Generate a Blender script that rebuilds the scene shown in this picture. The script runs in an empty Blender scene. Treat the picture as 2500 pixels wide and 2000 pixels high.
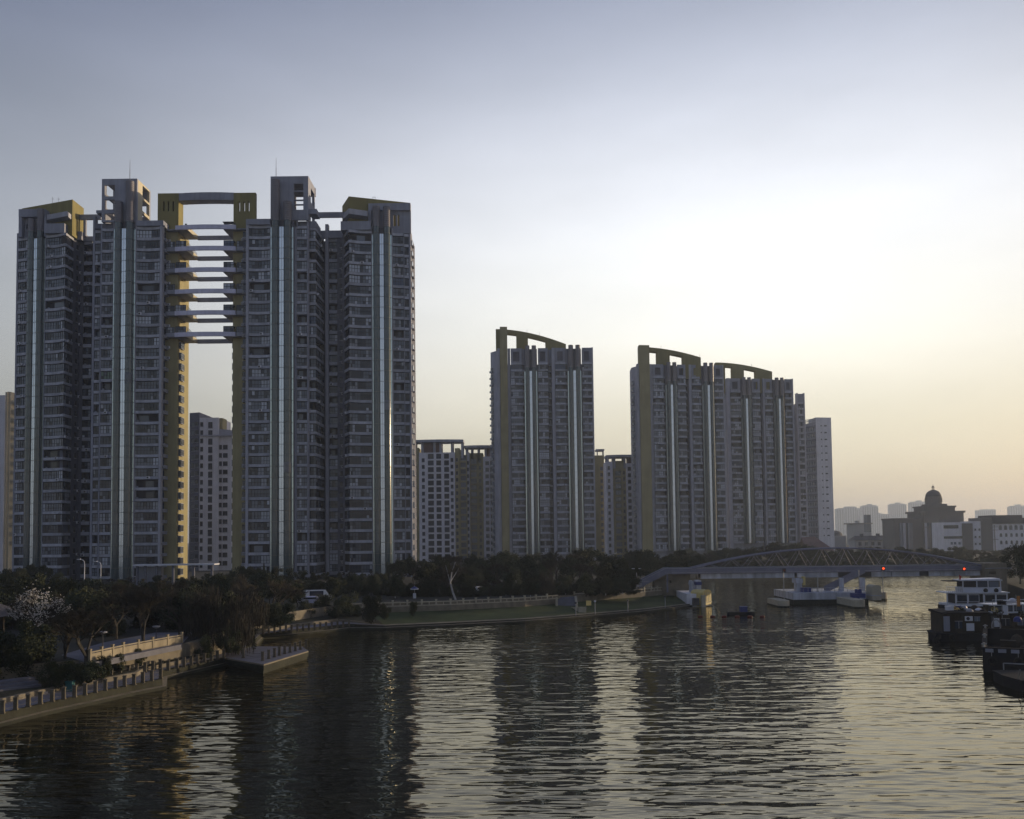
import bpy, math, random
from math import radians as R, sin, cos, pi, atan2, sqrt
from mathutils import Matrix, Vector

rnd = random.Random(11)
SC = bpy.context.scene
COL = SC.collection

# ------------------------------------------------------------------ camera
F, CX, CY, CAMZ = 2200.0, 1250.0, 1202.0, 14.0
ROT = Matrix.Rotation(R(92.8), 3, 'X') @ Matrix.Rotation(R(-.68), 3, 'Z')
cam = bpy.data.cameras.new('camera')
camo = bpy.data.objects.new('camera', cam)
COL.objects.link(camo)
cam.sensor_width = 36
cam.lens = F / 2500 * 36
cam.shift_y = 202 / 2500
cam.clip_start = .5
cam.clip_end = 20000
camo.matrix_world = Matrix.Translation((0, 0, CAMZ)) @ ROT.to_4x4()
SC.camera = camo

# ------------------------------------------------------------------ light
SUN_AZ, SUN_EL = 65.0, 6.0
SKY_STRENGTH = 0.05
FLOOR_COL = (.072, .088, .168)
GLOW = 0.81
sun = bpy.data.lights.new('sun', 'SUN')
sun.energy = 3.6
sun.angle = R(.5)
sun.color = (1.0, .78, .50)
suno = bpy.data.objects.new('sun', sun)
COL.objects.link(suno)
sd = Vector((sin(R(SUN_AZ)) * cos(R(SUN_EL)), cos(R(SUN_AZ)) * cos(R(SUN_EL)), sin(R(SUN_EL))))
suno.rotation_euler = sd.to_track_quat('Z', 'Y').to_euler()

world = bpy.data.worlds.new('World')
SC.world = world
world.use_nodes = True
wt = world.node_tree


def wnode(t, **k):
    n = wt.nodes.new(t)
    for a, b in k.items():
        setattr(n, a, b)
    return n


def wmath(op, a, b=None, c=None):
    n = wnode('ShaderNodeMath', operation=op)
    for i, v in enumerate((a, b, c)):
        if v is None:
            continue
        if isinstance(v, (int, float)):
            n.inputs[i].default_value = v
        else:
            wt.links.new(v, n.inputs[i])
    return n.outputs[0]


bg = wt.nodes['Background']
skyt = wnode('ShaderNodeTexSky', sky_type='NISHITA', sun_disc=False)
skyt.sun_elevation = R(SUN_EL)
skyt.sun_rotation = R(SUN_AZ)
skyt.dust_density = 2.0
tc = wnode('ShaderNodeTexCoord')
sep = wnode('ShaderNodeSeparateXYZ')
wt.links.new(tc.outputs['Generated'], sep.inputs[0])
el = wmath('MULTIPLY', wmath('ARCSINE', sep.outputs[2]), 180 / pi)
# azimuth measured from the middle of the thin bright cloud veil (to the right of straight ahead)
a0 = R(13.5)
fx = wmath('SUBTRACT', wmath('MULTIPLY', sep.outputs[0], cos(a0)), wmath('MULTIPLY', sep.outputs[1], sin(a0)))
fy = wmath('ADD', wmath('MULTIPLY', sep.outputs[0], sin(a0)), wmath('MULTIPLY', sep.outputs[1], cos(a0)))
az = wmath('MULTIPLY', wmath('ARCTAN2', fx, fy), 180 / pi)
wn = wnode('ShaderNodeTexNoise')
wmap = wnode('ShaderNodeMapping')
wmap.inputs['Scale'].default_value = (1.5, 1.5, 5.0)
wmap.inputs['Rotation'].default_value = (0, R(12), 0)
wt.links.new(tc.outputs['Generated'], wmap.inputs[0])
wt.links.new(wmap.outputs[0], wn.inputs['Vector'])
wn.inputs['Scale'].default_value = 2.2
wn.inputs['Detail'].default_value = 5
wn.inputs['Roughness'].default_value = .5
cl = wmath('SUBTRACT', wn.outputs['Fac'], .5)
dev = wmath('SUBTRACT', el, 15.0)
hi = wmath('MAXIMUM', dev, 0.0)
lo = wmath('MINIMUM', dev, 0.0)
v2 = wmath('ADD', wmath('POWER', wmath('DIVIDE', hi, 11.5), 2.0), wmath('POWER', wmath('DIVIDE', lo, -8.5), 2.0))
u2 = wmath('POWER', wmath('ABSOLUTE', wmath('DIVIDE', az, 25.0)), 2.0)
ex = wmath('MULTIPLY', wmath('ADD', u2, v2), -.5)
ex = wmath('ADD', ex, wmath('MULTIPLY', cl, .3))
glow = wmath('MULTIPLY', wmath('EXPONENT', ex), GLOW)
# colour of the veil by height: warm haze low, white, then bluish
ramp = wnode('ShaderNodeValToRGB')
wt.links.new(wmath('DIVIDE', el, 40.0), ramp.inputs[0])
cr = ramp.color_ramp
cr.elements[0].position = 0.0
cr.elements[0].color = (1, .78, .46, 1)
cr.elements[1].position = 1.0
cr.elements[1].color = (.86, .9, 1, 1)
for p, c in ((.16, (1, .86, .56, 1)), (.32, (1, .95, .82, 1)), (.48, (1, .99, .965, 1)), (.7, (.93, .95, 1, 1))):
    e = cr.elements.new(p)
    e.color = c
vm = wnode('ShaderNodeVectorMath', operation='SCALE')
wt.links.new(ramp.outputs[0], vm.inputs[0])
wt.links.new(glow, vm.inputs['Scale'])
ns = wnode('ShaderNodeVectorMath', operation='SCALE')
wt.links.new(skyt.outputs[0], ns.inputs[0])
ns.inputs['Scale'].default_value = SKY_STRENGTH
# dull blue-grey fill added over the whole sky to lift the unlit facades, a little warmer and lighter towards the horizon
fr = wnode('ShaderNodeValToRGB')
wt.links.new(wmath('DIVIDE', el, 40.0), fr.inputs[0])
fr.color_ramp.elements[0].position = 0
fr.color_ramp.elements[0].color = (.235, .23, .235, 1)
fr.color_ramp.elements[1].position = .8
fr.color_ramp.elements[1].color = FLOOR_COL + (1,)
fe = fr.color_ramp.elements.new(.35)
fe.color = (.20, .212, .255, 1)
fs = wnode('ShaderNodeVectorMath', operation='SCALE')
wt.links.new(fr.outputs[0], fs.inputs[0])
wt.links.new(wmath('ADD', 1.0, wmath('MULTIPLY', cl, .4)), fs.inputs['Scale'])
ad1 = wnode('ShaderNodeVectorMath', operation='ADD')
ad2 = wnode('ShaderNodeVectorMath', operation='ADD')
wt.links.new(vm.outputs[0], ad1.inputs[0])
wt.links.new(ns.outputs[0], ad1.inputs[1])
wt.links.new(ad1.outputs[0], ad2.inputs[0])
wt.links.new(fs.outputs[0], ad2.inputs[1])
wt.links.new(ad2.outputs[0], bg.inputs[0])
bg.inputs[1].default_value = 1.0

vs = SC.view_settings
SC.display_settings.display_device = 'sRGB'
vs.view_transform = 'Standard'
vs.look = 'None'
vs.exposure = 0
vs.gamma = 1
vs.use_curve_mapping = False
cy = SC.cycles
cy.use_denoising = True
cy.max_bounces = 6
cy.diffuse_bounces = 3
cy.glossy_bounces = 3
cy.transmission_bounces = 2
cy.volume_bounces = 2
cy.sample_clamp_indirect = 4
cy.use_adaptive_sampling = True
cy.adaptive_threshold = .015


# ------------------------------------------------------------------ pixel helpers (2500 x 2000 photograph -> world)
def ray(px, py):
    return ROT @ Vector(((px - CX) / F, -(py - CY) / F, -1))


def at(px, py, Y):
    d = ray(px, py)
    t = Y / d.y
    return Vector((d.x * t, Y, CAMZ + d.z * t))


def onz(px, py, z):
    d = ray(px, py)
    t = (z - CAMZ) / d.z
    return Vector((d.x * t, d.y * t, z))


def zat(px, py, Y):
    return at(px, py, Y).z


def lerp(a, b, t):
    return a + (b - a) * t


# ------------------------------------------------------------------ materials
MATS = {}


def mat(name, col, rough=.8, var=.18, scale=.35, spec=.3, metal=0, streak=0, emit=None, rand=0, bump=0, bscale=4):
    m = bpy.data.materials.new(name)
    m.use_nodes = True
    t = m.node_tree
    b = t.nodes['Principled BSDF']
    b.inputs['Roughness'].default_value = rough
    b.inputs['Specular IOR Level'].default_value = spec
    b.inputs['Metallic'].default_value = metal
    N = t.nodes.new
    L = t.links.new
    last = None
    if var or streak or rand:
        geo = N('ShaderNodeNewGeometry')
        val = None

        def noise(scl, sc3, amp):
            mp = N('ShaderNodeMapping')
            mp.inputs['Scale'].default_value = sc3
            L(geo.outputs['Position'], mp.inputs[0])
            n = N('ShaderNodeTexNoise')
            n.inputs['Scale'].default_value = scl
            n.inputs['Detail'].default_value = 4
            L(mp.outputs[0], n.inputs['Vector'])
            r = N('ShaderNodeMapRange')
            r.inputs[1].default_value = .25
            r.inputs[2].default_value = .75
            r.inputs[3].default_value = 1 - amp
            r.inputs[4].default_value = 1 + amp
            L(n.outputs['Fac'], r.inputs[0])
            return r.outputs[0]

        def mul(a, c):
            if a is None:
                return c
            q = N('ShaderNodeMath')
            q.operation = 'MULTIPLY'
            L(a, q.inputs[0])
            L(c, q.inputs[1])
            return q.outputs[0]
        if var:
            val = mul(val, noise(scale, (1, 1, 1), var))
        if streak:
            val = mul(val, noise(1.1, (1, 1, .07), streak))
        if rand:
            oi = N('ShaderNodeObjectInfo')
            r = N('ShaderNodeMapRange')
            r.inputs[3].default_value = 1 - rand
            r.inputs[4].default_value = 1 + rand
            L(oi.outputs['Random'], r.inputs[0])
            val = mul(val, r.outputs[0])
        s = N('ShaderNodeVectorMath')
        s.operation = 'SCALE'
        s.inputs[0].default_value = col
        L(val, s.inputs['Scale'])
        L(s.outputs[0], b.inputs['Base Color'])
    else:
        b.inputs['Base Color'].default_value = (*col, 1)
    if bump:
        n = N('ShaderNodeTexNoise')
        n.inputs['Scale'].default_value = bscale
        n.inputs['Detail'].default_value = 5
        geo2 = N('ShaderNodeNewGeometry')
        L(geo2.outputs['Position'], n.inputs['Vector'])
        bn = N('ShaderNodeBump')
        bn.inputs['Strength'].default_value = 1
        bn.inputs['Distance'].default_value = bump
        L(n.outputs['Fac'], bn.inputs['Height'])
        L(bn.outputs[0], b.inputs['Normal'])
    if emit:
        b.inputs['Emission Color'].default_value = (*emit[0], 1)
        b.inputs['Emission Strength'].default_value = emit[1]
    MATS[name] = m
    return m


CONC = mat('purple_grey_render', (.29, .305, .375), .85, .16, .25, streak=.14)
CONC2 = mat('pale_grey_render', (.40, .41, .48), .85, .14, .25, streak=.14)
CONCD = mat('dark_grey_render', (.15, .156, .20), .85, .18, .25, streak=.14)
BAND = mat('balcony_band_render', (.42, .435, .51), .85, .2, .4, rand=.14, streak=.16)
OLIVE = mat('olive_render', (.34, .30, .165), .85, .13, .2, streak=.14)
OLIVED = mat('olive_roof_render', (.24, .21, .085), .85, .13, .2, streak=.14)
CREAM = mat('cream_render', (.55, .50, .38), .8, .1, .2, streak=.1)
WHITE = mat('white_render', (.70, .70, .76), .8, .1, .2, streak=.12)
LILAC = mat('lilac_panel', (.62, .62, .80), .5, .1, .4, streak=.12)
GLD = mat('dark_window_glass', (.032, .040, .060), .07, 0, spec=.6, rand=.5)
GLM = mat('grey_window_glass', (.125, .145, .185), .1, 0, spec=.6, rand=.45)
GLL = mat('curtained_window_glass', (.38, .41, .48), .2, 0, spec=.6, rand=.45)
GLB = mat('blue_window_glass', (.06, .09, .16), .1, 0, spec=.6, rand=.4)
GLG = mat('green_window_glass', (.16, .26, .19), .15, 0, spec=.6, rand=.3)
FRM = mat('dark_window_frame', (.022, .024, .034), .5, .1, 1)
FRML = mat('pale_window_frame', (.3, .3, .33), .5, .1, 1)
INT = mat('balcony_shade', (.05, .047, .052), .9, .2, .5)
SHAFT = mat('lift_shaft_glass', (.06, .088, .10), .1, .15, .2, spec=.9)
PANEL = mat('pale_glass_panel', (.74, .82, .92), .22, .06, .3, spec=.9, rand=.06, metal=.85)
STRIP = mat('sea_green_glass_strip', (.60, .70, .70), .2, .08, .3, spec=.9, rand=.08, metal=.85)
RING = mat('shaft_bracket_steel', (.09, .11, .11), .45, .1, 1)
RIB = mat('ribbed_metal_cladding', (.19, .18, .21), .42, .1, .5, spec=.6)
STEEL = mat('galvanised_steel', (.33, .34, .37), .4, .1, 1, metal=.5)
DARKM = mat('dark_painted_metal', (.05, .05, .06), .5, .15, 1)
BRIDGEP = mat('bridge_blue_grey_paint', (.19, .19, .25), .5, .15, .4, streak=.15)
GIRDER = mat('stained_white_girder_paint', (.46, .48, .55), .6, .22, .5, streak=.4)
STONE = mat('warm_grey_stone', (.20, .175, .135), .85, .25, .8, streak=.12, bump=.02, bscale=6)
STONEL = mat('pale_stone', (.42, .38, .30), .8, .2, .8, bump=.01, bscale=8)
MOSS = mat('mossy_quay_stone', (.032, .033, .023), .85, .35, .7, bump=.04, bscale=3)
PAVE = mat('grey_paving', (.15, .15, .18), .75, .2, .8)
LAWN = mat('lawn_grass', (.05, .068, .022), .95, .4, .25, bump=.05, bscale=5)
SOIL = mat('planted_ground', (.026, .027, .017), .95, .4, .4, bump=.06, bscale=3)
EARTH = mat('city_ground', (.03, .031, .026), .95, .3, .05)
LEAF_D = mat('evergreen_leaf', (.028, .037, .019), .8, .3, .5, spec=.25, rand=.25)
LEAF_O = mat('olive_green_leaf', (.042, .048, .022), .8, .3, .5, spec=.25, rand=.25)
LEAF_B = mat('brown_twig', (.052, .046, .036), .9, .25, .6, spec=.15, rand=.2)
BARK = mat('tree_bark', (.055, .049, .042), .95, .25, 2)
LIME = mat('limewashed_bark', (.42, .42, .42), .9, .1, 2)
BLOS = mat('white_blossom', (.62, .60, .58), .7, .1, 2)
BLUEM = mat('blue_painted_steel', (.03, .045, .19), .45, .1, 1)
REDM = mat('red_plastic', (.14, .02, .012), .6, .1, 1)
REDL = mat('red_lamp_lens', (.5, .03, .01), .4, 0, emit=((1, .07, .015), 2.2))
YELL = mat('yellow_painted_panel', (.62, .50, .20), .6, .1, .6, streak=.12)
HULL = mat('dark_hull', (.022, .022, .027), .9, .25, .8, spec=.08)
BOATW = mat('white_boat_paint', (.62, .64, .72), .5, .1, .8)
BROWN = mat('weathered_cabin_timber', (.04, .032, .025), .9, .3, 1)
TYRE = mat('black_rubber', (.018, .018, .019), .8, .1, 2)
ROOFT = mat('dark_roof_tile', (.055, .055, .07), .8, .25, 1)
ROOFR = mat('dull_red_roof', (.20, .13, .12), .85, .2, .5)
FARC = mat('far_tower_render', (.36, .35, .36), .9, .1, .05)
FARD = mat('far_dark_stone', (.15, .14, .14), .9, .15, .1)
TEAL = mat('teal_plastic', (.03, .12, .13), .5, .1, 1)
CARW = mat('white_car_paint', (.75, .76, .8), .25, 0, spec=.6)
ORANGE = mat('orange_cloth', (.55, .25, .07), .8, .1, 1)
FLAGR = mat('red_flag_cloth', (.42, .04, .03), .8, .1, 1)

BALU = mat('balustrade_stone', (.31, .265, .19), .85, .25, .9, streak=.2)
POSTM = mat('weathered_post_stone', (.115, .10, .075), .85, .3, 1.5)
# water
WAT = bpy.data.materials.new('river_water')
WAT.use_nodes = True
t = WAT.node_tree
t.nodes.remove(t.nodes['Principled BSDF'])
wdif = t.nodes.new('ShaderNodeBsdfDiffuse')
wdif.inputs['Color'].default_value = (.014, .0145, .009, 1)
wglo = t.nodes.new('ShaderNodeBsdfGlossy')
wglo.inputs['Color'].default_value = (.98, .92, .77, 1)
wglo.inputs['Roughness'].default_value = .02
wfre = t.nodes.new('ShaderNodeFresnel')
wfre.inputs['IOR'].default_value = 1.5
wmix = t.nodes.new('ShaderNodeMixShader')
t.links.new(wfre.outputs[0], wmix.inputs[0])
t.links.new(wdif.outputs[0], wmix.inputs[1])
t.links.new(wglo.outputs[0], wmix.inputs[2])
t.links.new(wmix.outputs[0], t.nodes['Material Output'].inputs['Surface'])
geo = t.nodes.new('ShaderNodeNewGeometry')


def wn_(scale3, sc, det, rough):
    mp = t.nodes.new('ShaderNodeMapping')
    mp.inputs['Scale'].default_value = scale3
    mp.inputs['Rotation'].default_value = (0, 0, R(8))
    t.links.new(geo.outputs['Position'], mp.inputs[0])
    n = t.nodes.new('ShaderNodeTexNoise')
    n.inputs['Scale'].default_value = sc
    n.inputs['Detail'].default_value = det
    n.inputs['Roughness'].default_value = rough
    t.links.new(mp.outputs[0], n.inputs['Vector'])
    return n.outputs['Fac']


def tm(op, a, c):
    n = t.nodes.new('ShaderNodeMath')
    n.operation = op
    for i, v in enumerate((a, c)):
        if isinstance(v, (int, float)):
            n.inputs[i].default_value = v
        else:
            t.links.new(v, n.inputs[i])
    return n.outputs[0]


w_main = wn_((.36, 1, 1), .80, 2.0, .45)
w_fine = wn_((.45, 1, 1), 1.6, 1.0, .5)
w_calm = wn_((.35, 1, 1), .035, 2.5, .55)
mr = t.nodes.new('ShaderNodeMapRange')
mr.inputs[1].default_value = .38
mr.inputs[2].default_value = .62
mr.inputs[3].default_value = .5
mr.inputs[4].default_value = 1.2
t.links.new(w_calm, mr.inputs[0])
hgt = tm('ADD', tm('MULTIPLY', w_main, 1.0), tm('MULTIPLY', w_fine, .10))
hgt = tm('MULTIPLY', hgt, mr.outputs[0])
bp = t.nodes.new('ShaderNodeBump')
bp.inputs['Strength'].default_value = 1
bp.inputs['Distance'].default_value = .195
t.links.new(hgt, bp.inputs['Height'])
for n_ in (wdif, wglo, wfre):
    t.links.new(bp.outputs[0], n_.inputs['Normal'])


# ------------------------------------------------------------------ mesh helpers
class MB:
    def __init__(s):
        s.v, s.f, s.m, s.ms = [], [], [], []
        s.T = None

    def mi(s, m):
        if m not in s.ms:
            s.ms.append(m)
        return s.ms.index(m)

    def add(s, vs_, fs_, m):
        o = len(s.v)
        if s.T is not None:
            vs_ = [s.T @ Vector(p) for p in vs_]
        s.v += [tuple(p) for p in vs_]
        i = s.mi(m)
        for f in fs_:
            s.f.append(tuple(o + k for k in f))
            s.m.append(i)

    def quad(s, a, b_, c, d, m):
        s.add([a, b_, c, d], [(0, 1, 2, 3)], m)

    def box(s, x0, x1, y0, y1, z0, z1, m):
        if x0 > x1:
            x0, x1 = x1, x0
        if y0 > y1:
            y0, y1 = y1, y0
        if z0 > z1:
            z0, z1 = z1, z0
        s.add([(x0, y0, z0), (x1, y0, z0), (x1, y1, z0), (x0, y1, z0), (x0, y0, z1), (x1, y0, z1), (x1, y1, z1), (x0, y1, z1)],
              [(0, 3, 2, 1), (4, 5, 6, 7), (0, 1, 5, 4), (1, 2, 6, 5), (2, 3, 7, 6), (3, 0, 4, 7)], m)

    def prism(s, poly, z0, z1, m, top=None):
        n = len(poly)
        ar = sum(poly[i][0] * poly[(i + 1) % n][1] - poly[(i + 1) % n][0] * poly[i][1] for i in range(n))
        if ar < 0:
            poly = poly[::-1]
        za = z0 if isinstance(z0, (list, tuple)) else [z0] * n
        zb = z1 if isinstance(z1, (list, tuple)) else [z1] * n
        vs_ = [(p[0], p[1], za[i]) for i, p in enumerate(poly)] + [(p[0], p[1], zb[i]) for i, p in enumerate(poly)]
        s.add(vs_, [(i, (i + 1) % n, n + (i + 1) % n, n + i) for i in range(n)] + [tuple(range(n))[::-1]], m)
        s.add([(p[0], p[1], zb[i]) for i, p in enumerate(poly)], [tuple(range(n))], top or m)

    def lathe(s, x, y, prof, n, m, close=True):
        k = len(prof)
        vs_ = []
        for (r, z) in prof:
            for i in range(n):
                a = 2 * pi * i / n
                vs_.append((x + r * cos(a), y + r * sin(a), z))
        fs_ = []
        for j in range(k - 1):
            for i in range(n):
                fs_.append((j * n + i, j * n + (i + 1) % n, (j + 1) * n + (i + 1) % n, (j + 1) * n + i))
        if close:
            fs_.append(tuple(range(n))[::-1])
            fs_.append(tuple((k - 1) * n + i for i in range(n)))
        s.add(vs_, fs_, m)

    def tube(s, p, q, r0, r1, n, m, cap=True):
        p, q = Vector(p), Vector(q)
        d = (q - p)
        if d.length < 1e-6:
            return
        d.normalize()
        a = d.orthogonal().normalized()
        c = d.cross(a)
        vs_ = []
        for (o, r) in ((p, r0), (q, r1)):
            for i in range(n):
                t_ = 2 * pi * i / n
                vs_.append(o + a * (r * cos(t_)) + c * (r * sin(t_)))
        fs_ = [(i, (i + 1) % n, n + (i + 1) % n, n + i) for i in range(n)]
        if cap:
            fs_ += [tuple(range(n))[::-1], tuple(range(n, 2 * n))]
        s.add(vs_, fs_, m)

    def mesh(s, name, smooth=False):
        me = bpy.data.meshes.new(name)
        me.from_pydata(s.v, [], s.f)
        for m in s.ms:
            me.materials.append(m)
        if len(s.ms) > 1:
            me.polygons.foreach_set('material_index', s.m)
        if smooth:
            me.polygons.foreach_set('use_smooth', [True] * len(s.f))
        me.update()
        return me

    def build(s, name, parent=None, smooth=False, base=None):
        """link as ONE object; with a parent the vertices are world positions and get rebased on the parent"""
        if base is None and parent is not None:
            base = wloc(parent)
        if base is not None:
            s.v = [(p[0] - base[0], p[1] - base[1], p[2] - base[2]) for p in s.v]
        o = bpy.data.objects.new(name, s.mesh(name, smooth))
        COL.objects.link(o)
        if parent is not None:
            o.parent = parent
        elif base is not None:
            o.location = base
        return o


def split_build(g, name, parent):
    """every separate box or slab collected in g becomes a part of its own"""
    par = list(range(len(g.v)))

    def find(i):
        while par[i] != i:
            par[i] = par[par[i]]
            i = par[i]
        return i
    for f in g.f:
        for k in f[1:]:
            par[find(k)] = find(f[0])
    groups = {}
    for f, m in zip(g.f, g.m):
        groups.setdefault(find(f[0]), []).append((f, m))
    for fs_ in groups.values():
        q = MB()
        idx = {}
        for f, m in fs_:
            for k in f:
                idx.setdefault(k, len(idx))
            q.f.append(tuple(idx[k] for k in f))
            q.m.append(q.mi(g.ms[m]))
        q.v = [g.v[k] for k in idx]
        q.build(name, parent)


def wloc(o):
    v = Vector((0, 0, 0))
    while o is not None:
        v = v + o.location
        o = o.parent
    return v


def thing(name, label, cat, loc, group=None):
    o = bpy.data.objects.new(name, None)
    o.empty_display_size = .5
    COL.objects.link(o)
    o.location = loc
    o['label'] = label
    o['category'] = cat
    if group:
        o['group'] = group
    return o


def tag(o, label, cat, group=None):
    o['label'] = label
    o['category'] = cat
    if group:
        o['group'] = group
    return o


def struct(o, kind='structure'):
    o['kind'] = kind
    return o


def inst(name, me, parent, loc, rz=0, sc=None):
    """another part sharing mesh data; loc is a world position"""
    o = bpy.data.objects.new(name, me)
    COL.objects.link(o)
    if parent is not None:
        o.parent = parent
        o.location = Vector(loc) - wloc(parent)
    else:
        o.location = loc
    o.rotation_euler = (0, 0, rz)
    if sc:
        o.scale = sc
    return o


ORD = ['leftmost', 'second from the left', 'third from the left', 'fourth from the left', 'fifth from the left', 'sixth from the left', 'seventh from the left',
       'eighth from the left', 'ninth from the left', 'tenth from the left', 'eleventh from the left', 'twelfth from the left', 'thirteenth from the left',
       'fourteenth from the left', 'fifteenth from the left', 'sixteenth from the left', 'seventeenth from the left', 'eighteenth from the left',
       'nineteenth from the left', 'twentieth from the left']

# ------------------------------------------------------------------ window and band meshes (shared)
CACHE = {}


def window_mesh(w, zb, h, curve, variant, pane=.8, open_=False, tint=None, frame=.11):
    key = ('w', round(w, 2), zb, h, curve, variant, open_, tint, pane)
    if key in CACHE:
        return CACHE[key]
    r = random.Random(hash((round(w * 100), variant, int(zb * 10))) & 0xffff)
    g = MB()
    n = max(2, round(w / pane))

    def yy(tt):
        return curve * 4 * tt * (1 - tt)
    xs = [w * i / n for i in range(n + 1)]
    ys = [yy(i / n) for i in range(n + 1)]
    zm = zb + (h - zb) * (.42 if variant % 2 else .5)
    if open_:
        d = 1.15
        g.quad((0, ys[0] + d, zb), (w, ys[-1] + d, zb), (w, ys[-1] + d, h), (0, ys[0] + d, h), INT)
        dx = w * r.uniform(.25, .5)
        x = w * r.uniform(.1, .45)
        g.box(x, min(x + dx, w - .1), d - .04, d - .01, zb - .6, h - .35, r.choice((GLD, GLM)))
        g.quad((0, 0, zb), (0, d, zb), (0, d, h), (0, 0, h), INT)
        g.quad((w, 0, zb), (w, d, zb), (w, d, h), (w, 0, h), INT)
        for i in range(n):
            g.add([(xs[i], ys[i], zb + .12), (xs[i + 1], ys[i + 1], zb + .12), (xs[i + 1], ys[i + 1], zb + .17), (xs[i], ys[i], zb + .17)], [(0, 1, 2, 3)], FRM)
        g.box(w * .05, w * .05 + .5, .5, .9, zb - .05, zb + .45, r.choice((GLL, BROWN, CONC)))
    else:
        cur = None
        left = 0
        for i in range(n):
            if left <= 0:
                q = r.random()
                cur = GLD if q < .36 else (GLM if q < .78 else GLL)
                left = r.randint(1, max(2, n // 2))
            left -= 1
            for (za, zc) in ((zb, zm), (zm, h)):
                m = tint or cur
                if r.random() < .12:
                    m = r.choice((GLD, GLM, GLM, GLL))
                o = .06 + (.05 if r.random() < .3 else 0)
                g.add([(xs[i], ys[i] + o, za), (xs[i + 1], ys[i + 1] + o, za), (xs[i + 1], ys[i + 1] + o, zc), (xs[i], ys[i] + o, zc)], [(0, 1, 2, 3)], m)
        f = frame / 2
        for i in range(n + 1):
            g.box(xs[i] - f, xs[i] + f, ys[i] - .02, ys[i] + .05, zb, h, FRM)
        for i in range(n):
            for z in (zb + .03, zm, h - .04):
                a, c = ys[i], ys[i + 1]
                g.add([(xs[i], a - .01, z - f), (xs[i + 1], c - .01, z - f), (xs[i + 1], c - .01, z + f), (xs[i], a - .01, z + f),
                       (xs[i], a + .05, z + f), (xs[i + 1], c + .05, z + f), (xs[i], a + .05, z - f), (xs[i + 1], c + .05, z - f)],
                      [(0, 1, 2, 3), (3, 2, 5, 4), (6, 7, 1, 0)], FRM)
    CACHE[key] = g.mesh('window')
    return CACHE[key]


def band_mesh(w, h, curve, out=.14, m=None):
    m = m or BAND
    key = ('b', round(w, 2), h, curve, out, m.name)
    if key in CACHE:
        return CACHE[key]
    g = MB()
    n = 6 if curve else 1
    for i in range(n):
        a, c = i / n, (i + 1) / n
        xa, xc, ya, yc = w * a, w * c, curve * 4 * a * (1 - a), curve * 4 * c * (1 - c)
        vs_ = [(xa, ya - out, 0), (xc, yc - out, 0), (xc, yc - out, h), (xa, ya - out, h), (xa, ya + .35, h), (xc, yc + .35, h), (xa, ya + 1.3, 0), (xc, yc + 1.3, 0)]
        fs_ = [(0, 1, 2, 3), (3, 2, 5, 4), (6, 7, 1, 0)]
        if i == 0:
            fs_.append((0, 3, 4, 6))
        if i == n - 1:
            fs_.append((1, 7, 5, 2))
        g.add(vs_, fs_, m)
    CACHE[key] = g.mesh('balcony_band')
    return CACHE[key]


def punched_mesh(w, h, m=None, fr=None):
    """small window let into a wall: projecting surround, recessed pane, mullion"""
    fr = fr or FRM
    m = m or GLD
    key = ('p', round(w, 2), round(h, 2), m.name, fr.name)
    if key in CACHE:
        return CACHE[key]
    g = MB()
    g.quad((0, -.02, 0), (w, -.02, 0), (w, -.02, h), (0, -.02, h), m)
    for (x0, x1, z0, z1) in ((0, .09, 0, h), (w - .09, w, 0, h), (.09, w - .09, h - .09, h), (.09, w - .09, 0, .09), (w / 2 - .04, w / 2 + .04, .09, h - .09)):
        g.box(x0, x1, -.09, -.021, z0, z1, fr)
    g.box(-.1, w + .1, -.18, -.005, -.14, 0, CONC2)
    CACHE[key] = g.mesh('window')
    return CACHE[key]


def ac_mesh():
    if 'ac' not in CACHE:
        g = MB()
        g.box(0, .9, -.45, -.05, 0, .65, WHITE)
        g.box(.1, .6, -.47, -.45, .1, .55, DARKM)
        g.box(0, .9, -.5, 0, -.06, -.005, STEEL)
        CACHE['ac'] = g.mesh('air_conditioner')
    return CACHE['ac']


def frame_of(p0, p1):
    d = Vector((p1[0] - p0[0], p1[1] - p0[1]))
    return d.length, atan2(d.y, d.x)


def bay_column(root, p0, p1, z0, n, fh, curve=0, band=.75, style=(0, .10), tints=(), pane=.8, bands_joined=False, gap=.12, out=.14, seed=0):
    """one stack of windows with the balcony band under each"""
    r = random.Random(seed * 97 + 5)
    w, rz = frame_of(p0, p1)
    bm_ = band_mesh(w, band, curve, out)
    for k in range(n):
        z = z0 + k * fh
        loc = (p0[0], p0[1], z)
        op = r.random() < style[1]
        tint = None
        q = r.random()
        if q < .03:
            tint = GLB
        elif (k, 'g') in tints:
            tint = GLG
        inst('window', window_mesh(w, band, fh - gap, curve, r.randint(0, 9), pane, op, tint), root, loc, rz)
        if not bands_joined:
            inst('balcony_band', bm_, root, loc, rz)
        if w > 2.2 and r.random() < .16:
            u_ = r.uniform(.1, w - 1.1)
            T_ = (p0[0] + cos(rz) * u_ + sin(rz) * out, p0[1] + sin(rz) * u_ - cos(rz) * out, z + .1)
            inst('air_conditioner', ac_mesh(), root, T_, rz)
    # top closing band
    inst('balcony_band', bm_, root, (p0[0], p0[1], z0 + n * fh), rz)
    if bands_joined:
        g = MB()
        T = Matrix.Translation((p0[0], p0[1], 0)) @ Matrix.Rotation(rz, 4, 'Z')
        for k in range(n):
            z = z0 + k * fh
            g.T = T @ Matrix.Translation((0, 0, z))
            for f in bm_.polygons:
                g.add([bm_.vertices[i].co for i in f.vertices], [tuple(range(len(f.vertices)))], BAND)
        g.build('balcony_band_stack', root)


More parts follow.
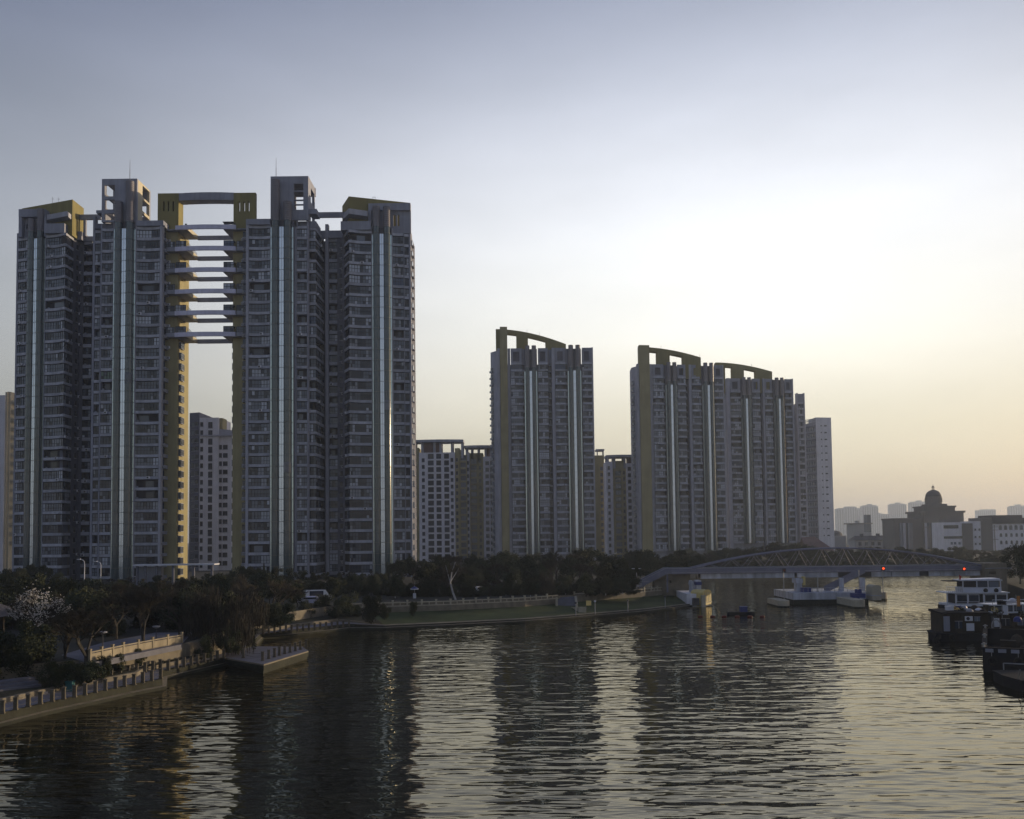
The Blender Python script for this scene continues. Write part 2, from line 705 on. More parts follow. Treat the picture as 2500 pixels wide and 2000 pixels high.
def pillar(root, x0, x1, y0, y1, z0, z1, m=CONC, name='pillar'):
    g = MB()
    g.box(x0, x1, y0, y1, z0, z1, m)
    return g.build(name, root)


def lift_pair(root, pa, pb, z0, z1, caps, fh, fwd=.5, joined=False, zback=None, cars=()):
    """two glass lift shafts with pale glass panels between and beside them; caps = top heights of the ribbed heads (left, right)"""
    w, rz = frame_of(pa, pb)
    T = Matrix.Translation((pa[0], pa[1], 0)) @ Matrix.Rotation(rz, 4, 'Z')
    r_ = w * .165
    cs = (w * .235, w * .765)
    for k, c in enumerate(cs):
        g = MB()
        g.T = T
        g.lathe(c, -fwd, [(r_, z0), (r_, z1)], 24, SHAFT)
        g.build('lift_shaft', root)
        g = MB()
        g.T = T
        prof = []
        z = z1
        rr = r_ * 1.12
        zt = caps[k]
        while z < zt - .1:
            prof += [(rr, z), (rr, z + .34), (rr * .9, z + .40), (rr * .9, z + .5)]
            z += .56
        prof += [(rr, z), (rr, z + .2)]
        g.lathe(c, -fwd, prof, 20, RIB)
        g.build('ribbed_shaft_head', root)
    n = int((z1 - z0) / fh)
    spec = ((w * .5 - w * .095, w * .5 + w * .095, -fwd - .1, PANEL, 'glass_panel'), (-w * .005, w * .068, -.12, STRIP, 'glass_strip'), (w * .932, w * 1.005, -.12, STRIP, 'glass_strip'))
    for (xa, xb, y, m, nm) in spec:
        g = MB()
        if joined or nm == 'glass_strip':
            g.T = T
            for k in range(n):
                g.box(xa, xb, y, y + .12, z0 + k * fh + .05, z0 + (k + 1) * fh - .05, m)
            if nm == 'glass_strip' or joined:
                g.build(nm, root)
        else:
            g.box(xa, xb, y, y + .12, .05, fh - .05, m)
            g.box((xa + xb) / 2 - .04, (xa + xb) / 2 + .04, y - .03, y - .001, .05, fh - .05, STEEL)
            me = g.mesh('glass_panel')
            for k in range(n):
                inst('glass_panel', me, root, (pa[0], pa[1], z0 + k * fh), rz)
    for (ci, frac) in cars:
        g = MB()
        g.T = T
        z = lerp(z0, z1, frac)
        c = cs[ci]
        g.lathe(c, -fwd, [(r_ * .5, z - .35), (r_ + .05, z), (r_ + .06, z + .35), (r_ + .03, z + .36), (r_ + .03, z + 2.5), (r_ + .06, z + 2.51), (r_ * .9, z + 3.1), (r_ * .3, z + 3.3)], 16, GLM)
        g.build('lift_car', root)
    g = MB()
    g.T = T
    for k in range(n + 1):
        z = z0 + k * fh
        for c in cs:
            g.lathe(c, -fwd, [(r_ + .02, z - .07), (r_ + .09, z - .07), (r_ + .09, z + .07), (r_ + .02, z + .07)], 14, RING, close=False)
        g.box(0, w, .14, .26, z - .08, z + .08, RING)
        for x in (w * .07, w * .4, w * .6, w * .93):
            g.box(x - .07, x + .07, -fwd - .2 if .2 < x / w < .8 else -.2, .14, z - .1, z + .1, RING)
    g.box(-.1, w + .1, .5, 1.6, z0, zback or z1 + .3, CONCD)
    g.build('shaft_bracket_frame', root)


# ------------------------------------------------------------------ ground, water, banks
WL = [(-420, 1885, 'p'), (-200, 1812, 'p'), (0, 1761, 'p'), (116, 1732, 'p'), (232, 1707, 'p'), (325, 1686, 'p'), (399, 1672, 'p'), (400, 1650, 'p'), (470, 1634, 'p'), (547, 1617, 'p'),
      (600, 1592, 'p'), (640, 1554, 'p'), (740, 1543, 'p'), (850, 1531, 'p'), (941, 1530, 'l'), (1100, 1523, 'l'), (1281, 1514, 'l'), (1406, 1504, 'l'), (1573, 1490, 'l'), (1690, 1476, 'l')]
BD = [(-420, 1740), (-200, 1695), (0, 1668), (100, 1657), (180, 1650), (225, 1648), (300, 1634), (330, 1628), (395, 1615), (443, 1605),
      (540, 1572), (610, 1540), (690, 1520), (800, 1502), (900, 1496), (1100, 1490), (1281, 1481), (1406, 1470), (1573, 1457), (1655, 1448)]
WLp = [onz(x, y, .4) for x, y, k in WL]
BDp = [onz(x, y, 1.6) for x, y in BD]
ZG = 3.0
g = MB()
lines = []
for i, (p, q) in enumerate(zip(WLp, BDp)):
    d = Vector((q.x - p.x, q.y - p.y))
    L_ = max(d.length, .01)
    u = d / L_
    deck = min(4.2, L_ * .6) if WL[i][2] == 'p' else .9
    de = Vector((p.x, p.y)) + u * .12
    zd = 1.0 if WL[i][2] == 'p' else .55
    if i in (10, 11, 12, 13):
        zd = .9
    di = Vector((p.x, p.y)) + u * (deck + .2)
    di2 = di + u * .35
    out = Vector((p.x, p.y)) - u * .35
    lines.append([(out.x, out.y, -1.0), (out.x, out.y, .28), (de.x, de.y, .33), (de.x + u.x * .02, de.y + u.y * .02, zd), (di.x, di.y, zd + .02), (di.x, di.y, zd + (.42 if WL[i][2] == 'p' else .05)),
                  (di2.x, di2.y, zd + (.44 if WL[i][2] == 'p' else .06)), (q.x, q.y, 1.6)])
for i in range(len(lines) - 1):
    kind = WL[i][2]
    ms = [MOSS, STONE, MOSS, PAVE if kind == 'p' else STONE, STONE, STONE, SOIL if kind == 'p' else LAWN]
    for j in range(7):
        g.quad(lines[i][j], lines[i + 1][j], lines[i + 1][j + 1], lines[i][j + 1], ms[j])
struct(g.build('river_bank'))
DECKLINE = [(l[3], WL[i][2]) for i, l in enumerate(lines)]

# land with the river cut out of it; its vertical edge is the retaining wall line
far = [at(1690, 1476, 186).xy, Vector((35, 235)), Vector((37, 286)), Vector((90, 296)), Vector((150, 300)), Vector((260, 312)), Vector((1550, 420))]
land = [Vector((-1550, -120)), Vector((-70, -120))] + [Vector((p.x, p.y)) for p in BDp] + far + [Vector((1550, 3500)), Vector((-1550, 3500))]
g = MB()
g.prism([(p.x, p.y) for p in land], -1.0, ZG, STONE, top=EARTH)
ground = struct(g.build('ground'))
rb = [(58, -120), (56, 40), (66, 95), (84, 140), (99, 178), (112, 215), (150, 248), (260, 262), (1550, 330), (1550, -120)]
g = MB()
g.prism(rb, -1.0, ZG, MOSS, top=SOIL)
struct(g.build('right_bank'))
g = MB()
g.quad((-400, -120, 0), (1550, -120, 0), (1550, 460, 0), (-400, 460, 0), WAT)
struct(g.build('river_water'))

# ------------------------------------------------------------------ twin towers
FH = 3.0
Y0 = 244.0


def pl(px, dY, py=660, Yb=None):
    p = at(px, py, (Yb or Y0) + dY)
    return (p.x, p.y)


NFL, ZB = 32, 3.7
ZT = ZB + NFL * FH      # 99.7
TW_GROUP = 'twin apartment towers'


def hole_wall(g, x0, x1, y0, y1, z0, z1, holes, m):
    """wall slab in the XZ plane with rectangular openings [(xa,xb,za,zb)] built as jambs, sills and lintels (openings in one column share xa,xb)"""
    cols = sorted(set((h[0], h[1]) for h in holes))
    x = x0
    for (xa, xb) in cols:
        if xa > x:
            g.box(x, xa, y0, y1, z0, z1, m)
        z = z0
        for (_, _, za, zb) in sorted(h for h in holes if (h[0], h[1]) == (xa, xb)):
            if za > z:
                g.box(xa, xb, y0, y1, z, za, m)
            z = zb
        if z1 > z:
            g.box(xa, xb, y0, y1, z, z1, m)
        x = xb
    if x1 > x:
        g.box(x, x1, y0, y1, z0, z1, m)


def hole_wall_y(g, y0, y1, x0, x1, z0, z1, holes, m):
    cols = sorted(set((h[0], h[1]) for h in holes))
    y = y0
    for (ya, yb) in cols:
        if ya > y:
            g.box(x0, x1, y, ya, z0, z1, m)
        z = z0
        for (_, _, za, zb) in sorted(h for h in holes if (h[0], h[1]) == (ya, yb)):
            if za > z:
                g.box(x0, x1, ya, yb, z, za, m)
            z = zb
        if z1 > z:
            g.box(x0, x1, ya, yb, z, z1, m)
        y = yb
    if y1 > y:
        g.box(x0, x1, y, y1, z0, z1, m)


def antenna(root, px, y_top, y_bot, Y):
    a, c = at(px, y_bot, Y), at(px, y_top, Y)
    g = MB()
    g.tube((a.x, a.y, a.z - 1), (a.x, a.y, lerp(a.z, c.z, .55)), .11, .09, 6, STEEL)
    g.tube((a.x, a.y, lerp(a.z, c.z, .55)), (a.x, a.y, c.z), .07, .04, 6, STEEL)
    g.build('antenna', root)


# ---- left tower
rx, ry = pl(230, 12)
TL_ = thing('apartment_tower', 'tall purple grey apartment tower left of the sky bridges with golden lit inner wall', 'apartment tower', (rx, ry, 3.0), TW_GROUP)
B = 1.3
A0, A1 = pl(45, 9), pl(67, 8)
T1a, T1b = pl(68.5, 7.6), pl(110, 7)
B0, B1 = pl(111.5, 6.5), pl(159, 4.5)
S0, S1 = pl(159.4, 4.6), pl(178, 9)
W0, W1 = pl(178.2, 9.1), pl(196, 13)
R0, R1 = pl(205, 12.6), pl(225, 12.6)
C10, C11 = pl(232, 3), pl(245, 3)
C20, C21 = pl(248.5, 1.5), pl(276, 1.5)
T2a, T2b = pl(278, 0), pl(330, 0)
D0, D1 = pl(331.5, .5), pl(390, .5)
O0, O1 = pl(395, 4), pl(435, 4)
XI = O1[0]              # plane of the inner lit wall
YI1 = Y0 + 12.5
body = [(pl(40, 9)[0], Y0 + 9.6), (A1[0], A1[1] + B), (T1a[0], T1a[1] + B + .6), (T1b[0], T1b[1] + B + .6), (B0[0], B0[1] + B), (B1[0] - .4, B1[1] + B), (S1[0] - .6, S1[1] + .8), (W1[0] - .3, W1[1] + .5), (R0[0], R0[1] + B), (R1[0] + .3, R1[1] + B),
        (C10[0], C10[1] + B), (C11[0], C11[1] + B), (C20[0], C20[1] + B), (C21[0], C21[1] + B), (T2a[0], T2a[1] + B + .6), (T2b[0], T2b[1] + B + .6), (D0[0], D0[1] + B), (D1[0], D1[1] + B), (O0[0], O0[1] + B), (XI - .3, O1[1] + B),
        (XI - .3, YI1), (XI - 6, Y0 + 26), (pl(40, 9)[0] + 3, Y0 + 28)]
g = MB()
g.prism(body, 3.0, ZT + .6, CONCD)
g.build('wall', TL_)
bay_column(TL_, A0, A1, ZB, NFL, FH, 0, seed=1)
bay_column(TL_, B0, B1, ZB, NFL, FH, .45, seed=2)
bay_column(TL_, S0, S1, ZB, NFL, FH, 0, seed=3)
bay_column(TL_, C10, C11, ZB, NFL, FH, 0, seed=4)
bay_column(TL_, C20, C21, ZB, NFL, FH, .3, seed=5, tints=((18, 'g'),), style=(0, .12))
bay_column(TL_, D0, D1, ZB, NFL, FH, .5, seed=6, style=(0, .08))
bay_column(TL_, R0, R1, ZB, NFL, FH, 0, seed=7, style=(0, .5), band=.95)
lift_pair(TL_, T1a, T1b, ZB, zat(90, 566, Y0 + 7), (zat(77, 538, Y0 + 7), zat(100, 516, Y0 + 7)), FH)
lift_pair(TL_, T2a, T2b, ZB, zat(305, 545, Y0), (zat(290, 499, Y0), zat(320, 447, Y0)), FH, cars=((1, .545),))
# blank recess wall with slit windows
g = MB()
d = Vector((W1[0] - W0[0], W1[1] - W0[1]))
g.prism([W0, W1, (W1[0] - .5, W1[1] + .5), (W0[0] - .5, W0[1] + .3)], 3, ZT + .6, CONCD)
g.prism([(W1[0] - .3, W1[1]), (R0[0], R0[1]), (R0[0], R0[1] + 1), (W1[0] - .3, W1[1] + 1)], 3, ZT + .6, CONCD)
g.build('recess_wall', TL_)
wl, wr = frame_of(W0, W1)
for k in range(NFL):
    pt = (lerp(W0[0], W1[0], .45), lerp(W0[1], W1[1], .45), ZB + k * FH + 1)
    inst('window', punched_mesh(.9, 1.4), TL_, pt, wr)
# pillars
for (px0, px1, dy, zt, m) in ((40, 45, 9, 102, CONC), (66.8, 68.3, 7.5, ZT, CONC), (110, 111.5, 6.3, ZT + 2, CONC), (226, 231.5, 2.8, 104.5, CONC), (245.2, 248.3, 1.3, ZT + 2, CONC), (276, 277.8, .3, ZT + 2, CONC2), (330, 331.4, 0, ZT + 2, CONC2), (390, 395.5, .1, ZT + 1.8, CONC2)):
    pillar(TL_, pl(px0, dy)[0], pl(px1, dy)[0], Y0 + dy, Y0 + dy + 1.6, 3, zt, m)
g = MB()
g.box(pl(225, 3)[0] - .1, pl(226, 3)[0] + .3, Y0 + 4.4, Y0 + 12.6, 3, ZT + .6, CONC)
g.build('side_wall', TL_)
# left end: little sills
g = MB()
xl = pl(40, 9)[0]
for k in range(NFL):
    g.box(xl - .5, xl - .01, Y0 + 10, Y0 + 12.2, ZB + k * FH + .7, ZB + k * FH + .9, CONC2)
    g.box(xl - .35, xl - .01, Y0 + 10.2, Y0 + 12, ZB + k * FH + .91, ZB + k * FH + 2.3, GLM)
g.build('side_sills', TL_)
# olive front wall and golden inner wall
g = MB()
g.box(pl(403, 4)[0], XI, Y0 + 4, Y0 + 4.9, 3, ZT + .7, OLIVE)
g.build('olive_wall', TL_)
g = MB()
g.box(XI - .28, XI - .003, Y0 + 4.91, YI1, 3, ZT + .7, OLIVE)
g.build('inner_wall', TL_)
# corner bay windows on the inner wall, balcony enclosures beside the olive wall
gb = MB()
gb.box(-.02, .62, 0, 2.6, 0, .12, CONC2)
gb.box(-.02, .62, 0, 2.6, 1.75, 1.87, CONC2)
gb.box(0, .55, .05, 2.55, .12, 1.75, GLM)
for y in (.05, .9, 1.72, 2.5):
    gb.box(.55, .62, y - .05, y + .05, .12, 1.75, FRM)
for x in (0, .3, .57):
    gb.box(x - .03, x + .04, -.02, .05, .12, 1.75, FRM)
gb.box(.55, .61, .05, 2.55, .9, .98, FRM)
bayme = gb.mesh('bay_window')
for k in range(22):
    inst('bay_window', bayme, TL_, (XI, Y0 + 5.0, ZB + k * FH + .7))
gb = MB()
gb.box(0, 1.0, 0, 2.6, 0, .16, CONC2)
gb.box(0, 1.0, 0, .1, .16, .9, CONC)
gb.box(.9, 1.0, .1, 2.6, .16, .9, CONC)
gb.box(.06, .86, .12, .2, .9, 2.4, GLD)
gb.box(.86, .94, .12, .2, .9, 2.5, FRM)
gb.box(.3, .8, -.35, -.01, .2, .7, FRML)
balme = gb.mesh('side_balcony')
for k in range(NFL):
    inst('side_balcony', balme, TL_, (pl(395.6, 1.5)[0], Y0 + 1.5, ZB + k * FH))

# roof: parapets
g = MB()
g.box(pl(331, 0)[0], pl(398, 0)[0], Y0 + .0, Y0 + 9, ZT + .86, ZT + 2.3, CONC)
g.box(pl(278, 0)[0], pl(331, 0)[0] - .01, Y0 + 1.0, Y0 + 9, ZT + .61, ZT + 2.2, CONC)
g.box(pl(232, 2)[0], pl(278, 0)[0] - .01, Y0 + 1.7, Y0 + 9, ZT + .86, ZT + 2.2, CONCD)
g.box(pl(111, 6)[0], pl(160, 6)[0], Y0 + 5, Y0 + 12, ZT + .86, ZT + 3.6, CONC)
g.box(pl(160, 9)[0] + .02, pl(206, 12)[0], Y0 + 10, Y0 + 15, ZT + .61, ZT + 3.0, CONC)
g.box(pl(206, 12)[0], pl(226, 12)[0], Y0 + 12, Y0 + 13, ZT + .86, ZT + 2.2, CONC)
split_build(g, 'roof_parapet', TL_)
# ring beam over the recess with posts
g = MB()
zb1, zb2 = zat(190, 539, Y0 + 12), zat(190, 527, Y0 + 12)
g.box(pl(176, 11)[0], pl(245, 11)[0], Y0 + 11, Y0 + 11.8, zb1, zb2, CONC)
g.box(pl(202, 11)[0], pl(208, 11)[0], Y0 + 11.01, Y0 + 11.7, ZT + 2, zb1, CONC)
g.box(pl(226, 11)[0], pl(231, 11)[0], Y0 + 11.01, Y0 + 11.7, ZT + 2, zb1, CONC)
g.build('roof_ring_beam', TL_)
# outer wing head: framed grey wall, canopy, olive box behind it
z5, z6 = zat(80, 570, Y0 + 6), zat(100, 507, Y0 + 6)
g = MB()
xa, xb = pl(48, 8)[0], pl(113, 8)[0]
hole_wall(g, xa, xb, Y0 + 8.6, Y0 + 9.6, ZT + .6, z6, [(pl(60, 8)[0], pl(66, 8)[0], zat(60, 558, Y0 + 8), zat(60, 545, Y0 + 8))], CONC)
g.box(xa, xb, Y0 + 7.0, Y0 + 8.59, z6 - 2.2, z6 + .01, CONC)
g.box(xa, xa + .9, Y0 + 7.1, Y0 + 8.58, ZT + .6, z6 - 2.21, CONC)
g.box(pl(108, 7)[0], pl(113, 7)[0], Y0 + 6.6, Y0 + 8.58, ZT + .6, z6 - 2.21, CONC)
g.build('roof_frame_wall', TL_)
g = MB()
zc0, zc1 = zat(150, 532, Y0 + 5), zat(150, 520, Y0 + 5)
g.prism([pl(113, 6.4), pl(162, 3.6), pl(178, 8), pl(178, 12), pl(113, 12)], zc0, zc1, CONC2)
g.build('roof_canopy', TL_)
g = MB()
zo = zat(110, 496, Y0 + 9)
pA, pB = pl(51, 13), pl(175, 6.5)
g.prism([pA, pB, pl(203, 13.5), (pA[0] + 6, pA[1] + 12)], ZT + .7, zo, OLIVED)
g.build('roof_olive_box', TL_)
# tall roof block: hollow frame with openings
zt0, zt1 = ZT + 2.2, zat(290, 433, Y0 - .5)
fx0, fx1 = pl(248, .4, 480)[0], pl(334, .4, 480)[0]
yb0, yb1 = Y0 + .5, Y0 + 9.8
g = MB()
hx0, hx1 = pl(255, .4, 480)[0], pl(280, .4, 480)[0]
hole_wall(g, fx0, fx1, yb0, yb0 + .7, zt0, zt1, [(hx0, hx1, zat(265, 478, Y0), zat(265, 450, Y0)), (hx0, hx1, zat(265, 510, Y0), zat(265, 486, Y0)), (hx0, hx1, zat(265, 536, Y0), zat(265, 520, Y0))], CONC)
zz = [(zat(360, 487, Y0 + 6), zat(360, 459, Y0 + 6)), (zat(360, 520, Y0 + 6), zat(360, 492, Y0 + 6)), (ZT + 2.4, zat(360, 527, Y0 + 6))]
hole_wall_y(g, yb0 + .71, yb1 - .71, fx1 - .7, fx1, zt0, zt1, [(Y0 + 4.2, yb1 - .8, a, c) for a, c in zz], CREAM)  # sunward face alone is cream: its sunlight is put into the colour
hole_wall_y(g, yb0 + .71, yb1 - .71, fx0, fx0 + .7, zt0, zt1, [(Y0 + 2.0, Y0 + 7.5, zz[0][0], zz[0][1]), (Y0 + 2.0, Y0 + 7.5, zz[1][0], zz[1][1])], CONC)
hole_wall(g, fx0, fx1, yb1 - .7, yb1, zt0, zt1, [(fx0 + 1.0, fx0 + 4.2, zz[0][0] - .6, zz[0][1] - .6), (fx0 + 1.0, fx0 + 4.2, zz[1][0] - .6, zz[1][1] - .6), (fx1 - 4.2, fx1 - .9, zz[1][0], zz[1][1])], CONC)
g.box(fx0 + .7, fx1 - .7, yb0 + .7, yb1 - .7, zt1 - .5, zt1 - .01, CONC)
g.box(fx0 - 1.6, fx0 - .01, yb0 + .2, yb0 + 4, zat(250, 518, Y0), zat(250, 511, Y0), CONC)
g.build('roof_block', TL_)
antenna(TL_, 317, 390, 446, Y0 - .4)
for px, dy, h in ((126, 10, 2.2), (141, 9, 1.6)):
    p = pl(px, dy)
    g = MB()
    g.tube((p[0], p[1], zo), (p[0], p[1], zo + h), .05, .04, 5, STEEL)
    g.tube((p[0] - .4, p[1], zo + h * .7), (p[0] + .4, p[1], zo + h * .7), .04, .04, 5, STEEL)
    g.build('aerial', TL_)
for k in range(2, NFL, 1):
    if rnd.random() < .55:
        inst('air_conditioner', ac_mesh(), TL_, (lerp(W0[0], W1[0], .8), lerp(W0[1], W1[1], .8), ZB + k * FH + .4), wr)
for k in range(12):
    inst('air_conditioner', ac_mesh(), TL_, (pl(409, 4)[0], Y0 + 3.98, ZB + (NFL - 1 - k) * FH + .5))

# ---- right tower
rx, ry = pl(800, 12)
TR_ = thing('apartment_tower', 'tall purple grey apartment tower right of the sky bridges with slotted roof block', 'apartment tower', (rx, ry, 3.0), TW_GROUP)
O0, O1 = pl(569, 4), pl(600, 4)
D0, D1 = pl(607, .5), pl(659, .5)
T2a, T2b = pl(661, 0), pl(716, 0)
C20, C21 = pl(724, 1.5), pl(749, 1.5)
C10, C11 = pl(752.5, 3), pl(771, 3)
Q0, Q1 = pl(771.3, 3.1), (pl(771.3, 3.1)[0] + .25, Y0 + 12.6)
R0, R1 = pl(803, 12.8), pl(824, 12.8)
S0, S1 = pl(841, 9), pl(852, 4.6)
B0, B1 = pl(852.4, 4.5), pl(906, 6)
T1a, T1b = pl(908, 6.8), pl(956, 7.5)
A0, A1 = pl(959, 8), pl(985, 8.5)
N0, N1 = pl(987, 9), pl(998, 9.3)
body = [(O0[0] + .3, O0[1] + .8), (O1[0], O1[1] + B), (D0[0], D0[1] + B), (D1[0], D1[1] + B), (T2a[0], T2a[1] + 1.9), (T2b[0], T2b[1] + 1.9), (C20[0], C20[1] + B), (C21[0], C21[1] + B), (C10[0], C10[1] + B), (C11[0] - 1.2, C11[1] + B),
        (Q1[0] - 1.3, Q1[1] + 1), (R0[0], R0[1] + B), (R1[0] + .5, R1[1] + B), (S0[0] + .5, S0[1] + 1.2), (S1[0] + .9, S1[1] + 1.4), (B1[0], B1[1] + B), (T1a[0], T1a[1] + 1.9), (T1b[0], T1b[1] + 1.9), (A0[0], A0[1] + B), (A1[0], A1[1] + B), (N1[0], N1[1] + B), (pl(1001, 9)[0], Y0 + 9.6),
        (pl(1001, 9)[0] - .2, Y0 + 20), (pl(1001, 9)[0] - 6, Y0 + 24), (C11[0] - 1, Y0 + 22), (C11[0] - 2, Y0 + 14), (O0[0] + .3, YI1)]
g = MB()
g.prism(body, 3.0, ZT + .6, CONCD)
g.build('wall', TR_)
bay_column(TR_, D0, D1, ZB, NFL, FH, .5, seed=11, style=(0, .07))
bay_column(TR_, C20, C21, ZB, NFL, FH, 0, seed=12, style=(0, .25))
bay_column(TR_, C10, C11, ZB, NFL, FH, 0, seed=13)
bay_column(TR_, Q0, Q1, ZB, NFL, FH, 0, seed=14, pane=1.2, out=.05)
bay_column(TR_, R0, R1, ZB, NFL, FH, 0, seed=15, style=(0, .6), band=.95)
bay_column(TR_, S0, S1, ZB, NFL, FH, 0, seed=16)
bay_column(TR_, B0, B1, ZB, NFL, FH, .4, seed=17, style=(0, .06))
bay_column(TR_, A0, A1, ZB, NFL, FH, .2, seed=18)
bay_column(TR_, N0, N1, ZB, NFL, FH, 0, seed=19)
lift_pair(TR_, T2a, T2b, ZB, zat(690, 541, Y0), (zat(675, 446, Y0), zat(705, 496, Y0)), FH, cars=((1, .29),))
lift_pair(TR_, T1a, T1b, ZB, zat(930, 557, Y0 + 7), (zat(918, 510, Y0 + 7), zat(945, 513, Y0 + 7)), FH, fwd=.9, cars=((1, .47),))
for (px0, px1, dy, zt, m) in ((600.3, 606.7, .1, ZT + 1.8, CONC2), (659.2, 660.8, 0, ZT + 2, CONC2), (716.4, 723.7, 1.0, ZT + 2, CONC), (749.2, 752.3, 1.3, zat(750, 500, Y0), CONC), (794, 801.5, 11.6, 104.5, CONC2), (906.2, 907.8, 6, ZT + 2, CONC2), (956.3, 958.8, 7.6, ZT + 2, CONC2), (985.2, 986.8, 8.5, ZT + 1, CONC), (998.3, 1003, 9, ZT + 7.5, CONC)):
    pillar(TR_, pl(px0, dy)[0], pl(px1, dy)[0], Y0 + dy, Y0 + dy + 1.6, 3, zt, m)
g = MB()
g.box(pl(824.3, 12.8)[0], pl(841, 12)[0], Y0 + 12, Y0 + 14, 3, ZT + .6, CONCD)
g.box(pl(841, 9)[0] - .6, pl(841, 9)[0] - .02, Y0 + 9, Y0 + 12, 3, ZT + .6, CONCD)
g.build('recess_wall', TR_)
for k in range(NFL):
    inst('window', punched_mesh(.8, 1.4), TR_, (pl(829, 12)[0], Y0 + 12, ZB + k * FH + 1))
    if rnd.random() < .7:
        inst('air_conditioner', ac_mesh(), TR_, (pl(835, 12)[0] - .2, Y0 + 11.9, ZB + k * FH + .3))
g = MB()
xr = pl(1003, 9)[0]
for k in range(NFL):
    g.box(xr + .0, xr + .75, Y0 + 10, Y0 + 12.6, ZB + k * FH + .7, ZB + k * FH + .85, CONC2)
    g.box(xr - .2, xr + .3, Y0 + 10.2, Y0 + 12.4, ZB + k * FH + .86, ZB + k * FH + 2.3, GLM)
g.build('side_sills', TR_)
g = MB()
g.box(pl(1000, 9)[0], xr - .01, Y0 + 10.61, Y0 + 20, 3, ZT + .6, CONCD)
g.build('side_wall', TR_)
g = MB()
g.box(O0[0], O1[0] + .2, Y0 + 4, Y0 + 4.9, 3, ZT + .7, OLIVE)
g.box(O0[0], O0[0] + .28, Y0 + 4.91, YI1, 3, ZT + .7, OLIVE)
g.build('olive_wall', TR_)
gb = MB()
gb.box(-.62, .02, 0, 2.2, 0, .12, CONC2)
gb.box(-.55, 0, .05, 2.15, .12, 1.6, GLM)
gb.box(-.62, .02, 0, 2.2, 1.6, 1.72, CONC2)
me = gb.mesh('bay_window')
for k in range(22):
    inst('bay_window', me, TR_, (O0[0] - .02, Y0 + 5.2, ZB + k * FH + .7))
gb = MB()
gb.box(-1.0, 0, 0, 2.4, 0, .16, CONC2)
gb.box(-1.0, 0, 0, .1, .16, .9, CONC)
gb.box(-.86, -.06, .12, .2, .9, 2.4, GLD)
gb.box(-.8, -.3, -.35, -.01, .25, .75, FRML)
me = gb.mesh('side_balcony')
for k in range(NFL):
    inst('side_balcony', me, TR_, (pl(600, 1.5)[0], Y0 + 1.5, ZB + k * FH))
for k in range(11):
    inst('air_conditioner', ac_mesh(), TR_, (pl(590, 4)[0], Y0 + 3.98, ZB + (NFL - 1 - k) * FH + .6))
g = MB()
g.box(pl(600, 0)[0], pl(661, 0)[0], Y0, Y0 + 9, ZT + .86, ZT + 2.4, CONC)
g.box(pl(661, 0)[0] + .01, pl(724, 0)[0], Y0 + 1.0, Y0 + 9, ZT + .61, ZT + 2.2, CONC)
g.box(pl(724, 1)[0] + .02, pl(772, 3)[0], Y0 + 2.9, Y0 + 9, ZT + .86, ZT + 2.6, CONC)
g.box(pl(773, 12)[0], pl(838, 12)[0], Y0 + 11.8, Y0 + 13, ZT + .87, ZT + 3.0, CONC)
g.box(pl(838, 9)[0] + .01, pl(908, 7)[0], Y0 + 5.2, Y0 + 12, ZT + .86, ZT + 3.3, CONC)
g.box(pl(958, 8)[0], pl(1001, 9)[0], Y0 + 9.4, Y0 + 15, ZT + .87, ZT + 2.4, CONC)
split_build(g, 'roof_parapet', TR_)
g = MB()
zb1, zb2 = zat(800, 534, Y0 + 12), zat(800, 521, Y0 + 12)
g.box(pl(772, 12)[0], pl(846, 12)[0], Y0 + 11, Y0 + 11.59, zb1, zb2, CONC)
g.build('roof_ring_beam', TR_)
z6 = zat(930, 497, Y0 + 8)
g = MB()
xa, xb = pl(900, 8)[0], pl(1003, 8)[0]
hx = [(pl(960, 8)[0], pl(966, 8)[0]), (pl(970, 8)[0], pl(975, 8)[0])]
hole_wall(g, xa, xb, Y0 + 8.8, Y0 + 9.39, ZT + .9, z6, [(h[0], h[1], zat(960, 550, Y0 + 8), zat(960, 522, Y0 + 8)) for h in hx], CONC)
g.box(xa, xb, Y0 + 7.9, Y0 + 8.79, z6 - 2.0, z6 + .02, CONC)
g.box(xa, xa + .9, Y0 + 7.2, Y0 + 8.78, ZT + .9, z6 - 2.01, CONC)
g.build('roof_frame_wall', TR_)
g = MB()
zc0, zc1 = zat(870, 526, Y0 + 5), zat(870, 513, Y0 + 5)
g.prism([pl(838, 8), pl(852, 3.6), pl(898, 5.8), pl(898, 12), pl(838, 12)], zc0, zc1, CONC2)
g.build('roof_canopy', TR_)
g = MB()
zo = zat(930, 485, Y0 + 9)
g.prism([pl(836, 14.5), pl(852, 7), pl(1003, 12.6), (pl(1003, 12.6)[0] - 4, Y0 + 24)], ZT + .7, zo, OLIVED)
g.build('roof_olive_box', TR_)
zt0, zt1 = ZT + 2.2, zat(700, 428, Y0)
fx0, fx1 = pl(660, .5, 480)[0], pl(752, .5, 480)[0]
g = MB()
hx0, hx1 = pl(717, .5, 480)[0], pl(740, .5, 480)[0]
sl = [(zat(728, b_, Y0), zat(728, a_, Y0)) for a_, b_ in ((446, 463), (466, 485), (487, 496), (498, 510))]
hole_wall(g, fx0, fx1, Y0 + .7, Y0 + 1.4, zt0, zt1, [(hx0, hx1, a, c) for a, c in sl], CONC)
hole_wall(g, fx0, fx1, Y0 + 9.2, Y0 + 9.9, zt0, zt1, [(hx0 - 1.5, hx1 + 1.5, a - .9, c - .3) for a, c in sl], CONC)
g.box(fx0, fx0 + .7, Y0 + 1.41, Y0 + 9.19, zt0, zt1, CONC)
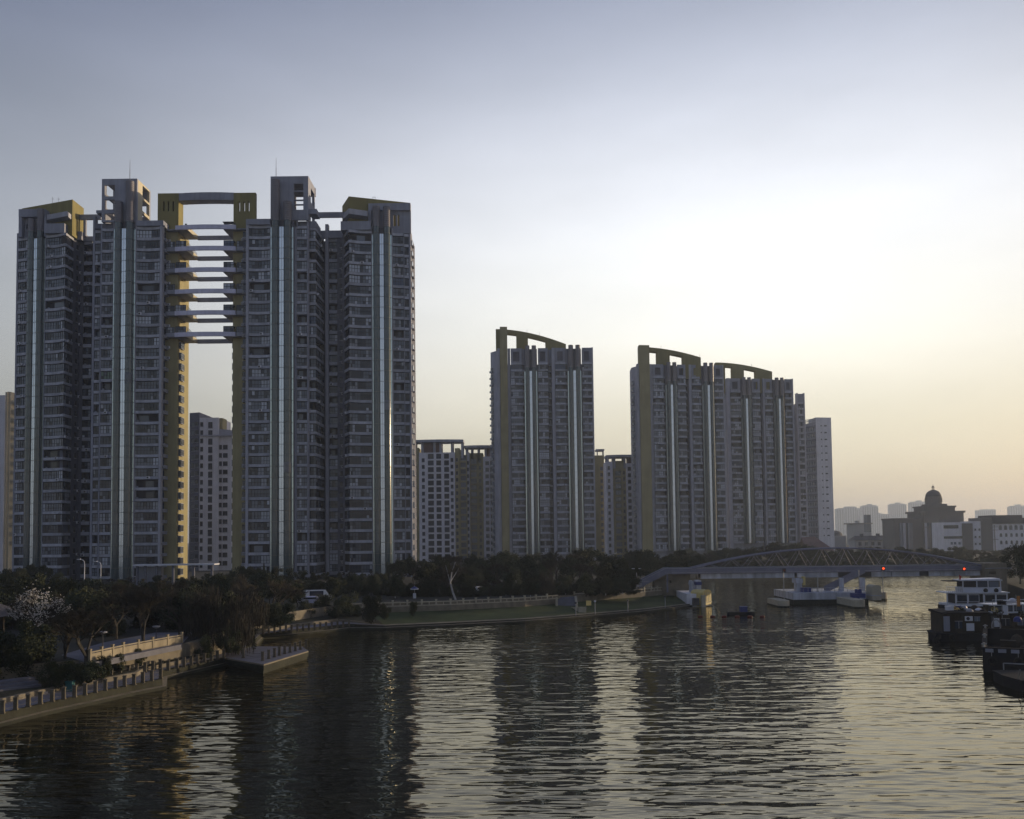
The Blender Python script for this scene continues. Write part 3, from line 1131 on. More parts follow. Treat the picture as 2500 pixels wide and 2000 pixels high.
hole_wall_y(g, Y0 + 1.41, Y0 + 9.19, fx1 - .7, fx1, zt0, zt1, [(Y0 + 4, Y0 + 8.6, sl[0][0] - 2, sl[0][1]), (Y0 + 4, Y0 + 8.6, sl[3][0] - 2, sl[3][1])], CONC)
g.box(fx0 + .7, fx1 - .7, Y0 + 1.41, Y0 + 9.19, zt1 - .5, zt1 - .01, CONC)
g.box(fx1 + .01, pl(772, 1)[0], Y0 + 1.6, Y0 + 6, zat(760, 517, Y0), zat(760, 505, Y0), CONC)
g.build('roof_block', TR_)
antenna(TR_, 674, 386, 440, Y0 - .4)
p = pl(914, 12)
g = MB()
for dx in (-.35, .35):
    g.tube((p[0] + dx, p[1], zo), (p[0] + dx, p[1], zo + 1.7), .06, .05, 5, STEEL)
g.tube((p[0] - .4, p[1], zo + 1.6), (p[0] + .4, p[1], zo + 1.6), .06, .06, 5, STEEL)
g.build('aerial', TR_)

# ---- roof portal across the gap
p0 = pl(500, 6)
PT = thing('roof_portal', 'olive portal frame with slit openings crowning the gap between the twin towers', 'portal', (p0[0], p0[1], ZT + .7))
zq0, zq1 = ZT + .72, zat(500, 471, Y0 + 4)
g = MB()
xa, xb = pl(385, 4, 500)[0], pl(436, 4, 500)[0]


def slit(px):
    return (pl(px - 2, 4, 500)[0], pl(px + 2, 4, 500)[0], zat(px, 516, Y0 + 4), zat(px, 492, Y0 + 4))


hole_wall(g, xa, xb, Y0 + 4.0, Y0 + 7.6, zq0, zq1, [slit(400), slit(411), slit(423)], OLIVED)
g.build('olive_pylon', PT)
xc, xd = pl(570, 4, 500)[0], pl(624, 4, 500)[0]
g = MB()
hole_wall(g, xc, xd, Y0 + 4.0, Y0 + 5.2, zq0, zq1 - .1, [slit(584), slit(596), slit(607)], OLIVED)
g.build('olive_pylon', PT)
g = MB()
zbm = zat(500, 489, Y0 + 4)
n = 10
for i in range(n):
    a, c = i / n, (i + 1) / n
    x0, x1 = lerp(xb, xc, a) + .002, lerp(xb, xc, c) - .002
    bow = .45 * 4 * (a + .05) * (1 - a - .05)
    g.box(x0, x1, Y0 + 4.1, Y0 + 7.4, zbm + bow * .4, zq1 + bow * .5, CONC)
g.build('portal_beam', PT)

# ---- sky bridges
LVL = ['topmost', 'second highest', 'third highest', 'third lowest', 'second lowest', 'lowest']
for k in range(6):
    zt = 101.2 - 6 * k
    xl, xr_ = pl(427, 2)[0], pl(575, 2)[0]
    xle, xre = pl(457, 2)[0], pl(544, 2)[0]
    yf, yr = Y0 + 2.0, Y0 + 10.6
    sb = thing('sky_bridge', f'{LVL[k]} of the six lilac sky bridges spanning the gap between the twin towers', 'sky bridge', ((xl + xr_) / 2, yf, zt - 1.2), 'sky bridges between the twin towers')
    g = MB()
    n = 8
    for i in range(n):
        a, c = i / n, (i + 1) / n
        xa_, xc_ = lerp(xl, xr_, a), lerp(xl, xr_, c)
        ya, yc = -.7 * 4 * a * (1 - a), -.7 * 4 * c * (1 - c)
        g.add([(xa_, yf + ya, zt - 1.2), (xc_, yf + yc, zt - 1.2), (xc_, yf + yc, zt), (xa_, yf + ya, zt), (xa_, yf + ya + .5, zt), (xc_, yf + yc + .5, zt), (xa_, yf + ya + .5, zt - 1.2), (xc_, yf + yc + .5, zt - 1.2)],
              [(0, 1, 2, 3), (3, 2, 5, 4), (6, 7, 1, 0), (4, 5, 7, 6)] + ([(0, 3, 4, 6)] if i == 0 else []) + ([(1, 7, 5, 2)] if i == n - 1 else []), LILAC)
    g.build('front_beam', sb)
    g = MB()
    g.box(xle - .1, xre + 1.5, yr, yr + .5, zt - 1.2, zt, CONC)
    g.build('rear_beam', sb)
    g = MB()
    g.box(pl(404, 2)[0], xle - .35, yf + .51, yr - .01, zt - 1.15, zt - .85, CONC)
    g.build('floor_slab', sb)
    g = MB()
    g.box(xre + .35, pl(600, 2)[0], yf + .51, yr - .01, zt - 1.15, zt - .85, CONC)
    g.build('floor_slab', sb)
    g = MB()
    g.box(xle - .34, xle, yf + .52, yr - .01, zt - 1.2, zt - .02, CREAM)  # cream where its twin is grey, painting in the sun on this edge
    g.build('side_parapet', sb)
    g = MB()
    g.box(xre, xre + .34, yf + .52, yr - .01, zt - 1.2, zt - .02, CONC)
    g.build('side_parapet', sb)
    if k > 0:
        w = pl(455, 2)[0] - xl
        if k not in (3,):
            inst('window', window_mesh(w - .3, 0, 1.75, 0, k, .7), sb, (xl + .2, yf + .12, zt))
            g = MB()
            # glazed screen running back along the lit edge
            for j in range(9):
                y = yf + .6 + j * .9
                g.box(xle - .22, xle - .12, y - .05, y + .05, zt, zt + 1.75 - j * .12, FRM)
            g.box(xle - .2, xle - .14, yf + .7, yf + .6 + 8 * .9, zt + .02, zt + .7, GLL)
            g.build('side_screen', sb)
        w = pl(572, 2)[0] - xre
        inst('window', window_mesh(w - .4, 0, 1.7, 0, k + 4, .8, False, GLB if k == 1 else None), sb, (xre + .2, yf + .12, zt))
        g = MB()
        g.box(xre + .3, pl(572, 2)[0] - .2, yf + .4, yf + 3.2, zt + 1.6, zt + 1.72, CONC)
        g.build('enclosure_roof', sb)
        for (pa, pb, s) in ((404, 426, 7), (577, 599, 9)):
            w = pl(pb, 2)[0] - pl(pa, 2)[0]
            inst('window', window_mesh(w, 0, 1.6, 0, k + s, .7), sb, (pl(pa, 2)[0], yf + .3, zt))
            g = MB()
            g.box(pl(pa, 2)[0], pl(pb, 2)[0], yf + .25, yf + .5, zt - 1.1, zt - .01, CONC)
            g.build('balcony_band', sb)
    else:
        # roof terrace bits: a small pergola and planter
        g = MB()
        for x in (xre + .1, pl(566, 2)[0]):
            g.box(x, x + .15, yf + .3, yf + .45, zt, zt + .9, DARKM)
        g.box(xre - .2, pl(568, 2)[0], yf + .2, yf + 2.2, zt + .9, zt + 1.05, DARKM)
        g.build('pergola', sb)
        g = MB()
        g.tube((xle - .3, yf + .25, zt - 1), (xle - .5, yf + .2, zt + .5), .18, .3, 7, LEAF_D)
        g.build('planter_shrub', sb)

# ------------------------------------------------------------------ arched towers further along the river


def arch_tower(label, base_px, Yb, strips, body_px, ztop, nfl, fh, olive_px, arch, left_face=None, arch_side=1, pym=1060, rake=0.0, extra_pillars=()):
    """strips: list of (kind, px0, px1, dY)"""
    zb = ztop - nfl * fh

    def P(px, dY):
        p = at(px, pym, Yb + dY)
        return (p.x, p.y)
    c = P((body_px[0] + body_px[1]) / 2, 8)
    root = thing('apartment_tower', label, 'apartment tower', (c[0], c[1], 3.0), 'slim apartment towers along the river')
    x0, x1 = body_px
    dd = lambda px: rake * (px - x0) / 10.0
    poly = []
    for (k, a, b_, dY) in strips:
        o = 1.4 if k != 'lift' else 2.0
        poly += [(P(a, 0)[0], Yb + dY + dd(a) + o), (P(b_, 0)[0], Yb + dY + dd(b_) + o)]
    poly += [(P(x1, 0)[0], Yb + dd(x1) + 2), (P(x1, 0)[0] - .5, Yb + dd(x1) + 18), (P(x0, 0)[0] + .5, Yb + 18)]
    g = MB()
    g.prism([(P(x0, 0)[0], Yb + 3)] + poly, 3, ztop + .3, CONC)
    g.build('wall', root)
    zpar = arch['zpar']
    sd_ = 0
    for (k, a, b_, dY) in strips:
        sd_ += 1
        pa = (P(a, dY)[0], Yb + dY + dd(a))
        pb = (P(b_, dY)[0], Yb + dY + dd(b_))
        if k == 'bay':
            bay_column(root, pa, pb, zb, nfl, fh, 0, .9, (0, .12), bands_joined=False, seed=sd_ + int(base_px), pane=.9)
        elif k == 'nar':
            bay_column(root, pa, pb, zb, nfl, fh, 0, .9, (0, .6), bands_joined=False, seed=sd_ + int(base_px), pane=.9)
        elif k == 'rec':
            bay_column(root, pa, pb, zb, nfl, fh, 0, .5, (0, .9), bands_joined=False, seed=sd_ + int(base_px), out=.02)
        elif k == 'lift':
            lift_pair(root, pa, pb, zb, ztop - 1.5, (zpar + .1, zpar + .1), fh, fwd=.8, joined=True, zback=zpar - .5)
        elif k == 'oli':
            g = MB()
            g.prism([pa, pb, (pb[0], pb[1] + 4), (pa[0], pa[1] + 4)], 3, arch['z0'], OLIVE)
            g.build('olive_pillar', root)
        elif k == 'wal':
            g = MB()
            g.prism([pa, pb, (pb[0], pb[1] + 3), (pa[0], pa[1] + 3)], 3, zpar, CONC2)
            g.build('pillar', root)
    # parapet storey with openings
    g = MB()
    for (k, a, b_, dY) in strips:
        if k in ('bay', 'rec', 'nar'):
            pa = (P(a, dY)[0], Yb + dY + dd(a))
            pb = (P(b_, dY)[0], Yb + dY + dd(b_))
            w, rz = frame_of(pa, pb)
            g.T = Matrix.Translation((pa[0], pa[1], 0)) @ Matrix.Rotation(rz, 4, 'Z')
            if k == 'bay' and w > 3:
                hole_wall(g, 0, w, .1, .7, ztop + .9, zpar - .1, [(w * .2, w * .75, ztop + 1.6, zpar - 1.6)], CONC)
                g.quad((0, 2.4, ztop), (w, 2.4, ztop), (w, 2.4, zpar - .4), (0, 2.4, zpar - .4), CONCD)
            else:
                g.box(0, w, .1, .7, ztop + .9, zpar - .3, CONC)
            g.T = None
    split_build(g, 'roof_parapet', root)
    if left_face:
        a, b_ = left_face
        pa, pb = (P(a, 0)[0], Yb + 5.5), (P(b_, 0)[0], Yb + 1.2)
        g = MB()
        g.prism([pa, pb, (pb[0] + .4, pb[1] + 3), (pa[0] + .5, pa[1] + 9)], 3, zpar - 1, CONC2)
        g.build('end_wall', root)
        w, rz = frame_of(pa, pb)
        for k in range(nfl):
            inst('side_balcony', balme_small(), root, (pa[0], pa[1], zb + k * fh), rz)
    # olive arched crown
    if arch.get('px'):
        g = MB()
        (q0, q1, q2, q3, q4, q5) = arch['px']      # left edge, hollow, pier, hollow, pier, right end
        ya = Yb + arch.get('dY', 5)
        n = 24
        X = lambda px: P(px, arch.get('dY', 5))[0]
        ztopf = lambda tt: arch['z0'] - (arch['z0'] - arch['z1']) * (tt ** 1.8)
        for i in range(n):
            a, c_ = i / n, (i + 1) / n
            xa_, xc_ = lerp(X(q0), X(q5), a), lerp(X(q0), X(q5), c_)
            za, zc = ztopf(a), ztopf(c_)
            pm = lerp(q0, q5, (a + c_) / 2)
            hollow = (q1[0] < pm < q1[1]) or (q3[0] < pm < q3[1])
            la, lc = (za - 1.9, zc - 1.9) if hollow else (ztop, ztop)
            g.add([(xa_, ya, la), (xc_, ya, lc), (xc_, ya, zc), (xa_, ya, za), (xa_, ya + 3.4, la), (xc_, ya + 3.4, lc), (xc_, ya + 3.4, zc), (xa_, ya + 3.4, za)],
                  [(0, 1, 2, 3), (4, 7, 6, 5), (3, 2, 6, 7), (0, 4, 5, 1), (1, 5, 6, 2), (0, 3, 7, 4)], OLIVED)
        g.build('roof_arch', root)
        # low blank wall behind the parapet
        for tpx in arch.get('masts', ()):
            x = X(tpx)
            tt = (tpx - q0) / (q5 - q0)
            z = ztopf(tt)
            g = MB()
            g.tube((x, ya + 1, z - .2), (x, ya + 1, z + 1.6), .08, .05, 5, STEEL)
            g.build('aerial', root)
    return root


def balme_small():
    if 'bs' not in CACHE:
        g = MB()
        g.box(.2, 2.3, -.9, -.005, 0, .14, CONC2)
        g.box(.2, 2.3, -.9, -.82, .14, .9, STEEL)
        g.box(.3, 2.2, -.3, -.2, .14, 2.3, GLM)
        g.box(.8, 1.7, -.8, -.35, .2, .8, FRML)
        CACHE['bs'] = g.mesh('side_balcony')
    return CACHE['bs']


z2 = zat(1320, 889, 395)
zp2 = zat(1320, 848, 395)
arch_tower('purple grey apartment tower standing alone in the middle, with olive arched crown', 1200, 395,
           [('wal', 1216, 1222, 1.2), ('oli', 1223, 1241, .6), ('wal', 1241.3, 1248, 1.6), ('bay', 1249, 1277, 1), ('nar', 1277.5, 1282, 2), ('lift', 1282.5, 1313, .8), ('bay', 1316, 1340, 1.2), ('rec', 1341, 1349, 4), ('wal', 1349.5, 1357, 1.5), ('bay', 1358, 1383, 1.2), ('nar', 1383.5, 1388, 2), ('lift', 1388.5, 1421, .8), ('bay', 1424, 1447, 1.4), ('wal', 1447.3, 1451, 1.4)],
           (1214, 1452), z2, 28, 3.0, None,
           dict(zpar=zp2, z0=zat(1222, 801, 398), z1=zat(1385, 838, 398), px=(1213, (1225, 1263), (1263, 1295), (1295, 1338), (1338, 1384), 1385), dY=5, masts=(1290, 1320)),
           left_face=(1199, 1216))
z3 = zat(1640, 921, 402)
zp3 = zat(1640, 886, 402)
arch_tower('purple grey apartment tower third along the river, taller of the attached pair with olive arch', 1550, 402,
           [('wal', 1558, 1563, 1.2), ('oli', 1564, 1590, .6), ('wal', 1590.3, 1597, 1.6), ('bay', 1598, 1624, 1), ('nar', 1624.5, 1629, 2), ('lift', 1629.5, 1657, .8), ('bay', 1659.5, 1680, 1.2), ('rec', 1681, 1688, 4), ('wal', 1688.5, 1695, 1.5), ('bay', 1696, 1718, 1.2), ('nar', 1718.5, 1722, 2), ('lift', 1722.5, 1751, .8), ('bay', 1753.5, 1774, 1.4), ('wal', 1774.3, 1777, 1.4)],
           (1558, 1778), z3, 26, 3.0, None,
           dict(zpar=zp3, z0=zat(1570, 846, 406), z1=zat(1714, 878, 412), px=(1563, (1575, 1606), (1606, 1636), (1636, 1671), (1671, 1714), 1715), dY=5, masts=(1619, 1714)),
           left_face=(1548, 1561), rake=.25)
z4 = zat(1800, 957, 426)
zp4 = zat(1800, 922, 426)
arch_tower('shorter apartment tower attached right of the taller arched one, stepping down towards the bridge', 1780, 426,
           [('wal', 1777, 1785, 1), ('bay', 1786, 1811, 1), ('lift', 1813, 1838, .8), ('bay', 1841, 1861, 1.2), ('rec', 1862, 1868, 4), ('wal', 1868.5, 1873, 1.5), ('bay', 1874, 1892, 1.2), ('nar', 1892.5, 1896, 2), ('lift', 1896.5, 1922, .8), ('bay', 1925, 1943, 1.4), ('wal', 1943.3, 1946.5, .6)],
           (1778, 1947), z4, 24, 3.0, None,
           dict(zpar=zp4, z0=zat(1760, 884, 430), z1=zat(1888, 912, 436), px=(1751, (1772, 1791), (1791, 1818), (1818, 1849), (1849, 1888), 1889), dY=5, masts=(1840,)),
           rake=.25)
# narrow end slice
z5 = zat(1955, 985, 440)
arch_tower('narrow grey end slice of the apartment row beside the white tower', 1950, 440,
           [('wal', 1948, 1950.5, .6), ('bay', 1951, 1964, 1.4), ('wal', 1964.3, 1967, 1)],
           (1948, 1968), z5, 23, 3.0, None, dict(zpar=zat(1955, 959, 440)))

# ------------------------------------------------------------------ plainer buildings


def slab_building(name, label, cat, Y, faces, zt, m, group=None, depth=14, roof=None, z0=3.0):
    """faces: list of (px0, px1, dY0, dY1, material, windows) ; windows = list of (frac, w, h, rows, z_top, dz, mat)"""
    p = at((faces[0][0] + faces[-1][1]) / 2, 1200, Y)
    root = thing(name, label, cat, (p.x, p.y, z0), group)
    for (a, b_, d0, d1, mm, wins, ztf) in faces:
        pa, pb = at(a, 1200, Y + d0), at(b_, 1200, Y + d1)
        pa, pb = (pa.x, Y + d0), (pb.x, Y + d1)
        ztt = ztf or zt
        g = MB()
        g.prism([pa, pb, (pb[0] + .01, Y + depth + max(d0, d1)), (pa[0] - .01, Y + depth + max(d0, d1))], z0, ztt, mm)
        g.build('wall', root)
        w, rz = frame_of(pa, pb)
        for (fr_, ww, hh, rows, ztop_, dz, wm) in wins:
            x = (pa[0] + (pb[0] - pa[0]) * fr_, pa[1] + (pb[1] - pa[1]) * fr_)
            me = punched_mesh(ww, hh, wm, FRM)
            for k in range(rows):
                z = ztop_ - k * dz
                if z > z0 + .5:
                    inst('window', me, root, (x[0] - cos(rz) * ww / 2, x[1] - sin(rz) * ww / 2, z - hh), rz)
    return root


# white block seen through the gap
YS = 325
rS = slab_building('apartment_block', 'pale grey apartment block seen through the gap under the sky bridges', 'apartment block', YS,
                   [(462, 486, 1.5, 0, CONCD, [(.35, 1.3, 1.7, 19, zat(480, 1030, YS), 3, GLM), (.75, 1.3, 1.5, 19, zat(480, 1030, YS), 3, GLD)], zat(480, 1007, YS)),
                    (486.3, 533, 0, 0, WHITE, [(.12, 1.0, 1.6, 19, zat(490, 1031, YS), 3, GLD), (.57, 1.5, 2.2, 19, zat(490, 1031, YS), 3, GLD)], zat(505, 1020, YS)),
                    (533.3, 566, .8, .8, WHITE, [(.15, 1.0, 1.6, 15, zat(540, 1086, YS), 3, GLD), (.5, 1.7, 1.6, 15, zat(550, 1086, YS), 3, GLD)], zat(550, 1060, YS))], 60, WHITE)
g = MB()
p = at(533, 1020, YS)
g.box(p.x, p.x + 1.2, YS + 1, YS + 6, zat(533, 1047, YS), zat(533, 1020, YS), OLIVE)
g.box(at(486, 1200, YS).x, at(568, 1200, YS).x, YS - .5, YS + .79, zat(520, 1065, YS), zat(520, 1062, YS), CONC2)
pa, pb = at(533.5, 1047, YS), at(566, 1052, YS)
g.prism([(pa.x, YS + .7), (pb.x, YS + .7), (pb.x, YS + 6), (pa.x, YS + 6)], zat(550, 1061, YS), [zat(540, 1047, YS), zat(540, 1050, YS), zat(540, 1050, YS), zat(540, 1047, YS)], CONC2)
g.build('roof_parapet', rS)


def loggia_building(label, Y, px0, px1, ytop, faces, posts, group='low apartment blocks with flat roof crowns'):
    root = slab_building('apartment_block', label, 'apartment block', Y, faces, 0, WHITE, group)
    zt = zat((px0 + px1) / 2, ytop, Y)
    g = MB()
    pa, pb = at(px0, ytop, Y - 1), at(px1, ytop, Y - 1)
    n = 10
    poly = []
    for i in range(n + 1):
        t_ = i / n
        poly.append((lerp(pa.x, pb.x, t_), Y - 1 - 3.0 * 4 * t_ * (1 - t_) * .5 + .8))
    poly += [(pb.x, Y + 9), (pa.x, Y + 9)]
    g.prism(poly, zt - 1.1, zt, CONC2)
    g.build('roof_slab', root)
    g = MB()
    zf = zat((px0 + px1) / 2, posts['yfoot'], Y)
    for q in posts['px']:
        x = at(q, ytop, Y).x
        g.box(x - .5, x + .5, Y + .6, Y + 1.6, zf - 3, zt - 1.11, CONC2)
        g.box(x - .5, x + .5, Y + 7.6, Y + 8.6, zf - 3, zt - 1.11, CONC2)
    for (a, b_) in posts.get('solid', ()):
        g.box(at(a, ytop, Y).x, at(b_, ytop, Y).x, Y + 2, Y + 7, zf - 3, zt - 1.12, ROOFR)
    g.build('roof_crown', root)
    return root


YP = 410
zP = zat(1065, 1105, YP)
loggia_building('white gridded apartment block with curved roof crown right of the twin towers', YP, 1006, 1131, 1074,
                [(1005, 1023, 1, 1, OLIVE, [(.45, 1.6, 1.6, 18, zat(1012, 1120, YP), 3.05, GLD)], zat(1014, 1093, YP)),
                 (1023.3, 1111, 0, 0, WHITE, [(.12, 1.3, 1.7, 18, zP - 2.6, 3.05, GLD), (.33, 2.6, 2.2, 19, zP - .6, 3.05, GLD), (.55, 2.2, 2.2, 19, zP - .6, 3.05, GLD), (.77, 2.2, 2.2, 19, zP - .6, 3.05, GLD), (.92, 1.2, 1.7, 18, zP - 2.6, 3.05, GLD)], zP),
                 (1111.3, 1123, .5, .5, OLIVE, [(.4, 1.0, 1.6, 18, zP - 2.6, 3.05, GLD)], zat(1120, 1094, YP)),
                 (1123.3, 1140, 1.5, 1.5, OLIVE, [(.5, 2.4, 2.0, 18, zP - 1.6, 3.05, GLM)], zat(1120, 1110, YP))],
                dict(px=(1012, 1030, 1060, 1075, 1103, 1128), yfoot=1103, solid=((1034, 1055), (1063, 1073))))
YQ = 415
zQ = zat(1165, 1115, YQ)
loggia_building('white and olive apartment block tucked behind the left flank of the lone arched tower', YQ, 1133, 1206, 1088,
                [(1138, 1147, 0, 0, WHITE, [(.5, 1.0, 1.6, 17, zQ - 2, 3.05, GLD)], zQ + 2),
                 (1147.3, 1180, .6, .6, OLIVE, [(.3, 2.6, 2.0, 18, zQ - 1, 3.05, GLM), (.78, 1.0, 1.6, 18, zQ - 1.2, 3.05, GLD)], zat(1165, 1106, YQ)),
                 (1180.3, 1212, 0, 0, WHITE, [(.3, 1.6, 1.7, 17, zQ - 2.2, 3.05, GLD), (.72, 2.2, 2.1, 17, zQ - 2, 3.05, GLD)], zQ)],
                dict(px=(1139, 1152, 1168, 1185, 1198), yfoot=1112, solid=((1186, 1200),)))
YR = 425
zR = zat(1500, 1160, YR)
loggia_building('olive sided apartment block in the gap right of the lone arched tower', YR, 1480, 1553, 1111,
                [(1481, 1497, 0, 0, WHITE, [(.4, 1.1, 1.7, 15, zat(1490, 1138, YR), 3.05, GLD)], zat(1490, 1127, YR)),
                 (1497.3, 1529, .8, .8, OLIVE, [(.4, 2.6, 2.0, 15, zat(1510, 1150, YR), 3.05, GLM), (.85, .9, 1.6, 15, zat(1510, 1150, YR), 3.05, GLD)], zat(1510, 1125, YR)),
                 (1529.3, 1556, 0, 0, WHITE, [(.3, 1.5, 1.8, 15, zat(1540, 1140, YR), 3.05, GLD), (.75, 2.0, 2.2, 15, zat(1540, 1138, YR), 3.05, GLD)], zat(1540, 1131, YR))],
                dict(px=(1484, 1500, 1525, 1545), yfoot=1128, solid=((1533, 1553),)))
slab_building('apartment_block', 'narrow olive and white block showing beside the right edge of the lone arched tower', 'apartment block', 440,
              [(1450, 1476, 0, 0, OLIVE, [(.75, 1.2, 1.7, 14, zat(1470, 1140, 440), 3.05, GLM)], zat(1460, 1112, 440)),
               (1476.3, 1484, 1, 1, WHITE, [(.5, 1.0, 1.7, 14, zat(1480, 1140, 440), 3.05, GLM)], zat(1480, 1130, 440))], 0, WHITE, 'low apartment blocks with flat roof crowns')
g = MB()
xa, xb = at(1455, 1100, 442).x, at(1475, 1100, 442).x
g.box(xa, xb, 441, 448, zat(1465, 1101, 442), zat(1465, 1097, 442), CONC2)
for x in (xa + .3, (xa + xb) / 2 + 1, xb - .8):
    g.box(x, x + .5, 441.2, 441.8, zat(1465, 1112, 442), zat(1465, 1101, 442), CONC2)
tag(g.build('roof_pergola', None), 'open concrete pergola on the roof of the narrow olive block', 'pergola')

# white office tower at the end of the row
YW = 455
rW = slab_building('office_tower', 'white windowless faced tower with paired slots at the right end of the row', 'tower', YW,
                   [(1969, 1996, 8, 0, CONC, [], zat(1985, 1031, YW)),
                    (1996.3, 2034, 0, 1.5, WHITE, [(.34, .55, .5, 17, zat(2003, 1038, YW), 3.48, GLD), (.62, 1.3, .5, 17, zat(2003, 1038, YW), 3.48, GLD)], zat(2010, 1019, YW))], 0, WHITE, depth=10)
g = MB()
pa, pb = at(1969, 1200, YW + 8), at(1995, 1200, YW)
for i in range(9):
    t_ = i / 8
    x, y = lerp(pa.x, pb.x, t_), lerp(YW + 8, YW, t_)
    g.box(x - .12, x + .12, y - .12, y + .12, zat(1985, 1031, YW), zat(1985, 1021, YW), STEEL)
for zz_ in (1021.5, 1026):
    g.tube((pa.x, YW + 8, zat(1985, zz_, YW)), (pb.x, YW, zat(1985, zz_, YW)), .14, .14, 5, STEEL)
g.build('roof_railing', rW)
g = MB()
pa2, pb2 = (pa.x, YW + 7.95), (pb.x, YW - .05)
w, rz = frame_of(pa2, pb2)
T = Matrix.Translation((pa2[0], pa2[1], 0)) @ Matrix.Rotation(rz, 4, 'Z')
g.T = T
for k in range(17):
    z = zat(2003, 1041, YW) - k * 3.48
    g.box(0, w, -.06, .03, z, z + .5, CONCD)
    for q in range(4):
        g.box(w * (.08 + q * .23), w * (.08 + q * .23) + 1.2, -.05, .03, z - 1.9, z - .3, GLM)
g.build('dark_side_windows', rW)

# far left slice: cream block and lilac block behind it
YLf = 300
slab_building('apartment_block', 'cream apartment block cut by the left picture edge, with a row of side sills', 'apartment block', YLf,
              [(-60, 9, 0, 0, WHITE, [], zat(5, 965, YLf)), (9.3, 14, .4, .4, CREAM, [], zat(10, 957, YLf)), (14.3, 22, 1.2, 1.4, CREAM, [], zat(20, 955, YLf))], 0, CREAM)
g = MB()
x = at(22, 1200, YLf).x
for k in range(17):
    g.box(x, x + .75, YLf + 2, YLf + 4.5, zat(20, 985, YLf) - k * 2.95, zat(20, 985, YLf) - k * 2.95 + .15, CREAM)
    g.box(x + .25, x + .55, YLf + 2.2, YLf + 4.3, zat(20, 985, YLf) - k * 2.95 + .16, zat(20, 985, YLf) - k * 2.95 + 1.5, GLM)
tag(g.build('window_sill_row', None), 'stack of projecting sills and windows on the cream block side', 'window sills')
slab_building('apartment_block', 'lilac grey block squeezed between the cream block and the twin towers', 'apartment block', 330,
              [(16, 37, 0, 0, LILAC, [], zat(30, 1092, 330))], 0, LILAC)

# ------------------------------------------------------------------ far skyline
YF = 2900
SKY = [(2042, 2060, 1241, 'step'), (2062, 2092, 1237, 'flat'), (2090, 2108, 1241, 'flat'), (2104, 2144, 1234, 'bump'), (2144, 2172, 1253, 'ragged'), (2172, 2213, 1230, 'bump'), (2213, 2222, 1258, 'flat'), (2222, 2266, 1225, 'bump'),
       (2386, 2431, 1244, 'step'), (2466, 2508, 1235, 'bump'), (2160, 2200, 1262, 'flat')]
for i, (a, b_, yt, kind) in enumerate(SKY):
    Y = YF + (i % 3) * 120
    pa, pb = at(a, yt, Y), at(b_, yt, Y)
    z = pa.z
    root = thing('far_tower', f'{ORD[i]} of the hazy apartment towers on the horizon, {["stepped", "flat", "bumped", "ragged"][["step", "flat", "bump", "ragged"].index(kind)]} roofline', 'tower', ((pa.x + pb.x) / 2, Y, 3), 'hazy towers on the horizon')
    g = MB()
    w = pb.x - pa.x
    g.box(pa.x, pb.x, Y, Y + 18, 3, z - 3, FARC)
    if kind == 'bump':
        g.box(pa.x + w * .1, pb.x - w * .1, Y + 1, Y + 17, z - 3, z, FARC)
        g.box(pa.x + w * .38, pa.x + w * .66, Y + 3, Y + 12, z, z + 4, FARC)
    elif kind == 'step':
        g.box(pa.x + w * .25, pb.x, Y + 1, Y + 17, z - 3, z, FARC)
    elif kind == 'ragged':
        for q in range(4):
            g.box(pa.x + w * q / 4, pa.x + w * (q + .8) / 4, Y + 1, Y + 10, z - 3, z - q * 2.2 + 1, FARC)
    else:
        g.box(pa.x + w * .1, pb.x - w * .05, Y + 1, Y + 17, z - 3, z, FARC)
    g.build('wall', root)
    g = MB()
    nb = max(2, int(w / 7))
    for q in range(nb):
        x = pa.x + w * (q + .3) / nb
        g.box(x, x + w / nb * .4, Y - .4, Y - .02, 8, z - 5, FARD)
    g.build('window_strip', root)

# mid-distance low buildings left of the dome
Yb = 780
root = thing('apartment_block', 'hazy flat roofed block with dark corner left of the domed building', 'apartment block', (at(2100, 1300, Yb).x, Yb, 3))
g = MB()
g.box(at(2082, 1300, Yb).x, at(2128, 1300, Yb).x, Yb, Yb + 14, 3, zat(2100, 1280, Yb), FARC)
g.box(at(2076, 1300, Yb).x, at(2130, 1300, Yb).x, Yb - 1, Yb + 15, zat(2100, 1279.8, Yb), zat(2100, 1277, Yb), FARD)
g.box(at(2096, 1300, Yb).x, at(2101, 1300, Yb).x, Yb + 2, Yb + 8, zat(2100, 1277, Yb), zat(2100, 1271, Yb), FARC)
g.build('wall', root)
for q in (2114, 2122):
    inst('window', punched_mesh(3.2, 15, GLM), root, (at(q - 4, 1300, Yb).x, Yb, 14))
Yb = 640
root = thing('terrace_house', 'row house with dark pitched roof and pale gables left of the domed building', 'house', (at(2130, 1330, Yb).x, Yb, 3))
g = MB()
xa, xb = at(2088, 1330, Yb).x, at(2186, 1330, Yb).x
zr0, zr1 = zat(2140, 1319, Yb), zat(2140, 1308, Yb)
g.box(xa, xb, Yb, Yb + 12, 3, zr0, FARC)
g.build('wall', root)
g = MB()
g.add([(xa - .6, Yb - 1, zr0), (xb + .6, Yb - 1, zr0), (xb - 3, Yb + 6, zr1), (xa + 2, Yb + 6, zr1), (xa - .6, Yb + 13, zr0), (xb + .6, Yb + 13, zr0)],
      [(0, 1, 2, 3), (3, 2, 5, 4), (0, 3, 4), (1, 5, 2)], ROOFT)
RF = g.build('roof', root)
for q in (2110, 2150, 2172):
    x = at(q, 1310, Yb).x
    g = MB()
    g.box(x - 1, x + 1, Yb + 4, Yb + 6, zr1 - 1.5, zr1 + 1.5, ROOFT)
    g.build('chimney', RF)
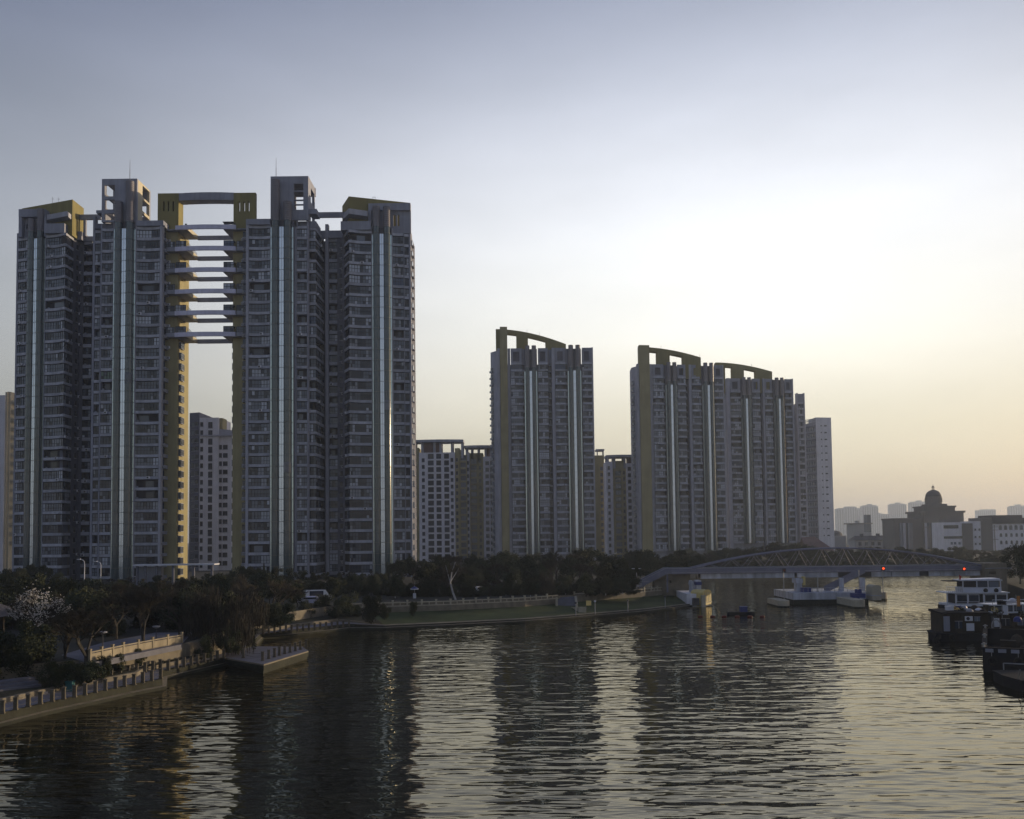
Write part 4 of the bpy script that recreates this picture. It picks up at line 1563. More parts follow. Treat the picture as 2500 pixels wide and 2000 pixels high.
for q in range(6):
    inst('window', punched_mesh(2.2, 2.6, GLD), root, (lerp(xa, xb, .08 + q * .16), Yb, zr0 - 3.8))
    inst('window', punched_mesh(2.2, 2.6, GLD), root, (lerp(xa, xb, .08 + q * .16), Yb, zr0 - 7.6))
root = thing('house', 'small pale house with low domed roof beside the white tower foot', 'house', (at(2055, 1330, 600).x, 600, 3))
g = MB()
g.box(at(2038, 1330, 600).x, at(2066, 1330, 600).x, 600, 612, 3, zat(2050, 1308, 600), FARC)
g.build('wall', root)
g = MB()
xm = at(2048, 1330, 600).x
g.lathe(xm, 606, [(4.6, zat(2050, 1308, 600)), (4.2, zat(2050, 1302, 600)), (2.6, zat(2050, 1297, 600)), (.2, zat(2050, 1295, 600))], 16, FARD)
g.build('roof', root)
# dull red roof under the white tower
Yr = 385
root = thing('house', 'low house with dull red pitched roof in front of the white tower', 'house', (at(2000, 1330, Yr).x, Yr, 3))
g = MB()
xa, xb = at(1968, 1330, Yr).x, at(2038, 1330, Yr).x
g.box(xa + .6, xb - .6, Yr, Yr + 10, 3, zat(2000, 1345, Yr), CREAM)
g.build('wall', root)
g = MB()
zr = zat(2000, 1345, Yr)
g.add([(xa, Yr - .6, zr), (xb, Yr - .6, zr), (at(1999, 1330, Yr).x, Yr + 5, zat(1999, 1310, Yr)), (at(1966, 1330, Yr).x, Yr + 5, zat(1966, 1312, Yr)), (xa, Yr + 11, zr), (xb, Yr + 11, zr)],
      [(0, 1, 2, 3), (3, 2, 5, 4), (1, 5, 2), (0, 3, 4)], ROOFR)
g.build('roof', root)

# domed building
Yd = 560
c = at(2311, 1330, Yd)
DM = thing('domed_building', 'dark stone domed hall with stepped drum rising above low wings', 'domed building', (c.x, Yd + 12, 3))


def dx(px):
    return at(px, 1300, Yd).x


def dz(py):
    return zat(2300, py, Yd)


g = MB()
g.box(dx(2187), dx(2232), Yd + 2, Yd + 20, 3, dz(1268), FARD)
g.box(dx(2185), dx(2233), Yd + 1.2, Yd + 20.5, dz(1268) + .02, dz(1264), FARD)
g.box(dx(2232) + .05, dx(2258), Yd + 3, Yd + 20, 3, dz(1266), FARD)
g.box(dx(2258) + .05, dx(2304), Yd + 1.4, Yd + 20, 3, dz(1262), FARD)
g.box(dx(2261), dx(2366), Yd + 6, Yd + 26, 3, dz(1252), FARD)
g.box(dx(2258), dx(2369), Yd + 5.2, Yd + 27, dz(1251.9), dz(1247), FARD)
g.build('wall', DM)
for i, q in enumerate((2202, 2210, 2222, 2227, 2262, 2268, 2280, 2290, 2298)):
    g = MB()
    x = dx(q)
    g.box(x - .8, x + .8, Yd + 1.0, Yd + 2.6, 3, dz(1276), CONC2 if i % 3 == 1 else GLM)
    g.build('pilaster', DM)
g = MB()
g.box(dx(2275), dx(2349), Yd + 8, Yd + 24, dz(1247) + .02, dz(1238), FARD)
g.box(dx(2273), dx(2351), Yd + 7.2, Yd + 25, dz(1238) + .02, dz(1234), FARD)
g.box(dx(2291), dx(2334), Yd + 10, Yd + 22, dz(1234) + .03, dz(1229), FARD)
g.build('stepped_base', DM)
g = MB()
xm, ym = dx(2311), Yd + 16
rD = (dx(2330) - dx(2293)) / 2
g.lathe(xm, ym, [(rD * 1.05, dz(1229)), (rD * 1.05, dz(1226)), (rD, dz(1225)), (rD, dz(1213)), (rD * 1.05, dz(1212)), (rD * 1.05, dz(1210))], 24, FARD)
DRUM = g.build('drum', DM)
for i in range(12):
    a = 2 * pi * i / 12
    g = MB()
    g.tube((xm + rD * 1.03 * cos(a), ym + rD * 1.03 * sin(a), dz(1225)), (xm + rD * 1.03 * cos(a), ym + rD * 1.03 * sin(a), dz(1213)), .3, .3, 6, FARD)
    g.build('drum_column', DRUM)
g = MB()
zb_, zt_ = dz(1210), dz(1193)
prof = [(rD * 1.0 * cos(a * pi / 16), zb_ + (zt_ - zb_) * sin(a * pi / 16)) for a in range(8)]
prof[-1] = (rD * .2, zt_)
g.lathe(xm, ym, prof, 24, ROOFT)
DOME = g.build('dome', DM, smooth=True)
g = MB()
for i in range(6):
    a = 2 * pi * i / 6
    g.tube((xm + .65 * cos(a), ym + .65 * sin(a), zt_ - .2), (xm + .65 * cos(a), ym + .65 * sin(a), dz(1187)), .16, .16, 5, FARD)
g.lathe(xm, ym, [(1.0, dz(1187)), (.9, dz(1186.4)), (.5, dz(1184)), (.12, dz(1182)), (.06, dz(1178))], 12, FARD)
g.build('lantern', DOME)

# white modern buildings right of the dome
Yw = 500
rt = thing('office_building', 'white modern office with dark window bands in front of the domed hall', 'office building', (at(2330, 1330, Yw).x, Yw, 3))


def wx(px):
    return at(px, 1300, Yw).x


def wz(py):
    return zat(2350, py, Yw)


g = MB()
g.box(wx(2304), wx(2349), Yw, Yw + 14, 3, wz(1275), WHITE)
g.box(wx(2349) + .03, wx(2373), Yw - 1, Yw + 14, 3, wz(1278), FARD)
g.box(wx(2314), wx(2349), Yw + 2, Yw + 10, wz(1274.9), wz(1269), FARD)
g.build('wall', rt)
for (a, b_, y0_, y1_) in ((2304, 2340, 1290, 1282), (2304, 2349, 1315, 1309)):
    g = MB()
    g.box(wx(a), wx(b_), Yw - .15, Yw - .01, wz(y0_), wz(y1_), GLD)
    for q in range(1, 6):
        x = lerp(wx(a), wx(b_), q / 6)
        g.box(x - .08, x + .08, Yw - .22, Yw - .151, wz(y0_), wz(y1_), FRM)
    g.build('window_band', rt)
for q in (2320, 2328, 2339):
    inst('window', punched_mesh(1.2, 1.3, GLM), rt, (wx(q), Yw, wz(1329)))
rt = thing('office_building', 'white office with small square windows and dark stair core, behind the moored boats', 'office building', (at(2400, 1330, Yw).x, Yw, 3))
g = MB()
g.box(wx(2373) + .05, wx(2396), Yw + .5, Yw + 14, 3, wz(1273), WHITE)
g.box(wx(2396) + .03, wx(2424), Yw, Yw + 14, 3, wz(1265), FARD)
g.build('wall', rt)
for y in (1296, 1314, 1331):
    for q in (2380, 2390):
        inst('window', punched_mesh(1.0, 1.1, GLD), rt, (wx(q), Yw + .5, wz(y)))
rt = thing('school_building', 'white building with arched windows and dark hipped roof at the right edge', 'school', (at(2470, 1330, Yw).x, Yw, 3))
g = MB()
g.box(wx(2424) + .03, wx(2560), Yw + .6, Yw + 14, 3, wz(1280), WHITE)
g.build('wall', rt)
g = MB()
g.box(wx(2423), wx(2497), Yw - .2, Yw + 15, wz(1279.9), wz(1259), ROOFT)
g.box(wx(2497) + .1, wx(2562), Yw - .2, Yw + 15, wz(1279.9), wz(1266), ROOFT)
g.build('roof', rt)


def arched_me(w, h):
    g = MB()
    n = 8
    pts = [(0, 0), (w, 0), (w, h - w / 2)] + [(w / 2 + w / 2 * cos(pi * i / n), h - w / 2 + w / 2 * sin(pi * i / n)) for i in range(1, n)] + [(0, h - w / 2)]
    g.add([(p[0], -.06, p[1]) for p in pts], [tuple(range(len(pts)))], GLD)
    for i in range(len(pts)):
        p, q = pts[i], pts[(i + 1) % len(pts)]
        g.tube((p[0], -.08, p[1]), (q[0], -.08, q[1]), .1, .1, 4, FRML)
    return g.mesh('window')


am = arched_me(1.7, 2.6)
am2 = arched_me(1.2, 2.0)
for q in range(8):
    inst('window', am, rt, (wx(2440 + q * 12.8), Yw + .55, wz(1295)))
    if q < 5:
        inst('window', am2, rt, (wx(2442 + q * 12.8), Yw + .55, wz(1312)))
        inst('window', am2, rt, (wx(2442 + q * 12.8), Yw + .55, wz(1330)))
for q, y0_, y1_ in ((2258, 1345, 1252), (2430, 1343, 1282)):
    p = at(q, y0_, 470)
    pole = thing('utility_pole', f'dark utility pole with cross arms {"before the domed hall wings" if q < 2300 else "in front of the arched window school"}', 'utility pole', (p.x, 470, 3))
    g = MB()
    zt_ = zat(q, y1_, 470)
    g.tube((p.x, 470, 3), (p.x, 470, zt_), .3, .22, 6, FARD)
    g.build('post', pole)
    for dz_ in (1.0, 2.6, 7.5):
        g = MB()
        g.tube((p.x - 1.8, 470, zt_ - dz_), (p.x + 1.8, 470, zt_ - dz_), .14, .14, 5, FARD)
        g.build('cross_arm', pole)

# ------------------------------------------------------------------ bridge
YB = 184.0


def bx(px):
    return at(px, 1390, YB).x


def bz(py, px=2000):
    return zat(px, py - (px - 2000) * 0, YB)


zdt, zdb = 7.05, 6.0        # parapet
FB = thing('footbridge', 'blue grey steel footbridge with shallow tied arch crossing the river', 'bridge', (bx(2050), YB, 0))
xL, xR = bx(1640), bx(2400)
g = MB()
g.box(xL, xR + 2, YB + .1, YB + 3.9, zdb - .1, zdb + .15, BRIDGEP)
g.build('deck', FB)
for y in (YB, YB + 3.8):
    g = MB()
    n = 46
    for i in range(n + 1):
        x = lerp(xL, xR, i / n)
        g.box(x - .05, x + .05, y, y + .12, zdb + .15, zdt - .05, BRIDGEP)
    g.box(xL, xR, y + .02, y + .1, zdb + .2, zdt - .15, BRIDGEP)
    g.tube((xL, y + .06, zdt), (xR, y + .06, zdt), .075, .075, 6, STEEL)
    g.build('parapet', FB)
# girders in lengths
segs = [(1712, 1752), (1752.5, 1816), (1816.5, 1864), (1864.5, 1941), (1948, 1996), (1997, 2048), (2130, 2178), (2180, 2192.5), (2193, 2247), (2270, 2298), (2299, 2332), (2333, 2396)]
for (a, b_) in segs:
    g = MB()
    g.box(bx(a), bx(b_), YB + .5, YB + .9, 5.02, zdb - .12, GIRDER)
    g.box(bx(a), bx(b_), YB + .35, YB + 1.05, 4.9, 5.0, GIRDER)
    g.build('girder', FB)
g = MB()
g.box(bx(1712), bx(2398), YB + 3.0, YB + 3.4, 5.0, zdb - .12, DARKM)
for (a, b_) in ((2048.5, 2129.5), (2247.5, 2269.5)):
    g.box(bx(a), bx(b_), YB + .6, YB + 1.0, 4.95, zdb - .12, DARKM)
g.build('rear_girder', FB)
# arches
xa, xb = bx(1690), bx(2396)
H = zat(2050, 1337.5, YB) - zdt


def arch_z(x):
    t_ = (x - xa) / (xb - xa)
    return zdt - .1 + H * 4 * t_ * (1 - t_)


for y in (YB + .1, YB + 3.7):
    g = MB()
    n = 36
    pts = [Vector((lerp(xa, xb, i / n), y + (1.0 if y < YB + 1 else -1.0) * .22 * (arch_z(lerp(xa, xb, i / n)) - zdt), arch_z(lerp(xa, xb, i / n)))) for i in range(n + 1)]
    for i in range(n):
        g.tube(pts[i], pts[i + 1], .17, .17, 8, BRIDGEP, cap=False)
    g.build('arch_rib', FB)
    N = 12
    for i in range(N):
        x0_ = lerp(xa, xb, (i + .8) / (N + .6))
        for s in (-1, 1):
            x1_ = x0_ + s * (xb - xa) / (N + .6) * .45
            yy_ = y + (1.0 if y < YB + 1 else -1.0) * .22 * (arch_z(x0_) - zdt)
            g = MB()
            g.tube((x0_, yy_, arch_z(x0_)), (x1_, y, zdt), .05, .05, 6, BRIDGEP)
            g.build('hanger', FB)
# left stair: landing, flight, lower landing
g = MB()
pts = [(bx(1640), zdt, zdb), (bx(1627), zdt + .05, zdb), (bx(1568), zat(1568, 1421, YB), zat(1568, 1432, YB))]
xs0, xs1, xs2 = bx(1640), bx(1626), bx(1566)
zlow = zat(1566, 1421, YB)
for y in (YB + .2, YB + 3.6):
    g.add([(xs1, y, zdb - .1), (xs1, y, zdt), (xs2, y, zlow + .2), (xs2, y, zlow - .95), (xs1, y + .12, zdb - .1), (xs1, y + .12, zdt), (xs2, y + .12, zlow + .2), (xs2, y + .12, zlow - .95)],
          [(0, 1, 2, 3), (7, 6, 5, 4), (1, 5, 6, 2), (0, 3, 7, 4), (0, 4, 5, 1), (2, 6, 7, 3)], BRIDGEP)
    g.tube((xs1, y + .06, zdt + .06), (xs2, y + .06, zlow + .26), .06, .06, 5, STEEL)
    g.box(xs1, xs0, y, y + .12, zdb, zdt, BRIDGEP)
    g.tube((xs1, y + .06, zdt + .05), (xs0, y + .06, zdt + .05), .07, .07, 5, STEEL)
for i in range(14):
    t_ = i / 14
    g.box(lerp(xs1, xs2, t_ + 1 / 14), lerp(xs1, xs2, t_), YB + .33, YB + 3.58, lerp(zdb, zlow - .95, t_) - .25, lerp(zdb, zlow - .95, t_) - .1, BRIDGEP)
g.build('stair_flight', FB)
g = MB()
g.box(bx(1560), xs2, YB + .1, YB + 3.8, zlow - 1.1, zlow - .9, BRIDGEP)
for x in (bx(1562), bx(1590), bx(1630)):
    g.box(x - .15, x + .15, YB + .5, YB + .8, 2.2, zlow - 1.1 if x < bx(1600) else zdb - .1, BRIDGEP)
g.tube((bx(1560), YB + .2, zlow + .1), (xs2 + 1.5, YB + .2, zlow + .1), .05, .05, 5, STEEL)
for y in (YB + .15,):
    for i in range(5):
        x = lerp(bx(1560), xs2, i / 4)
        g.tube((x, y, zlow - .9), (x, y, zlow + .1), .04, .04, 5, STEEL)
g.build('lower_landing', FB)
# abutment wall under the stair (left) and block at the right end
g = MB()
hole_wall(g, bx(1600), bx(1690), YB + 2.2, YB + 4.4, .2, zdb - .15, [(bx(1630), bx(1642), zat(1640, 1425, YB), zat(1640, 1418, YB))], STONE)
g.build('abutment', FB)
g = MB()
x0_, x1_ = bx(2397), bx(2450)
hole_wall(g, x0_, x1_, YB - 1.2, YB + 5, 0, zat(2420, 1375, YB), [(bx(2408), bx(2423), zat(2420, 1402, YB), zat(2420, 1395, YB))], STONE)
g.quad((x0_, YB + 1, 0), (x1_, YB + 1, 0), (x1_, YB + 1, 7), (x0_, YB + 1, 7), INT)
g.tube((x0_, YB - 1.3, zat(2420, 1387, YB)), (x1_ + 1, YB - 1.3, zat(2420, 1387, YB)), .08, .08, 5, STEEL)
g.build('end_block', FB)

# right stair down to the central pier
g = MB()
p1 = (bx(2105), zdb + .1)
p2 = (bx(2010), zat(2005, 1442, YB))
for y in (YB - 1.6, YB - .15):
    g.add([(p1[0], y, p1[1] - .3), (p1[0], y, p1[1] + .9), (p2[0], y, p2[1] + .9), (p2[0], y, p2[1] - .3), (p1[0], y + .08, p1[1] - .3), (p1[0], y + .08, p1[1] + .9), (p2[0], y + .08, p2[1] + .9), (p2[0], y + .08, p2[1] - .3)],
          [(0, 1, 2, 3), (7, 6, 5, 4), (1, 5, 6, 2), (0, 3, 7, 4), (0, 4, 5, 1), (2, 6, 7, 3)], BRIDGEP)
for i in range(14):
    t_ = (i + .5) / 14
    g.box(lerp(p1[0], p2[0], t_) - .18, lerp(p1[0], p2[0], t_) + .18, YB - 1.5, YB - .17, lerp(p1[1], p2[1], t_) - .1, lerp(p1[1], p2[1], t_), BRIDGEP)
g.build('pier_stair', FB)

# piers of the water gate
zpt = zat(2030, 1446, 178)
CP = thing('gate_pier', 'long pale concrete pier under the middle of the bridge with bull nosed ends', 'pier', (bx(2030), 178, 0))
g = MB()
g.box(at(1936, 1446, 177).x, at(2122, 1446, 177).x, 177, 190, .95, zpt, GIRDER)
g.build('pier_body', CP)
g = MB()
g.box(at(1937, 1446, 177).x, at(2121, 1446, 177).x, 177.25, 190, -1, .94, MOSS)
g.build('pier_foot', CP)
for (a, b_) in ((1944, 1956), (2104, 2110), (2054, 2058)):
    g = MB()
    g.box(at(a, 1420, 181).x, at(b_, 1420, 181).x, 180.5, 182.5, zpt, 4.88, GIRDER)
    if b_ - a > 8:
        g.box(at(a - 3, 1420, 181).x, at(b_ + 1, 1420, 181).x, 180.2, 183, 4.0, 4.87, GIRDER)
        g.box(at(b_ + 2, 1420, 181).x, at(b_ + 8, 1420, 181).x, 180.4, 181.4, 3.6, 5.3, YELL)
    g.build('column', CP)
g = MB()
for x in range(15):
    xx = lerp(at(1962, 1440, 178).x, at(2112, 1440, 178).x, x / 14)
    g.tube((xx, 178, zpt), (xx, 178, zpt + .9), .04, .04, 5, STEEL)
g.tube((at(1962, 1440, 178).x, 178, zpt + .9), (at(2112, 1440, 178).x, 178, zpt + .9), .05, .05, 5, STEEL)
g.build('railing', CP)


def bullnose(root, px, y_w, w, L_, h, m=STONEL, bend=.0):
    p = onz(px, y_w, 0)
    g = MB()
    n = 8
    poly = [(p.x - w / 2, p.y + L_)] + [(p.x + w / 2 * sin(-pi / 2 + pi * i / n), p.y - w / 2 * cos(-pi / 2 + pi * i / n)) for i in range(n + 1)] + [(p.x + w / 2, p.y + L_)]
    g.prism(poly, .25, h, m)
    g.prism([(q[0] * 1.0, q[1] + .06) for q in poly], -1, .249, MOSS)
    g.build('bull_nose', root)
    return p


bullnose(CP, 1913, 1482, 2.2, 7, 1.25)
bullnose(CP, 2096, 1484, 2.3, 8, 1.5)
p = bullnose(CP, 2152, 1464, 2.2, 7, 1.5)


def gate_leaf(root, px0, px1, ybot, Y, h, m, ln=3.2):
    xa, xb = at(px0, ybot, Y).x, at(px1, ybot, Y).x
    zb_ = max(.1, zat(px0, ybot, Y))
    r_ = (xb - xa) / 2
    g = MB()
    n = 8
    T = Matrix(((1, 0, 0, 0), (0, 0, 1, 0), (0, 1, 0, 0), (0, 0, 0, 1)))
    prof = [(xa, zb_), (xb, zb_)] + [((xa + xb) / 2 + r_ * cos(pi * i / n), zb_ + h - r_ * .55 + r_ * .55 * sin(pi * i / n)) for i in range(n + 1)]
    k = len(prof)
    vs_ = [(p_[0], Y, p_[1]) for p_ in prof] + [(p_[0], Y + ln, p_[1]) for p_ in prof]
    g.add(vs_, [tuple(range(k)), tuple(range(k, 2 * k))[::-1]] + [(i, k + i, k + (i + 1) % k, (i + 1) % k) for i in range(k)], m)
    g.box(xa - .06, xb + .06, Y - .08, Y + ln, zb_ + h * .28, zb_ + h * .34, CONC2)
    g.build('gate_housing', root)


gate_leaf(CP, 2131, 2152, 1466, 172, 2.9, STONEL)
g = MB()
xx = at(2092, 1455, 174).x
g.box(xx - .9, xx + 1.1, 172.5, 175, 1.5, 2.3, BLUEM)
g.box(xx - .4, xx + .5, 172.8, 174, 2.31, 3.1, BLUEM)
g.box(xx - 1.2, xx - .2, 172.2, 172.4, 1.2, 2.0, BLUEM)
g.build('blue_winch', CP)
g = MB()
xx = at(1972, 1440, 178).x
g.box(xx - .8, xx + .9, 178.5, 180, zpt, zpt + .9, BLUEM)
g.build('blue_cabinet', CP)

LP = thing('gate_pier', 'left gate pier with golden lit housing at the tip of the lawn bank', 'pier', (at(1690, 1478, 178).x, 178, 0))
g = MB()
g.box(at(1674, 1450, 176).x, at(1706, 1450, 176).x, 175, 186, -1, zat(1690, 1449, 176), WHITE)
g.box(at(1706.5, 1450, 176).x, at(1716, 1450, 176).x, 173.5, 186, -1, zat(1690, 1452, 176), STONEL)
g.build('pier_body', LP)
for (a, b_, yy_) in ((1688, 1693, 177), (1700, 1712, 178)):
    g = MB()
    g.box(at(a, 1430, yy_).x, at(b_, 1430, yy_).x, yy_, yy_ + 2.5, 2.0, 4.88, GIRDER)
    g.box(at(a - 1, 1430, yy_).x, at(b_ + 1, 1430, yy_).x, yy_ - .15, yy_ + 2.6, 4.0, 4.6, GIRDER if a < 1699 else BLUEM)
    g.build('column', LP)
hp = at(1727, 1476, 175.5)
GH = bpy.data.objects.new('gate_housing', None)
g = MB()
T = Matrix.Translation((hp.x, 175.5, 0)) @ Matrix.Rotation(R(52), 4, 'Z')
prof = [(-1.75, .1), (1.75, .1), (1.75, 2.7)] + [(1.75 * cos(pi * i / 10), 2.7 + .55 * sin(pi * i / 10)) for i in range(1, 10)] + [(-1.75, 2.7)]
bpy.data.objects.remove(GH)
g.T = T
k = len(prof)
g.add([(a, 0, c_) for a, c_ in prof] + [(a, 2.6, c_) for a, c_ in prof], [tuple(range(k)), tuple(range(k, 2 * k))[::-1]] + [(i, k + i, k + (i + 1) % k, (i + 1) % k) for i in range(k)], YELL)
GHO = g.build('gate_housing', LP)
g = MB()
g.T = T
g.box(-1.8, 1.8, -.12, -.005, .75, .9, STONEL)
g.box(-1.8, 1.8, -.12, -.005, .1, .25, STONEL)
for x in (-1.2, -.4, .4, 1.2):
    g.box(x - .05, x + .05, -.06, -.005, .95, 2.7, STONEL)
g.build('ribs', GHO)
g = MB()
g.box(at(1692, 1460, 174).x, at(1707, 1460, 174).x, 174, 174.98, .3, 1.7, DARKM)
g.build('gate_recess', LP)

for px, yt, ybot, Y, lit, name in ((1914, 1393, 1447, 176, False, 'unlit signal mast left of the central pier'), (2156, 1388, 1440, 176, True, 'signal mast with glowing red lamp beside the rounded gate housing'), (2353, 1389, 1402, 183, True, 'red signal lamp hung under the right end of the bridge')):
    a, c = at(px, ybot, Y), at(px, yt, Y)
    o = thing('signal_light', name, 'signal light', (a.x, Y, a.z))
    if px != 2353:
        g = MB()
        g.tube((a.x, Y, 1.2), (a.x, Y, c.z + .2), .07, .06, 6, STEEL)
        g.build('post', o)
    g = MB()
    g.box(c.x - .35, c.x + .35, Y - .15, Y + .1, c.z - .4, c.z + .4, DARKM)
    g.build('backboard', o)
    g = MB()
    Tm = Matrix.Translation((c.x, Y - .16, c.z)) @ Matrix.Rotation(pi / 2, 4, 'X')
    g.T = Tm
    g.lathe(0, 0, [(.21, -.02), (.21, .05), (.16, .09), (.05, .12)], 14, REDL if lit else REDM)
    g.build('lens', o)
for px, yt, ybot, Y in ((1997, 1408, 1444, 180), (2098, 1394, 1442, 179)):
    a, c = at(px, ybot, Y), at(px, yt, Y)
    g = MB()
    g.tube((a.x, Y, zpt), (a.x, Y, c.z), .09, .08, 6, STEEL)
    g.lathe(a.x, Y, [(.16, c.z), (.16, c.z + .12)], 8, STEEL)
    g.lathe(a.x, Y, [(.22, zpt), (.22, zpt + .1)], 8, STEEL)
    tag(g.build('steel_post', None), f'plain grey steel post on the central pier, {"left" if px < 2050 else "right"} of the stair', 'post')

# work barge and buoys
p = onz(1810, 1501, 0)
o = thing('work_boat', 'small dark flat boat with blue box floating right of the golden housing', 'boat', (p.x, p.y, 0))
g = MB()
hl = (at(1843, 1500, p.y).x - at(1778, 1500, p.y).x) / 2
g.prism([(p.x - hl, p.y), (p.x + hl, p.y), (p.x + hl * .92, p.y + 1.8), (p.x - hl * .92, p.y + 1.8)], -.2, .42, HULL)
g.box(p.x - hl * 1.0, p.x + hl * 1.0, p.y - .06, p.y - .001, .3, .46, TYRE)
g.build('hull', o)
g = MB()
g.box(p.x + .0, p.x + 1.2, p.y + .5, p.y + 1.3, .43, 1.25, BLUEM)
g.box(p.x - .06, p.x + 1.26, p.y + .44, p.y + 1.36, 1.26, 1.36, BLUEM)
g.build('blue_box', o)
k = 0
for px in (1710, 1740, 1768, 1800, 1831, 1861):
    p = onz(px, 1507, 0)
    g = MB()
    Tm = Matrix.Translation((p.x, p.y, .08)) @ Matrix.Rotation(pi / 2, 4, 'Y')
    g.T = Tm
    g.lathe(0, 0, [(.08, -.42), (.2, -.3), (.22, 0), (.2, .3), (.08, .42)], 10, REDM)
    tag(g.build('marker_buoy', None), f'red float, {ORD[k]} in the line of buoys by the left gate pier', 'buoy', 'red buoys in a line')
    k += 1

# ------------------------------------------------------------------ promenade furniture
WORDS = ['first', 'second', 'third', 'fourth', 'fifth', 'sixth', 'seventh', 'eighth', 'ninth', 'tenth', 'eleventh', 'twelfth', 'thirteenth', 'fourteenth', 'fifteenth', 'sixteenth', 'seventeenth', 'eighteenth']
g = MB()
g.box(-.14, .14, -.14, .14, 0, .92, POSTM)
g.box(-.17, .17, -.17, .17, .92, 1.0, POSTM)
g.box(-.18, .18, -.18, .18, 0, .1, POSTM)
POST = g.mesh('stone_post')
rows = [
    ('lower promenade edge', 1.0, [(6, 1744), (38, 1735), (69, 1727.5), (98.5, 1721), (127.5, 1715), (155, 1709), (182, 1704), (207.5, 1699), (233, 1693), (257, 1688), (282, 1682), (304, 1678), (327, 1674), (348.5, 1669), (370, 1664), (392, 1659)]),
    ('upper promenade edge', 1.0, [(410, 1638), (432, 1633), (449, 1629.5), (467, 1625.5), (482, 1622), (499, 1618.5), (516, 1614.5), (531, 1611.5), (546, 1608)]),
    ('inner edge behind the lower deck', 1.02, [(271, 1661), (293, 1656), (313, 1651), (333.5, 1647), (354, 1643), (373, 1639), (391, 1635)]),
    ('river platform edge', 1.0, [(594, 1607), (641, 1614), (656, 1609), (670, 1605), (682, 1601), (695, 1597), (708, 1593.5), (721, 1590), (733, 1586.5), (747, 1582.5)]),
    ('far promenade edge', .9, [(642 + i * 14.0, 1549 - i * 1.22) for i in range(16)]),
]
chain_pts = []
for (nm, zz_, pts) in rows:
    prev = None
    for i, (px, py) in enumerate(pts):
        p = onz(px, py, zz_)
        q = p.normalized()
        dirn = Vector((p.x, p.y, 0)).normalized()
        p = p + dirn * (.35 if 'platform' not in nm else .15)
        o = inst('stone_post', POST, None, (p.x, p.y, zz_ - .01), .2)
        tag(o, f'short stone post, {WORDS[i]} from the left along the {nm}', 'post', f'stone posts on the {nm}')
        if prev is not None:
            croot = thing('rail_chain', f'sagging chain pair after the {WORDS[i - 1]} post on the {nm}', 'chain', prev, f'chains on the {nm}')
            for hh in (.8, .42):
                g = MB()
                a = prev + Vector((0, 0, hh))
                c_ = p + Vector((0, 0, hh))
                last = a
                for s_ in range(1, 6):
                    t_ = s_ / 5
                    cur = a.lerp(c_, t_) - Vector((0, 0, .14 * 4 * t_ * (1 - t_)))
                    g.tube(last, cur, .018, .018, 4, DARKM, cap=False)
                    last = cur
                g.build('chain', croot)
        prev = p
# platform slab
g = MB()
top = [onz(x, y, 1.0) for x, y in ((549, 1606), (644, 1622), (753, 1589), (738, 1579), (620, 1578), (560, 1592))]
g.prism([(p.x, p.y) for p in top], .35, .84, MOSS)
g.prism([(p.x, p.y) for p in top], .841, 1.0, STONE, top=PAVE)
low_ = [onz(x, y, .34) for x, y in ((553, 1616), (643, 1637), (750, 1602), (738, 1588), (620, 1587), (560, 1600))]
g.prism([(p.x, p.y) for p in low_], -1, .34, MOSS)
struct(g.build('river_platform'))
# lower landing ledge
# terrace wall with balustrade (stone courses as blocks)
g = MB()
wallpts = [onz(x, y, 1.5) for x, y in ((219, 1657), (300, 1636), (372, 1620), (443, 1605))]
TWL = thing('terrace_wall', 'sunlit stone terrace wall with cream balustrade above the promenade', 'wall', (wallpts[0].x, wallpts[0].y, 1.0))
ztw = 2.95
for i in range(3):
    a, c_ = wallpts[i], wallpts[i + 1]
    d = (c_ - a)
    L_ = d.xy.length
    u = Vector((d.x / L_, d.y / L_, 0))
    nrm = Vector((u.y, -u.x, 0))
    # core behind the stones
    g = MB()
    o_ = nrm * -.12
    g.prism([(a.x + o_.x, a.y + o_.y), (c_.x + o_.x, c_.y + o_.y), (c_.x - nrm.x, c_.y - nrm.y), (a.x - nrm.x, a.y - nrm.y)], .8, ztw, STONE)
    g.build('wall_core', TWL)
    nrow, ncol = 4, max(3, int(L_ / 1.15))
    rz = atan2(u.y, u.x)
    for r_ in range(nrow):
        for k in range(ncol):
            bw = L_ / ncol
            off = (k + (.5 if r_ % 2 else 0)) * bw
            wv = bw - .04
            if off + wv > L_ + .02:
                wv = L_ - off - .03
            if wv < .2:
                continue
            key = ('stone', round(wv, 1), r_ % 2, k % 3)
            if key not in CACHE:
                q = MB()
                pr = (k % 3) * .03
                q.box(0, wv, -.06 - pr, .13, 0, .44, STONE if (k + r_) % 3 else STONEL)
                CACHE[key] = q.mesh('stone')
            inst('stone', CACHE[key], TWL, (a.x + u.x * off, a.y + u.y * off, ztw - 1.88 + r_ * .47), rz)
    # balustrade panels and posts
    nb = max(2, int(L_ / 1.6))
    pme = MB()
    bw = L_ / nb
    pme.box(.1, bw - .1, -.05, .05, .12, .78, BALU)
    pme.box(0, bw, -.09, .09, .86, .98, BALU)
    pme.box(0, bw, -.09, .09, 0, .1, BALU)
    pm_ = pme.mesh('balustrade_panel')
    pq = MB()
    pq.box(-.11, .11, -.11, .11, 0, 1.15, BALU)
    pq.box(-.14, .14, -.14, .14, 1.15, 1.24, BALU)
    pq_ = pq.mesh('balustrade_post')
    for k in range(nb):
        x = a + u * (k * bw)
        inst('balustrade_panel', pm_, TWL, (x.x, x.y, ztw + .001), rz)
        inst('balustrade_post', pq_, TWL, (x.x, x.y, ztw + .002), rz)
    if i == 2:
        inst('balustrade_post', pq_, TWL, (c_.x, c_.y, ztw + .002), rz)
